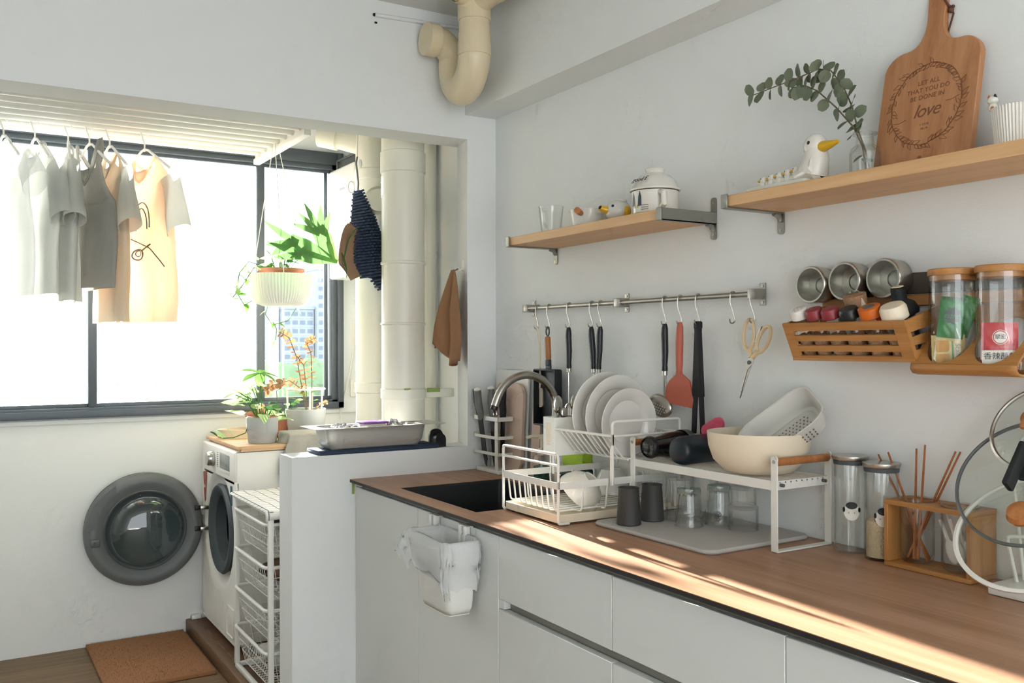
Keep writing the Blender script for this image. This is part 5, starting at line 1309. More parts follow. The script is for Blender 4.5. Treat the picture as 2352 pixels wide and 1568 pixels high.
# cream salad bowl with tilted colander
c = (-.130, -1.525, ZR)
tag(MB().lathe([(0, 0), (.055, 0), (.085, .008), (.112, .035), (.124, .07), (.127, .105), (.1245, .105), (.121, .07), (.108, .037), (.08, .012), (0, .006)], 64, c).build('salad_bowl', 'cream_plastic'), 'wide cream mixing bowl on the counter shelf', 'bowl')
t = thing('colander', 'white rectangular colander leaning in the cream bowl', 'colander', (-.10, -1.50, ZR + .03))
ux = Vector((.541, -.562, .625)).normalized(); uz = Vector((-.771, -.035, .636)).normalized(); uy = uz.cross(ux).normalized()
CM = Matrix(((ux.x, uy.x, -uz.x, -.120), (ux.y, uy.y, -uz.y, -1.585), (ux.z, uy.z, -uz.z, ZR + .128), (0, 0, 0, 1)))
def cold(u, v):
    q = rrect(2, 2, .5, 8); n = len(q); f = u * n; i = int(f) % n; k = f - int(f); px = q[i][0] * (1 - k) + q[(i + 1) % n][0] * k; py = q[i][1] * (1 - k) + q[(i + 1) % n][1] * k
    lv = [(.082, .048, -.058), (.092, .056, -.052), (.10, .064, -.02), (.106, .069, .0), (.110, .073, .001)]; g = v * 4; k2 = min(int(g), 3); a = [lv[k2][m_] + (lv[k2 + 1][m_] - lv[k2][m_]) * (g - k2) for m_ in range(3)]
    return (px * a[0], py * a[1], -a[2])
cb = MB().grid(cold, 64, 13, True); o = cb.build('basket', 'grey_plastic', t, local=True)
o.matrix_parent_inverse = wmat(t).inverted(); o.matrix_basis = CM
md = o.modifiers.new('s', 'SOLIDIFY'); md.thickness = .0022
flr = MB(); pts_ = [cold(k / 64, 0)[:2] for k in range(64)]
flr.prism(pts_, .0565, .0585); o2 = flr.build('base_plate', 'grey_plastic', t, local=True); o2.matrix_parent_inverse = wmat(t).inverted(); o2.matrix_basis = CM
mat('hole_dark', '#6b6256', .9)
hl = MB()
for i in range(11):
    for j in range(7): hl.lathe([(.0022, 0), (0, .0002)], 8, (-.055 + i * .011 + (.0055 if j % 2 else 0), -.03 + j * .010, .0558))
for i in range(11): 
    for j in range(3): hl.ell((-.05 + i * .0105, -.0585 - j * .0035, .046 - j * .012), .0022, .0012, .003, 8, 5)
o3 = hl.build('drain_holes', 'hole_dark', t, local=True); o3.matrix_parent_inverse = wmat(t).inverted(); o3.matrix_basis = CM; o3['kind'] = 'stuff'
# bottles lying on the shelf, bases towards the room
def bottle_lying(name, label, prof, c, yaw, m, cat):
    MM = Matrix.Translation(c) @ Matrix.Rotation(yaw, 4, 'Z') @ Matrix.Rotation(PI / 2, 4, 'Y')
    t = thing(name, label, cat, c); MB().lathe(prof, 40, mtx=MM).build('body', m, t); return t, MM
mat('bottle_navy', '#16222a', .35)
t, MM = bottle_lying('water_bottle', 'dark navy bottle lying on the counter shelf', [(0, 0), (.026, 0), (.034, .006), (.0385, .02), (.0385, .15), (.03, .165), (.03, .175), (0, .175)], (-.213, -1.315, ZR + .0392), .15, 'bottle_navy', 'bottle')
t, MM = bottle_lying('blender_bottle', 'smoky clear shaker bottle lying behind the dark navy bottle', [(0, .004), (.02, .0), (.027, .003), (.029, .05), (.036, .08), (.039, .14), (.036, .142), (.033, .082), (.026, .05), (0, .01)], (-.222, -1.205, ZR + .0395), .12, 'glass_smoke', 'bottle')
MB().lathe([(.027, -.001), (.031, .006), (.031, .012), (.027, .012)], 32, mtx=MM, closed=True).build('foot_ring', 'black_plastic', t)
MB().lathe([(0, .013), (.026, .012), (.028, .05), (.033, .08), (0, .082)], 30, mtx=MM).build('dark_content', 'smoke', t)
MB().lathe([(.041, .135), (.041, .16), (0, .165)], 32, mtx=MM).build('grey_collar', 'dark_grey', t)
t = thing('pink_tongs', 'pink silicone kitchen gadget leaning behind the bottles', 'gadget', (-.06, -1.30, ZR))
PM = frame3((-.075, -1.305, ZR + .095), (.15, -.75, .45), (-.1, .4, .85))
MB().prism(rrect(.075, .036, .017, 6), -.006, .006, PM).build('body', 'pink', t)
MB().lathe([(.011, .0062), (.0125, .008), (.0095, .008)], 24, (.018, 0, 0), PM, closed=True).build('ring', 'pink', t)
MB().rbox(-.095, -.05, -1.298, -1.268, ZR + .0, ZR + .072, .006).build('stand_foot', 'pink', t)
# ------------------------------------------------------------------ canisters
def dogface(t, c, R):
    # printed face wraps on the side that looks at the room
    d0 = math.atan2(-.60, -.80) + .10
    def on(a, z, off=.0008): return (c[0] + (R + off) * math.cos(d0 + a / R), c[1] + (R + off) * math.sin(d0 + a / R), c[2] + z)
    def blob(ca, cz, ra, rz, m, nm, off=.0008):
        b = MB(); n = 20; vs = [on(ca, cz, off)] + [on(ca + ra * math.cos(2 * PI * k / n), cz + rz * math.sin(2 * PI * k / n), off) for k in range(n)]
        b.add(vs, [(0, 1 + k, 1 + (k + 1) % n) for k in range(n)]); b.build(nm, m, t)
    blob(0, .098, .0175, .020, 'label_white', 'face_print'); blob(0, .113, .0125, .0085, 'black_paint', 'hair_print', .0013)
    blob(-.017, .103, .003, .006, 'black_paint', 'ear_print', .0013); blob(.017, .103, .003, .006, 'black_paint', 'ear_print', .0013)
    for s in (-.006, .006): blob(s, .096, .001, .001, 'black_paint', 'eye_print', .0014)
def canister(label, c, R, h, rice):
    t = thing('storage_jar', label, 'jar', c, group='glass storage jars with steel lids')
    MB().lathe([(0, 0), (R - .002, 0), (R, .003), (R, h), (R - .002, h), (R - .0022, .006), (0, .006)], 48, c).build('jar', 'glass_cup', t)
    MB().lathe([(0, h + .001), (R + .001, h + .001), (R + .002, h + .010), (R + .0005, h + .011), (0, h + .011)], 48, c).build('seal', 'rubber', t)
    MB().lathe([(0, h + .011), (R + .003, h + .011), (R + .0055, h + .019), (R + .005, h + .021), (0, h + .0215)], 48, c).build('lid', 'steel', t)
    if rice: MB().lathe([(0, .0065), (R - .0035, .0065), (R - .0035, .088), (.02, .094), (0, .092)], 40, c).build('rice_fill', 'rice', t)['kind'] = 'stuff'
    dogface(t, c, R)
canister('empty tall glass jar with a steel lid and printed face', (-.046, -1.735, CT + .0003), .037, .205, False)
canister('glass jar half full of rice with a steel lid', (-.052, -1.825, CT + .0003), .037, .198, True)
# ------------------------------------------------------------------ bamboo frame with utensil glasses
t = thing('utensil_stand', 'open bamboo frame holding two glass utensil jars', 'utensil stand', (-.05, -1.96, CT))
fx0, fx1, fy0, fy1, fz = -.098, -.006, -2.068, -1.865, .146
MB().rbox(fx0, fx1, fy0, fy1, CT + .0005, CT + .010, .001, 1).build('bottom_board', 'bamboo', t)
MB().rbox(fx0, fx1, fy0, fy0 + .010, CT + .0102, CT + fz - .0102, .001, 1).build('side_board', 'bamboo_z', t); MB().rbox(fx0, fx1, fy1 - .010, fy1, CT + .0102, CT + fz - .0102, .001, 1).build('side_board', 'bamboo_z', t)
tb = MB(); cx_ = (fx0 + fx1) / 2; hy = (-1.915, -2.015); rh = .038
n = 32
for k, yc in enumerate(hy):
    ylo, yhi = (fy0, (hy[0] + hy[1]) / 2) if yc == hy[1] else ((hy[0] + hy[1]) / 2, fy1)
    for z in (CT + fz - .010, CT + fz):
        pass
    outer = []; n = 36
    AN = sorted([2 * PI * j / 32 + .01 for j in range(32)] + [math.atan2(dy_, dx_) % (2 * PI) for dx_ in (fx1 - cx_, fx0 - cx_) for dy_ in (yhi - yc, ylo - yc)])
    for j in range(n):
        a = AN[j]; ca, sa = math.cos(a), math.sin(a); kx = (fx1 - cx_) / abs(ca) if abs(ca) > 1e-6 else 9; ky = ((yhi - yc) if sa > 0 else (yc - ylo)) / abs(sa) if abs(sa) > 1e-6 else 9
        m_ = min(kx, ky); outer.append((cx_ + ca * m_, yc + sa * m_))
    vs = []
    for z in (CT + fz - .010, CT + fz): vs += [(x, y, z) for x, y in outer] + [(cx_ + rh * math.cos(AN[j]), yc + rh * math.sin(AN[j]), z) for j in range(n)]
    tb.add(vs, [(j, (j + 1) % n, n + (j + 1) % n, n + j) for j in range(n)] + [(2 * n + j, 3 * n + j, 3 * n + (j + 1) % n, 2 * n + (j + 1) % n) for j in range(n)] + [(n + j, n + (j + 1) % n, 3 * n + (j + 1) % n, 3 * n + j) for j in range(n)] + [(j, 2 * n + j, 2 * n + (j + 1) % n, (j + 1) % n) for j in range(n)])
tb.build('top_board', 'bamboo', t, smooth=False)
GP = [(0, 0), (.026, 0), (.034, .008), (.036, .02), (.036, .133), (.0395, .136), (.0395, .139), (.034, .139), (.034, .02), (.024, .006), (0, .005)]
for k, yc in enumerate(hy):
    g = tag(MB().lathe(GP, 44, (cx_, yc, CT + .0115)).build('utensil_glass', 'glass_cup'), ['glass holder for chopsticks in the bamboo frame', 'glass holder for spoons in the bamboo frame'][k], 'glass', 'glass holders in the bamboo frame')
wood('chop', '#b9733f', '#96562c', 2, 3, .45, .8)
def stick(label, p0, p1):
    tag(MB().tube([p0, p1], [.0036, .0021], 4).build('chopstick', 'chop'), label, 'chopstick', 'chopsticks in the bamboo frame')
zf = CT + .019
A_ = Vector((cx_, hy[0], 0))
for lab, (x0, y0_), (x1, y1_, z1) in (
    ('chopstick leaning furthest towards the rice jar', (.012, -.022), (-.025, -1.796, 1.133)), ('lighter chopstick leaning towards the rice jar', (.0, -.026), (-.035, -1.83, 1.142)),
    ('chopstick standing almost upright in the bamboo frame', (-.01, .0), (-.02, -1.892, 1.155)), ('upright chopstick tilted slightly to the pot lids', (-.006, -.006), (-.018, -1.912, 1.165)),
    ('chopstick of the leaning pair towards the pot lids', (-.006, .018), (-.02, -1.986, 1.158)), ('second chopstick of the pair leaning towards the pot lids', (.004, .02), (-.012, -1.992, 1.157))):
    stick(lab, (cx_ + x0, hy[0] + y0_, zf), (x1, y1_, z1))
for k, (dx, dy) in enumerate(((-.008, .012), (.0, .002), (.006, -.008))):
    MM = Matrix.Translation((cx_ + dx, hy[1] + dy, CT + .05)) @ Matrix.Rotation(-.35 + .1 * k, 4, 'X')
    t = thing('plastic_spoon', ['white plastic spoon nearest the chopsticks in the bamboo frame', 'white plastic fork in the middle of the spoon glass', 'white plastic spoon at the pot lid side of the spoon glass'][k], 'spoon', (cx_ + dx, hy[1] + dy, CT + .02), group='plastic cutlery in the glass')
    MB().ell((0, 0, 0), .004, .014, .026, 16, 10, MM).build('head', 'white_plastic', t); MB().tube([(0, 0, .02), (0, .004, .07)], .004, 6, mtx=MM).build('handle', 'white_plastic', t)
# ------------------------------------------------------------------ pot lids on their rack
t = thing('lid_rack', 'white lid rack with a tray base at the picture edge', 'lid rack', (-.08, -2.25, CT))
MB().rbox(-.135, -.012, -2.42, -2.125, CT + .0005, CT + .022, .005, 2).build('base_tray', 'white_metal', t)
for yy in (-2.15, -2.27):
    for xx, zz in ((-.11, .115), (-.085, .215), (-.06, .305)):
        MB().tube(rpath([(xx + .035, yy, CT + .02), (xx, yy, CT + zz), (xx + .02, yy - .035, CT + zz + .002), (xx + .045, yy - .05, CT + zz - .01)], .01), .0035, 8).build('arm', 'white_metal', t)
MB().tube(rpath([(-.02, -2.15, CT + .02), (-.02, -2.15, CT + .37), (-.02, -2.27, CT + .37), (-.02, -2.27, CT + .02)], .02), .004, 8).build('back_frame', 'white_metal', t)
def lid(label, c, nrm, R, dome, rimm, rimw, knob):
    q = Vector((0, 0, 1)).rotation_difference(Vector(nrm).normalized()).to_matrix().to_4x4(); MM = Matrix.Translation(c) @ q
    t = thing('pot_lid', label, 'pot lid', c)
    MB().lathe([(R - rimw, .002), (R * .7, dome * .55), (R * .35, dome * .92), (0, dome)], 64, mtx=MM).build('glass', 'glass_lid', t)
    MB().lathe([(R - rimw, .0), (R, -.002), (R + .001, .004), (R - rimw * .6, .006), (R - rimw, .004)], 72, mtx=MM, closed=True).build('rim', rimm, t)
    if knob == 'black': MB().lathe([(.014, dome), (.014, dome + .01), (.02, dome + .014), (.021, dome + .02), (0, dome + .022)], 28, mtx=MM).rbox(-.05, .045, -.006, .006, dome + .018, dome + .050, .004, 2, MM).build('handle', 'black_matte', t)
    elif knob == 'wood': MB().lathe([(.008, dome), (.009, dome + .008), (.022, dome + .014), (.026, dome + .024), (.022, dome + .034), (0, dome + .038)], 28, mtx=MM).build('knob', 'handle_wood', t)
    else: MB().lathe([(.008, dome), (.008, dome + .012), (.018, dome + .016), (.018, dome + .022), (0, dome + .024)], 24, mtx=MM).rbox(-.03, .03, -.008, .008, dome + .022, dome + .034, .004, 2, MM).build('knob', 'handle_wood', t)
lid('glass pot lid with pale rim and wooden knob, foremost in the rack', (-.165, -2.228, CT + .140), (-.68, -.05, .74), .135, .03, 'white_metal', .008, 'wood')
lid('large glass pot lid with dark rim and black handle in the rack', (-.108, -2.195, CT + .225), (-.80, -.05, .60), .138, .028, 'dark_grey', .005, 'black')
lid('glass pot lid with steel rim at the back of the rack', (-.062, -2.19, CT + .325), (-.85, -.0, .55), .095, .022, 'steel', .006, 'flat')
# ================================================================== wall shelves
ZS = 1.762; TH = .0285
def bracket(parent, y, side):
    """steel channel bracket under a shelf end; side -1 outer face towards -Y"""
    b = MB(); ya, yb = (y - .004, y + .018) if side < 0 else (y - .018, y + .004)
    b.rbox(-.205, -.002, ya, yb, ZS - TH - .004, ZS - TH, .001, 1)
    yo = (ya, ya + .004) if side < 0 else (yb - .004, yb)
    b.rbox(-.205, -.003, yo[0], yo[1], ZS - TH - .004, ZS + .002, .001, 1)
    b.rbox(-.208, -.202, ya, yb, ZS - TH - .004, ZS + .003, .0012, 1)
    b.build('bracket_arm', 'nickel', parent)
    ym = (ya + yb) / 2
    wp = MB().prism(rrect(.022, .12 if side < 0 else .06, .008, 5), 0, .004, frame3((-.0045, ym, ZS - .015 if side < 0 else ZS - .05), (0, -1, 0), (0, 0, 1)) @ Matrix.Rotation(PI, 4, 'Y') if False else frame3((-.0002, ym, ZS - .015 if side < 0 else ZS - .055), (0, 1, 0), (0, 0, 1)) @ Matrix.Rotation(PI, 4, 'Y'))
    wp.build('wall_plate', 'nickel', parent)
    MB().tube([(-.028, ym, ZS - TH - .003), (-.012, ym, ZS - TH - .008), (-.005, ym, ZS - TH - .022)], [.008, .008, .007], 8).build('gusset', 'nickel', parent)
    for dz in ((.03, -.06) if side < 0 else (-.075,)):
        MB().cyl((-.0055, ym, ZS + dz), (-.004, ym, ZS + dz), .0042, n=12).cyl((-.0062, ym, ZS + dz), (-.005, ym, ZS + dz), .002, n=6).build('screw', 'steel', parent)
def wshelf(label, y1, y0, both):
    t = thing('wall_shelf', label, 'shelf', (-.1, (y0 + y1) / 2, ZS), group='beech wall shelves')
    MB().rbox(-.20, -.003, y0, y1, ZS - TH, ZS, .0015, 1).build('board', 'oak_shelf', t)
    bracket(t, y1, 1)
    if both: bracket(t, y0, -1)
wshelf('beech shelf with cups and the covered bowl, nearer the drain trap', -.425, -1.243, True)
wshelf('beech shelf with the duck and wooden board', -1.478, -2.40, True)
Z = ZS + .0004
# --- first shelf
c = (-.115, -.57, Z)
t = thing('glass_mug', 'clear glass mug at the corner end of the shelf', 'mug', c)
MB().lathe([(0, 0), (.030, 0), (.033, .004), (.042, .092), (.0435, .096), (.041, .096), (.031, .012), (0, .010)], 44, c).build('cup', 'glass_cup', t)
MB().tube([(c[0] - .034, c[1] - .02, Z + .075), (c[0] - .055, c[1] - .036, Z + .07), (c[0] - .056, c[1] - .038, Z + .035), (c[0] - .033, c[1] - .018, Z + .022)], .004, 8).build('handle', 'glass_cup', t)
c = (-.115, -.79, Z)
t = thing('milk_pan', 'white saucepan with a round wooden handle on the shelf', 'pan', c)
MB().lathe([(0, 0), (.05, 0), (.057, .004), (.066, .052), (.067, .055), (.064, .054), (.056, .008), (0, .006)], 48, c).build('pot', 'ceramic_white', t)
MB().cyl((c[0] - .055, c[1] - .03, Z + .040), (c[0] - .085, c[1] - .052, Z + .044), .009, .0105, n=18).build('handle', 'handle_wood', t)
c = Vector((-.12, -.945, Z))
t = thing('duck_creamer', 'white duck-shaped creamer with yellow beak and wings on the shelf', 'creamer', c)
b = MB().ell(c + Vector((0, 0, .034)), .038, .043, .035, 28, 18); b.build('body', 'ceramic_white', t)
fz = MB()
for k in range(13): fz.ell(c + Vector((.0, -.030 + .005 * k, .062 + .006 * math.sin(PI * k / 12))), .012, .0042, .0045, 10, 6)
fz.build('scalloped_crest', 'ceramic_white', t)
Lf = Vector((-.79, .61, 0)); Fc = Vector((-.61, -.79, 0)); Up = Vector((0, 0, 1))
MB().tube([c + Lf * .030 + Fc * .012 + Up * .036, c + Lf * .048 + Fc * .016 + Up * .040, c + Lf * .054 + Fc * .02 + Up * .043], [.012, .0095, .0085], 14).build('beak_spout', 'yellow', t)
MB().cyl(c + Lf * .0542 + Fc * .0202 + Up * .0431, c + Lf * .055 + Fc * .0212 + Up * .0434, .0058, n=12).build('spout_hole', 'black_paint', t)
MB().ell(c - Lf * .026 + Fc * .027 + Up * .030, .014, .014, .017, 14, 10).build('wing', 'yellow', t)
MB().ell(c + Lf * .016 + Fc * .0335 + Up * .046, .0042, .0042, .0045, 10, 8).build('eye', 'black_paint', t)
MB().lathe([(.022, 0), (.026, .004), (.024, .008)], 20, c).build('foot_ring', 'ceramic_white', t)
c = Vector((-.115, -1.112, Z))
t = thing('ceramic_mug', 'white round mug printed with a dark face on the shelf', 'mug', c)
MB().lathe([(0, 0), (.058, 0), (.066, .005), (.068, .045), (.0685, .068), (.065, .068), (.064, .01), (0, .008)], 56, c).build('cup', 'ceramic', t)
MB().tube([c + Vector((-.030, -.058, .060)), c + Vector((-.042, -.088, .052)), c + Vector((-.042, -.090, .022)), c + Vector((-.030, -.058, .012))], [.008, .009, .009, .008], 12).build('handle', 'ceramic', t)
def patch(parent, cc, R, a0, z0, ra, rz, m, nm, off=.0006, poly=None, lean=0):
    pts = poly or [(math.cos(2 * PI * k / 18), math.sin(2 * PI * k / 18)) for k in range(18)]
    P = [(cc[0] + (R + off) * math.cos(a0 + (x * ra + lean * y * rz) / R), cc[1] + (R + off) * math.sin(a0 + (x * ra + lean * y * rz) / R), cc[2] + z0 + y * rz) for x, y in pts]
    MB().add(P, [tuple(range(len(P)))]).build(nm, m, parent, smooth=False)
mat('print_blue', '#3a4656', .4)
fa = math.atan2(.61 * .7 - .79 * .7, -.79 * .7 - .61 * .7)
for da, lean in ((-.36, 0), (.05, 0)): patch(t, c, .068, fa + da, .045, .007, .022, 'print_blue', 'printed_ear', poly=[(-1, -1), (1, -1), (.9, .2), (.1, 1), (-.7, .2)])
for da in (-.30, -.08): patch(t, c, .0678, fa + da, .022, .0035, .004, 'yellow', 'printed_eye')
for k in range(3): patch(t, c, .0678, fa + .30, .012 + .006 * k, .011, .0007, 'black_paint', 'printed_whisker', poly=[(-1, -1), (1, -1), (1, 1), (-1, 1)])
t = thing('ceramic_bowl', 'white bowl upside down covering the printed mug', 'bowl', c + Vector((0, 0, .069)))
MB().lathe([(.0695, .001), (.0735, .002), (.0735, .006), (.068, .012), (.060, .030), (.044, .046), (.028, .054), (.026, .060), (.029, .066), (.027, .067), (.023, .060), (0, .057)], 56, c + Vector((0, 0, .069))).build('bowl', 'ceramic', t)
dT = (Lf * .72 + Fc * .69).normalized(); uT = (Up - dT * .62).normalized(); FMt = frame3(c + dT * .0615 + Up * (.069 + .031), Up.cross(dT), uT)
text_mesh('lettering', 'good E', .02, 'black_paint', t, FMt, shear=.25)
# --- second shelf
c = Vector((-.12, -1.555, Z))
t = thing('duck_figurine', 'white ceramic duck with yellow beak carrying ducklings on the shelf', 'figurine', c)
b = MB().rbox(-.16, -.08, -1.70, -1.51, Z, Z + .018, .008, 3); b.build('base', 'ceramic', t)
def duckbody(u, v):
    a = 2 * PI * u; y = -1.55 - .17 * v; k = max(0, (v - .45) / .55); r = .010 + .028 * (k ** 1.2) if v < .97 else .012
    rz = .012 + .03 * k ** 1.3 if v < .97 else .01
    return (-.12 + r * math.cos(a), y, Z + .017 + rz * .7 + rz * math.sin(a))
MB().grid(duckbody, 24, 18, True).build('body', 'ceramic', t)
MB().tube([(-.12, -1.690, Z + .03), (-.12, -1.702, Z + .065), (-.12, -1.70, Z + .088)], [.036, .029, .025], 24).ell((-.12, -1.699, Z + .093), .0275, .029, .030, 24, 16).build('head', 'ceramic', t)
MB().tube([(-.125, -1.722, Z + .087), (-.128, -1.745, Z + .088), (-.13, -1.772, Z + .090)], [.014, .010, .004], 16).build('beak', 'yellow', t)
MB().ell((-.1455, -1.70, Z + .098), .003, .0045, .005, 10, 8).build('eye', 'black_paint', t)
for k in range(5):
    y = -1.540 - .026 * k; z = Z + .026 + .0022 * k
    d = bpy.data.objects.new('duckling', None); COL.objects.link(d); d.parent = t; d.matrix_parent_inverse = wmat(t).inverted(); d.location = (-.125, y, z)
    MB().tube([(0, 0, -.012), (0, 0, .004)], [.010, .0075], 14).ell((0, -.001, .010), .009, .0095, .0095, 14, 10).build('duckling_body', 'ceramic', d, local=True)
    MB().ell((-.004, .0085, .009), .004, .0075, .0035, 10, 6).build('duckling_beak', 'yellow', d, local=True)
    MB().ell((-.0075, .002, .0135), .0014, .0014, .0014, 6, 5).build('duckling_eye', 'black_paint', d, local=True)
c = Vector((-.105, -1.825, Z))
t = thing('glass_bottle', 'small clear apothecary bottle used as a vase', 'bottle', c)
MB().lathe([(0, .002), (.028, 0), (.033, .004), (.034, .055), (.030, .066), (.019, .074), (.0185, .094), (.026, .097), (.026, .101), (.016, .101), (.0165, .072), (.031, .056), (.030, .008), (0, .006)], 44, c).build('glass', 'glass_cup', t)
t = thing('eucalyptus_sprig', 'drooping grey-green eucalyptus stems in the clear bottle', 'plant', c + Vector((0, 0, .008)))
stems = MB(); rd = random.Random(17)
def euc(pts, n, L0, start=.3):
    P = [Vector(p) for p in pts]; stems.tube(P, [.0024 - .0014 * k / len(P) for k in range(len(P))], 6); tot = len(P) - 1
    for k in range(n):
        f = (start + (1 - start) * k / (n - 1)) * tot * .999; i = int(f); p = P[i].lerp(P[i + 1], f - i); d = (P[i + 1] - P[i]).normalized()
        for sg in (-1, 1):
            sd = d.cross(Vector((-1, .3, 0))).normalized() * sg
            leaf(t, p, sd + d * .25 + Vector((rd.uniform(-.7, .3), rd.uniform(-.3, .3), 0)), L0 * rd.uniform(.75, 1.15), L0 * rd.uniform(.8, 1.2), 'euc', 'round', rd.uniform(-.9, .9), up=(-1, .2, .3))
q = lambda dy, dz, dx=0: (c.x + dx, c.y + dy, c.z + dz)
euc([q(-.012, .012, .004), q(-.002, .06), q(.018, .11), q(.035, .17), q(.055, .22, -.005), q(.085, .262, -.01), q(.12, .275, -.01), q(.18, .268, -.015), q(.25, .262, -.02), q(.318, .258, -.02)], 17, .030, .24)
euc([q(-.008, .012, -.004), q(.006, .07), q(.03, .12), q(.075, .175, -.005), q(.125, .225, -.01), q(.16, .245, -.01), q(.20, .25, -.012)], 9, .03, .3)
stems.build('stem', 'stem', t)
for (dy, dz) in ((0, .045), (.006, .052)): leaf(t, q(dy, dz), (-.4, .6 * (1 if dy else -1), -.4), .026, .024, 'euc', 'round')
# paddle board leaning on the wall
BMx = frame3((-.072, -1.94, Z), (0, -1, 0), (.19, 0, 1))
out = []
def bez(p0, p1, p2, p3, n=10): 
    for k in range(n): 
        t_ = k / n; out.append(tuple(((1 - t_) ** 3 * a + 3 * (1 - t_) ** 2 * t_ * b_ + 3 * (1 - t_) * t_ * t_ * c_ + t_ ** 3 * d_) for a, b_, c_, d_ in zip(p0, p1, p2, p3)))
hw = .117; ht = .285
out.append((-hw, .003)); out.append((-hw + .003, 0)); out.append((hw - .003, 0)); out.append((hw, .003))
bez((hw, ht - .05), (hw, ht - .018), (hw - .025, ht + .002), (hw - .055, ht + .0), 8)
bez((hw - .055, ht), (.045, ht), (.0235, ht + .012), (.021, ht + .055), 8)
bez((.021, ht + .055), (.021, ht + .09), (.027, ht + .12), (.022, ht + .15), 8); out.append((0, ht + .158))
bez((-.022, ht + .15), (-.027, ht + .12), (-.021, ht + .09), (-.021, ht + .055), 8)
bez((-.021, ht + .055), (-.0235, ht + .012), (-.045, ht), (-hw + .055, ht), 8)
bez((-hw + .055, ht), (-hw + .025, ht + .002), (-hw, ht - .018), (-hw, ht - .05), 8)
t = thing('serving_board', 'large wooden paddle board with engraved wreath leaning on the wall', 'board', (-.072, -1.94, Z))
o = MB().prism(out, -.009, .0085, BMx).build('board', 'beech_board', t); o.modifiers.new('b', 'BEVEL').width = .002
FR = BMx @ Matrix.Translation((0, 0, -.0092)) @ Matrix.Rotation(PI, 4, 'Y')      # front face, x mirrored back
fz0 = -1
def btext(s, x, y, size, nm, shear=0, sp=1.05): text_mesh(nm, s, size, 'engrave', t, FR @ Matrix.Translation((x, y, 0)), shear=shear, extrude=.0002, spacing=sp)
FR = frame3(BMx @ Vector((0, 0, 0)) - (BMx.to_3x3() @ Vector((0, 0, 1))) * 0, (0, -1, 0), (.19, 0, 1))
nz = (BMx.to_3x3() @ Vector((0, 0, 1))).normalized(); sgn = 1 if nz.x < 0 else -1
FR = Matrix.Translation(nz * sgn * (.0087 if sgn > 0 else .0092)) @ BMx if sgn > 0 else BMx @ Matrix.Translation((0, 0, -.0092))
btext('LET ALL', .002, .20, .0145, 'engraved_text'); btext('THAT YOU DO', .002, .183, .0145, 'engraved_text'); btext('BE DONE IN', .002, .166, .0145, 'engraved_text')
btext('love', .004, .134, .042, 'engraved_script', .35, .9); btext('1 COR', .002, .103, .0075, 'engraved_text'); btext('16:14', .002, .094, .0075, 'engraved_text')
wrt = MB(); rd = random.Random(4)
cxw, cyw, ra_, rb_ = .0, .150, .084, .092
wrt.tube([(cxw + ra_ * math.cos(2 * PI * k / 60), cyw + rb_ * math.sin(2 * PI * k / 60) * (1 + .02 * math.sin(k)), .0003) for k in range(60)], .0006, 4, closed=True, mtx=FR)
for k in range(64):
    a = 2 * PI * k / 64; p = Vector((cxw + ra_ * math.cos(a), cyw + rb_ * math.sin(a), .0003)); dirn = a + PI / 2 + rd.choice((-.7, .7)) + rd.uniform(-.2, .2); L = rd.uniform(.015, .023); d = Vector((math.cos(dirn), math.sin(dirn), 0)); s = Vector((-d.y, d.x, 0)) * L * .22
    wrt.tube([p, p + d * L * .4 + s, p + d * L, p + d * L * .4 - s], .0006, 4, closed=True, mtx=FR)
wrt.tube([(-.075, .118, .0003), (-.06, .117, .0003), (-.045, .122, .0003)], .0006, 4, mtx=FR).tube([(.048, .146, .0003), (.062, .146, .0003), (.078, .152, .0003)], .0006, 4, mtx=FR)
wrt.tube([(.004 * math.cos(2 * PI * k / 14), .028 + .004 * math.sin(2 * PI * k / 14), .0003) for k in range(14)], .0005, 4, closed=True, mtx=FR).tube([(.0014 * math.cos(2 * PI * k / 10), .028 + .0014 * math.sin(2 * PI * k / 10), .0003) for k in range(10)], .0005, 4, closed=True, mtx=FR)
wrt.build('engraved_wreath', 'engrave', t)
th = MB().tube([BMx @ Vector(p) for p in ((.0, ht + .13, .012 * sgn), (.012, ht + .11, .013 * sgn), (.026, ht + .085, .008 * sgn), (.030, ht + .078, -.002 * sgn))], .0024, 6)
th.tube([BMx @ Vector(p) for p in ((.030, ht + .078, -.002 * sgn), (.034, ht + .066, -.004 * sgn), (.027, ht + .03, -.004 * sgn), (.024, ht + .012, -.006 * sgn))], .0022, 6)
kn = BMx @ Vector((.030, ht + .074, .0)); th.ell(kn, .006, .006, .007, 10, 7).ell(kn + Vector((0, -.004, .006)), .004, .005, .004, 8, 6)
th.build('leather_cord', 'leather', t)
c = Vector((-.105, -2.175, Z))
t = thing('ribbed_cup', 'white ribbed cup with a little cat on its rim at the picture edge', 'cup', c)
def rc(u, v):
    a = 2 * PI * u; r = .040 + .008 * v + .0011 * math.sin(a * 48); return (c.x + r * math.cos(a), c.y + r * math.sin(a), c.z + .0 + .082 * v)
MB().grid(rc, 384, 5, True).lathe([(.048, .082), (.045, .083), (.039, .006), (0, .005)], 44, c).lathe([(0, 0), (.040, 0)], 44, c).build('cup', 'ceramic', t, angle=70)
k = c + Vector((-.020, .040, .088))
MB().ell(k, .008, .009, .010, 16, 10).ell(k + Vector((0, 0, .013)), .010, .010, .009, 16, 10).build('cat', 'ceramic', t)
MB().prism([(-.003, 0), (.003, 0), (0, .006)], -.002, .002, frame3(k + Vector((-.002, .006, .019)), (0, 1, 0), (0, 0, 1))).build('cat_ear', 'orange_cap', t, smooth=False); MB().prism([(-.003, 0), (.003, 0), (0, .006)], -.002, .002, frame3(k + Vector((-.002, -.006, .019)), (0, 1, 0), (0, 0, 1))).build('cat_ear', 'black_paint', t, smooth=False)
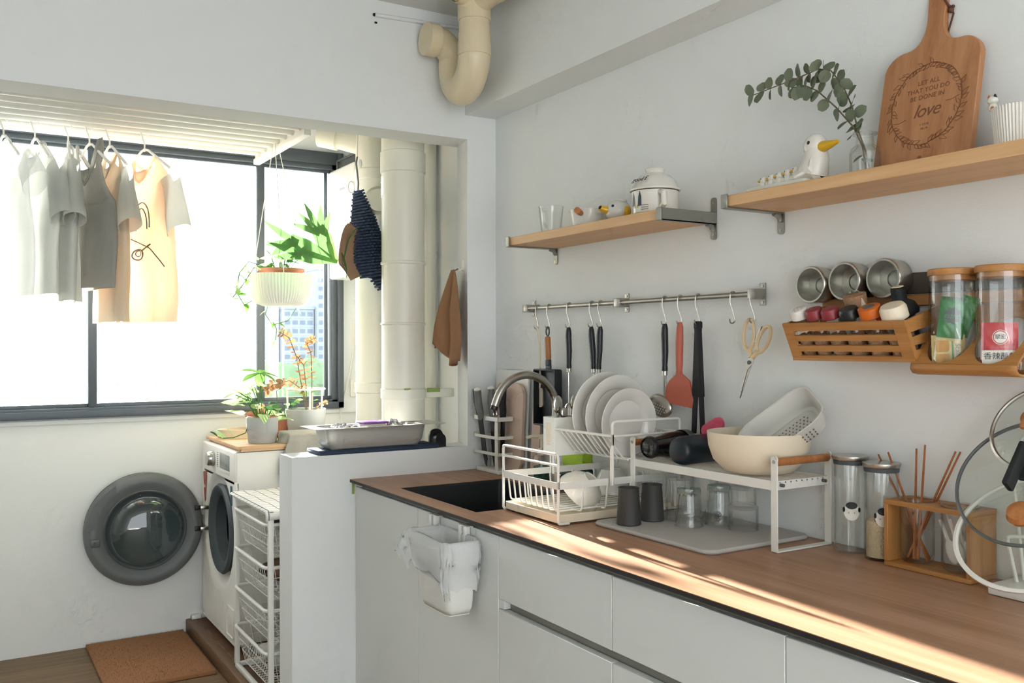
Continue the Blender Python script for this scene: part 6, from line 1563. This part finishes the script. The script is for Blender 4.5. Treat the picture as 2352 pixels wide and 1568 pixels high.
MB().ell(k + Vector((-.007, -.003, -.003)), .002, .004, .004, 8, 6).build('cat_patch', 'orange_cap', t)

# ================================================================== utensil rail
RX, RZ = -.034, 1.523
t = thing('utensil_rail', 'brushed steel utensil rail screwed to the wall above the worktop', 'rail', (RX, -.85, RZ))
MB().cyl((RX, -.272, RZ), (RX, -1.425, RZ), .0075, n=18).build('bar', 'steel_brushed', t)
for k, y in enumerate((-.285, -.838, -1.42)):
    MB().rbox(-.0035, -.0002, y - .011, y + .011, RZ - .030, RZ + .030, .001, 1).rbox(-.046, -.003, y - .014, y + .014, RZ - .014, RZ + .014, .003).build('rail_bracket', 'steel_brushed', t)
    for dz in (-.022, .022): MB().cyl((-.0055, y, RZ + dz), (-.003, y, RZ + dz), .0042, n=10).build('screw', 'steel', t)
def shook(label, y, drop=.072, dx=.0):
    P = [(RX + .0095, y, RZ - .006)] + [(RX - .0105 * math.cos(a), y, RZ + .0105 * math.sin(a)) for a in [PI - PI * k / 8 for k in range(9)]]
    P += [(RX - .0115, y, RZ - .02), (RX - .007, y - .012, RZ - drop + .012)] + [(RX - .008 - .0085 + .0095 * math.cos(a), y - .013, RZ - drop + .004 + .0095 * math.sin(a)) for a in [0, -.6, -1.2, -PI / 2, -2.0, -2.6, -PI, -3.5]]
    return tag(MB().tube(P, .0019, 7).build('s_hook', 'steel'), label, 'hook', 'steel hooks on the rail')
HK = [(-.362, 'corner-most steel hook holding the cream strap'), (-.436, 'steel hook holding the square pan'), (-.561, 'steel hook holding the black-handled spoon nearest the square pan'), (-.693, 'steel hook over the rear plates, holding the slanted black handle'), (-.741, 'steel hook just left of the middle rail bracket'),
      (-1.061, 'steel hook holding the slotted skimmer'), (-1.129, 'steel hook holding the terracotta spatula'), (-1.204, 'steel hook holding the black tongs'), (-1.342, 'empty steel hook on the rail'), (-1.415, 'steel hook holding the scissors')]
for y, l in HK: shook(l, y)
HX = RX - .0165; HZ = RZ - .072 - .003     # hook seat
def hang(y): return Vector((HX, y - .013, HZ))
# cream strap
p = hang(-.362)
t = thing('cream_spatula', 'slim cream silicone spatula hanging in the corner', 'spatula', p)
MB().tube([p + Vector((0, 0, .006)), p + Vector((.004, -.008, -.012)), p + Vector((.006, -.014, -.06)), p + Vector((.008, -.012, -.18)), p + Vector((.008, -.01, -.22))], [.003, .0045, .004, .0035, .004], 8).build('handle', 'cream_plastic', t)
MB().prism(rrect(.04, .07, .012, 5), -.003, .003, frame3(p + Vector((.008, -.01, -.25)), (0, 1, 0), (0, 0, 1))).build('blade', 'cream_plastic', t)
# square tamago pan
p = hang(-.436)
t = thing('square_pan', 'black square pan with a wooden handle hanging from the rail', 'pan', p)
lp = [p + Vector((0, .010 * math.cos(a), -.012 + .016 * math.sin(a))) for a in [2 * PI * k / 16 for k in range(16)]]
MB().tube(lp, .0028, 6, closed=True).build('hanging_loop', 'black_plastic', t)
MB().tube([p + Vector((0, 0, -.03)), p + Vector((.0, .0, -.035)), p + Vector((.003, 0, -.105)), p + Vector((.003, 0, -.113))], [.008, .0105, .0105, .009], 16).build('handle', 'handle_wood', t)
MB().rbox(p.x - .004, p.x + .010, p.y - .011, p.y + .011, p.z - .135, p.z - .112, .003).rbox(p.x - .0, p.x + .008, p.y - .015, p.y + .015, p.z - .15, p.z - .13, .003).build('neck', 'pan_grey', t)
pz0, pz1 = p.z - .345, p.z - .148; pw = .066
MBp = MB().rbox(p.x + .010, p.x + .014, p.y - pw, p.y + pw, pz0, pz1, .003)
for a in ((p.y - pw - .004, p.y - pw + .002, pz0, pz1), (p.y + pw - .002, p.y + pw + .004, pz0, pz1), (p.y - pw, p.y + pw, pz1 - .004, pz1 + .002), (p.y - pw, p.y + pw, pz0 - .002, pz0 + .004)): MBp.rbox(p.x - .018, p.x + .014, a[0], a[1], a[2], a[3], .002)
o = MBp.build('tray', 'pan_black', t)
# black handled tools
def tool_handle(t, p, ang, L=.135, m='black_plastic'):
    """grip hanging down from p, leaning in the wall plane"""
    MM = Matrix.Translation(p) @ Matrix.Rotation(ang, 4, 'X')
    MB().tube([(0, 0, .012), (0, 0, .0), (0, .001, -.02), (0, -.001, -.07), (0, .001, -.11), (0, .001, -.128)], [.006, .0095, .0105, .010, .0085, .0095], 14, mtx=MM).build('handle', m, t)
    MB().lathe([(0, .008), (.0085, .006), (.0085, -.006), (0, -.008)], 16, mtx=MM @ Matrix.Translation((0, .001, -.135))).build('ferrule', 'steel', t)
    return MM
for y, ang, lab, kind in ((-.561, -.02, 'black-handled steel spoon hanging beside the square pan', 'spoon'), (-.693, -.10, 'black-handled tool slanting behind the rear plates', 'turner'), (-.741, .07, 'black-handled tool hanging next to the middle rail bracket', 'turner')):
    p = hang(y) + Vector((.004, 0, -.012)); t = thing('kitchen_tool', lab, 'utensil', p, group='black-handled utensils on the rail')
    MM = tool_handle(t, p, ang)
    MB().tube([(0, .001, -.14), (0, .002, -.18), (0, .006 if kind == 'spoon' else .0, -.25)], [.003, .0025, .0028], 8, mtx=MM).build('shaft', 'chrome', t)
    if kind == 'spoon': MB().ell((-.004, .008, -.283), .008, .024, .036, 20, 12, MM).build('bowl', 'chrome', t)
    else: MB().prism(rrect(.055, .075, .012, 5), -.001, .001, MM @ frame3((0, 0, -.285), (0, 1, 0), (0, 0, 1))).build('blade', 'chrome', t)
p = hang(-1.061) + Vector((.004, 0, -.010)); t = thing('skimmer', 'black-handled steel skimmer with a holed round bowl', 'skimmer', p)
MM = tool_handle(t, p, .0, m='black_plastic')
MB().rbox(-.0015, .0015, -.0055, .0055, -.205, -.14, .0007, 1, MM).build('shaft', 'steel', t)
SB = MM @ Matrix.Translation((-.002, .018, -.232)) @ Matrix.Rotation(.25, 4, 'X')
MB().ell((0, 0, 0), .016, .052, .034, 32, 16, SB).build('bowl', 'steel', t)
hl = MB()
for j in range(-3, 4):
    for i in range(-4, 5):
        yy, zz = i * .0095 + (.0048 if j % 2 else 0), j * .008 - .004; q_ = (yy / .045) ** 2 + (zz / .028) ** 2
        if q_ < .85 and zz < .012: hl.ell((-.016 * math.sqrt(max(.02, 1 - (yy / .052) ** 2 - (zz / .034) ** 2)) - .0002, yy, zz), .001, .0018, .0018, 8, 5, SB)
mat('hole_light', '#d8d4c8', .6); h_ = hl.build('drain_holes', 'hole_light', t); h_['kind'] = 'stuff'
# terracotta spatula
p = hang(-1.129) + Vector((.003, 0, -.008)); t = thing('silicone_spatula', 'terracotta silicone spatula with a wide blade hanging from the rail', 'spatula', p)
MM = Matrix.Translation(p) @ Matrix.Rotation(.03, 4, 'X')
SP = MM @ frame3((0, 0, 0), (0, -1, 0), (0, 0, 1))
MB().tube([(0, 0, .014), (0, 0, .0), (0, .001, -.05), (0, 0, -.11), (0, .0, -.135)], [.006, .0095, .0115, .0105, .0085], 14, mtx=MM).build('handle', 'salmon', t)
bl = [(-.009, -.125), (-.012, -.14), (-.040, -.16), (-.05, -.175), (-.058, -.226), (.062, -.232), (.066, -.208), (.045, -.155), (.012, -.136), (.009, -.125)]
MB().prism([(x, y) for x, y in bl], -.0035, .0035, SP).build('blade', 'salmon', t); t.children
# tongs
p = hang(-1.204) + Vector((.004, 0, -.004)); t = thing('kitchen_tongs', 'matte black kitchen tongs hanging from the rail', 'tongs', p)
for sgn_ in (-1, 1):
    MM = Matrix.Translation(p) @ Matrix.Rotation(sgn_ * .058, 4, 'X')
    MB().rbox(-.006 + sgn_ * .001, .006 + sgn_ * .001, -.011, .011, -.205, .008, .003, 2, MM).rbox(-.004, .004, -.0085, .0085, -.31, -.20, .003, 2, MM).build('arm', 'black_matte', t)
MB().rbox(p.x - .008, p.x + .008, p.y - .0125, p.y + .0125, p.z - .012, p.z + .011, .005).build('hinge_end', 'black_matte', t)
# scissors
p = hang(-1.415); t = thing('kitchen_scissors', 'kitchen scissors with cream handles hanging from the end hook', 'scissors', p)
SM = Matrix.Translation(p + Vector((.002, 0, -.004))) @ frame3((0, 0, 0), (0, -1, 0), (0, 0, 1)) @ Matrix.Rotation(math.radians(-14), 4, 'Z')
def loop(c_, rx, ry, rot): return [(c_[0] + rx * math.cos(a) * math.cos(rot) - ry * math.sin(a) * math.sin(rot), c_[1] + rx * math.cos(a) * math.sin(rot) + ry * math.sin(a) * math.cos(rot), 0) for a in [2 * PI * k / 24 for k in range(24)]]
MB().tube(loop((-.006, -.032), .019, .040, .15), .0052, 8, closed=True, mtx=SM).tube([(.004, -.068, 0), (.016, -.088, 0)], [.007, .007], 8, mtx=SM).build('handle', 'handle_beige', t)
MB().tube(loop((.048, -.032), .017, .038, -.28), .0052, 8, closed=True, mtx=SM).tube([(.036, -.066, 0), (.020, -.088, 0)], [.007, .007], 8, mtx=SM).build('handle', 'handle_beige', t)
MB().prism([(.006, -.085), (.020, -.085), (.022, -.11), (.004, -.205), (.001, -.205), (.004, -.12)], -.0012, .0002, SM).build('blade', 'steel', t, smooth=False)
MB().prism([(.012, -.085), (.028, -.085), (.028, -.10), (.012, -.125), (.004, -.20), (.002, -.205), (.008, -.12)], .0004, .0016, SM).build('blade', 'steel', t, smooth=False)
MB().cyl(SM @ Vector((.014, -.103, -.004)), SM @ Vector((.014, -.103, .004)), .0055, n=16).build('pivot', 'dark_grey', t)
MB().prism([(.018, -.05), (.024, -.045), (.034, -.0), (.028, -.002)], -.002, .002, SM).build('nutcracker', 'steel', t, smooth=False)

# ================================================================== magnetic strip, tins
t = thing('wall_rail_board', 'dark magnetic strip on a bamboo backing along the wall', 'rail', (-.01, -1.95, 1.5))
MB().rbox(-.008, -.0002, -2.45, -1.60, 1.502, 1.55, .002, 1).build('magnetic_strip', 'magnet', t)
MB().rbox(-.012, -.0002, -2.45, -1.625, 1.475, 1.500, .002, 1).rbox(-.010, -.0002, -2.45, -1.93, 1.445, 1.468, .002, 1).build('bamboo_rail', 'bamboo', t)
def tin(label, y, z):
    cx0 = -.0085; MM = Matrix.Translation((cx0, y, z)) @ Matrix.Rotation(-PI / 2, 4, 'Y')
    t = thing('spice_tin', label, 'tin', (cx0, y, z), group='round steel tins on the magnetic strip')
    R = .046
    MB().lathe([(0, 0), (R * .92, 0), (R * .96, .003), (R * .96, .024), (R, .025), (R, .048), (R - .002, .0505), (R - .006, .0505), (R - .006, .048), (R * .92, .026), (R * .9, .006), (R * .45, .005), (R * .42, .008), (R * .38, .005), (0, .005)], 52, mtx=MM).build('tin', 'steel', t)
    MB().lathe([(R - .006, .0488), (0, .0488)], 48, mtx=MM).build('window', 'glass_lid', t)
    MB().lathe([(0, .0055), (R * .36, .0055), (R * .36, .006), (0, .006)], 32, mtx=MM).build('base_disc', 'steel_brushed', t)
tin('round steel tin nearest the scissors on the magnetic strip', -1.628, 1.535); tin('middle round steel tin on the magnetic strip', -1.728, 1.538); tin('round steel tin nearest the glass jars on the magnetic strip', -1.835, 1.538)
# ================================================================== bamboo spice basket
t = thing('spice_basket', 'slatted bamboo basket of spice jars hung on the wall rail', 'basket', (-.08, -1.80, 1.35))
by0, by1 = -1.963, -1.632
F0 = Vector((-.162, 0, 1.437)); F1 = Vector((-.122, 0, 1.352)); fd = (F1 - F0)
def fpoint(y, k): q = F0 + fd * k; return (q.x, y, q.z)
def fbar(nm, ya, yb, k0, k1, thk=.006):
    n_ = Vector((-fd.z, 0, fd.x)).normalized() * thk
    P = [Vector(fpoint(ya, k0)), Vector(fpoint(yb, k0)), Vector(fpoint(yb, k1)), Vector(fpoint(ya, k1))]
    return MB().add([*P, *[p_ + n_ for p_ in P]], [(0, 1, 2, 3), (7, 6, 5, 4), (0, 4, 5, 1), (1, 5, 6, 2), (2, 6, 7, 3), (3, 7, 4, 0)]).build(nm, 'bamboo', t, smooth=False)
for k0, k1 in ((0, .205), (.335, .485), (.615, .765), (.89, 1.0)): fbar('slat', by0 + .0302, by1 - .0262, k0, k1)
fbar('end_stile', by0, by0 + .03, .0, 1.0, .0065); fbar('end_stile', by1 - .026, by1, .0, 1.0, .0065)
MB().box(-.124, -.014, by0, by1, 1.350, 1.356).build('floor_board', 'bamboo', t, smooth=False)
for yy in (by0, by1 - .006):
    pl_ = [(-.159, 1.435), (-.156, 1.437), (-.014, 1.47), (-.014, 1.352), (-.118, 1.352)]
    for k0, k1 in ((0, .30), (.42, .62), (.74, 1)):
        def L_(a, b_, k): return (a[0] + (b_[0] - a[0]) * k, a[1] + (b_[1] - a[1]) * k)
        A0, A1, B0, B1 = (-.160, 1.436), (-.121, 1.354), (-.013, 1.482), (-.013, 1.354)
        q_ = [L_(A0, A1, k0), L_(B0, B1, k0), L_(B0, B1, k1), L_(A0, A1, k1)]
        MB().prism(q_, 0, .006, Matrix.Translation((0, yy + .006, 0)) @ Matrix.Rotation(PI / 2, 4, 'X')).build('side_slat', 'bamboo_x', t, smooth=False)
    MB().prism([(-.1605, 1.4362), (-.150, 1.4362), (-.111, 1.3538), (-.1215, 1.3538)], -.0004, .0064, Matrix.Translation((0, yy + .006, 0)) @ Matrix.Rotation(PI / 2, 4, 'X')).build('side_stile', 'bamboo_z', t, smooth=False)
    MB().box(-.022, -.0128, yy - .0004, yy + .0064, 1.3538, 1.4822).build('side_stile', 'bamboo_z', t, smooth=False)
def jar(label, y, x, R, h, cap, capm, body='glass_cup', fill='spice', tilt=.44, caph=.022, cat='spice jar', capr=None):
    MM = Matrix.Translation((x, y, 1.3575)) @ Matrix.Rotation(-tilt, 4, 'Y') @ Matrix.Translation((R * math.sin(0), 0, R * math.sin(tilt)))
    t = thing('spice_jar', label, cat, (x, y, 1.358), group='spice jars in the bamboo basket')
    MB().lathe([(0, 0), (R, 0), (R, h * .85), (R * .8, h * .95), (R * .8, h)], 32, mtx=MM).build('jar', body, t)
    if fill: MB().lathe([(0, .002), (R - .0015, .002), (R - .0015, h * .55), (0, h * .55)], 24, mtx=MM).build('spice_fill', fill, t)
    cr = capr or R * 1.02
    if cap == 'round': MB().lathe([(cr * .8, h - .002), (cr, h), (cr, h + caph * .75), (cr * .85, h + caph), (0, h + caph * 1.05)], 32, mtx=MM).build('cap', capm, t)
    elif cap == 'flat': MB().lathe([(cr * .8, h - .002), (cr, h), (cr, h + caph), (cr * .93, h + caph + .001), (0, h + caph + .001)], 32, mtx=MM).build('cap', capm, t)
    return t, MM, h + caph
t, MM, zt = jar('spice jar with a white sprinkle cap nearest the scissors', -1.668, -.094, .020, .095, 'flat', 'white_plastic')
for k in range(8): MB().ell((.011 * math.cos(k * PI / 4), .011 * math.sin(k * PI / 4), zt + .001), .0012, .0012, .0006, 6, 4, MM).build('sprinkle_hole', 'black_paint', t)
jar('first spice jar with a dark red cap beside the white cap', -1.712, -.093, .021, .094, 'round', 'blush'); jar('second spice jar with a dark red cap beside the black cap', -1.758, -.093, .021, .094, 'round', 'blush')
jar('spice jar with a glossy black cap in the basket front row', -1.808, -.092, .022, .092, 'round', 'black_plastic')
t, MM, zt = jar('spice jar with an orange cap in the basket front row', -1.862, -.090, .024, .092, 'flat', 'orange_cap')
MB().lathe([(0, zt + .0012), (.013, zt + .0012), (.011, zt + .0026), (0, zt + .0028)], 24, mtx=MM).build('cap_logo', 'dark_grey', t)
jar('jar with a big cream lid at the near end of the basket', -1.918, -.086, .028, .085, 'round', 'cream_plastic', caph=.03)
t, MM, zt = jar('spice jar with a green lid behind the red caps', -1.742, -.045, .02, .082, 'flat', 'pack_green', tilt=.2)
t, MM, zt = jar('clear round box of pale spice standing high behind the red caps', -1.785, -.045, .026, .118, 'flat', 'glass_cup', tilt=.32, caph=.03); MB().lathe([(0, zt - .028), (.026, zt - .028), (.026, zt - .004), (0, zt - .003)], 28, mtx=MM).build('pale_spice', 'spice', t)
jar('spice jar with a red lid behind the orange cap', -1.838, -.042, .022, .085, 'round', 'label_red', tilt=.2)
t, MM, zt = jar('large black-capped bottle at the back of the basket', -1.893, -.046, .030, .098, None, None, 'black_plastic', None, tilt=.25, cat='bottle')
MB().lathe([(.025, .09), (.036, .094), (.037, .104), (.030, .118), (.016, .126), (.0155, .152), (0, .154)], 32, mtx=MM).build('black_cap', 'black_matte', t); MB().lathe([(0, .1542), (.013, .1542), (.0125, .1555), (0, .156)], 24, mtx=MM).build('spout_disc', 'cream_plastic', t)
o = MB().prism([(-.012, 0), (.012, 0), (.012, .075), (-.012, .075)], -.001, .001, frame3((-.085, -1.833, 1.43), (.2, -1, 0), (-.25, .55, 1))).build('spice_sachet', 'cream_plastic', smooth=False); tag(o, 'thin upright sachet between the spice jars', 'sachet')
# ================================================================== bamboo jar holder
t = thing('jar_holder', 'curved bamboo holder carrying two lidded glass jars', 'holder', (-.08, -2.15, 1.33))
hy0, hy1 = -2.182, -1.955
jc = [Vector((-.078, -2.018, 1.3312)), Vector((-.078, -2.122, 1.3312))]
R = .046
def hold(u, v):
    # profile: up the wall, along the bottom and round the front roll
    P = [(-.0035, 1.36), (-.0035, 1.328), (-.02, 1.3265), (-.105, 1.3265), (-.122, 1.330), (-.129, 1.338), (-.126, 1.347)]
    g = v * (len(P) - 1); i = min(int(g), len(P) - 2); k = g - i
    return (P[i][0] * (1 - k) + P[i + 1][0] * k, hy0 + (hy1 - hy0) * u, P[i][1] * (1 - k) + P[i + 1][1] * k)
o = MB().grid(hold, 12, 40).build('bent_panel', 'bamboo', t, angle=60); md = o.modifiers.new('s', 'SOLIDIFY'); md.thickness = .005; md.offset = 0
sl_ = MB(); n = 48; sx0_, sx1_ = -.1265, -.003
def slope(x): return 1.3465 + (x - sx0_) / (sx1_ - sx0_) * .125
for yc in (jc[0].y, jc[1].y):
    ylo, yhi = ((jc[0].y + jc[1].y) / 2, hy1) if yc == jc[0].y else (hy0, (jc[0].y + jc[1].y) / 2)
    cx2 = jc[0].x; rings = []; n = 52
    AN = sorted([2 * PI * j / 48 + .01 for j in range(48)] + [math.atan2(dy_, dx_) % (2 * PI) for dx_ in (sx1_ - cx2, sx0_ - cx2) for dy_ in (yhi - yc, ylo - yc)])
    for q in (0, .5, 1):
        ring = []
        for j in range(n):
            a = AN[j]; ca, sa = math.cos(a), math.sin(a); kx = ((sx1_ - cx2) if ca > 0 else (cx2 - sx0_)) / abs(ca) if abs(ca) > 1e-6 else 9; ky = ((yhi - yc) if sa > 0 else (yc - ylo)) / abs(sa) if abs(sa) > 1e-6 else 9
            rr = min(kx, ky) * (1 - q) + (R + .0012) * q; x = cx2 + ca * rr; ring.append((x, yc + sa * rr, slope(x)))
        rings.append(ring)
    sl_.add(rings[0] + rings[1] + rings[2], [(k * n + j, k * n + (j + 1) % n, (k + 1) * n + (j + 1) % n, (k + 1) * n + j) for k in (0, 1) for j in range(n)])
o = sl_.build('sloped_panel', 'bamboo', t, smooth=False); md = o.modifiers.new('s', 'SOLIDIFY'); md.thickness = .005; md.offset = 0
def sjar(label, c, R, h):
    t = thing('lidded_jar', label, 'jar', c, group='glass jars in the bamboo holder')
    MB().lathe([(0, 0), (R - .003, 0), (R, .004), (R, h), (R - .0025, h), (R - .0027, .006), (0, .005)], 52, c).build('jar', 'glass_cup', t)
    MB().lathe([(0, h), (R + .001, h), (R + .002, h + .002), (R + .002, h + .012), (R, h + .014), (0, h + .014)], 52, c).lathe([(0, h - .010), (R - .0035, h - .010), (R - .0035, h)], 44, c).build('lid', 'bamboo', t)
    return t
sjar('lidded glass jar with green and yellow packets', jc[0], R, .20); sjar('lidded glass jar with a red sauce packet', jc[1], R, .20)
def packet(name, label, c, w, h, tx, m, lean=0, puff=.006, face=(-.75, -.66, 0)):
    d = Vector(face).normalized(); FMx = frame3(c, Vector((0, 0, 1)).cross(d), (0, 0, 1)) @ Matrix.Rotation(lean, 4, 'Z')
    t = thing(name, label, 'packet', c, group='packets in the glass jars')
    def f(u, v, s=1): 
        x, y = (u - .5) * w, (v - .5) * h; e = (1 - (2 * u - 1) ** 4) * (1 - (2 * v - 1) ** 4); return FMx @ Vector((x, y, s * (puff * e + .0006) + .0008 * math.sin(u * 17 + v * 23)))
    b = MB().grid(lambda u, v: f(u, v, 1), 18, 22).grid(lambda u, v: f(u, v, -1), 18, 22); b.build('pouch', m, t)
    return t, FMx @ Matrix.Translation((0, 0, puff + .0012))
t, FMx = packet('snack_packet', 'green foil snack packet with a dark round print', jc[0] + Vector((-.018, -.010, .112)), .05, .085, 0, 'pack_green', -.12)
ptsb = [(.0165 * (1 + .10 * math.cos(a * 9)) * math.cos(a), .0165 * (1 + .10 * math.cos(a * 9)) * math.sin(a) + .004) for a in [2 * PI * k / 54 for k in range(54)]]
MB().prism(ptsb, 0, .0005, FMx).build('dark_print', 'ink_green', t, smooth=False)
text_mesh('print_text', 'わかめ', .011, 'pack_green', t, FMx @ Matrix.Translation((0, .002, .0008)))
sl = MB()
for k in range(12): sl.box(-.023 + k * .004, -.0215 + k * .004, .035, .0425, -.0035, -.003, FMx)
sl.build('crimp_line', 'ink_green', t, smooth=False)
t, FMx = packet('snack_packet', 'second green packet behind the first in the jar', jc[0] + Vector((.012, -.020, .115)), .035, .085, 0, 'pack_green', -.3, .004)
t, FMx = packet('cracker_packet', 'yellow cracker packet at the bottom of the jar', jc[0] + Vector((-.018, -.002, .0415)), .064, .070, 0, 'pack_yellow', .03)
MB().prism(rrect(.026, .024, .005, 4), 0, .0005, FMx @ Matrix.Translation((-.012, .012, 0))).build('cracker_print', 'cracker', t, smooth=False); MB().prism(rrect(.026, .024, .005, 4), 0, .0005, FMx @ Matrix.Translation((-.012, -.016, 0))).build('cracker_print', 'cracker', t, smooth=False)
text_mesh('print_text', 'Scallion', .0135, 'ink_green', t, FMx @ Matrix.Translation((.017, -.004, .0005)) @ Matrix.Rotation(-PI / 2, 4, 'Z'))
MB().prism([(.006, -.028), (.009, -.028), (.009, .022), (.006, .022)], 0, .0004, FMx).build('green_bar', 'pack_green', t, smooth=False)
t, FMx = packet('sauce_packet', 'red and white sauce packet with Chinese lettering in the near jar', jc[1] + Vector((-.016, -.006, .053)), .066, .094, 0, 'pack_red', 0)
MB().box(-.0325, .0325, -.040, -.008, -.0005, .0003, FMx).build('white_band', 'label_white', t, smooth=False)
text_mesh('lettering', '香辣蘸料', .0150, 'black_paint', t, FMx @ Matrix.Translation((0, -.020, .0006)))
MB().lathe([(.0135, 0), (.0135, .0004), (.0145, .0004), (.0145, 0)], 32, (0, .018, 0), FMx, closed=True).build('logo_ring', 'label_white', t); MB().lathe([(0, .0004), (.0115, .0004)], 32, (0, .018, 0), FMx).build('logo_disc', 'label_white', t)
text_mesh('logo_text', '翠宏', .0105, 'black_paint', t, FMx @ Matrix.Translation((0, .018, .0008)))
text_mesh('small_print', '· 四 川 · 味 之 道 ·' if False else '· · · ·  · · · ·', .006, 'label_white', t, FMx @ Matrix.Translation((0, -.002, .0005)))
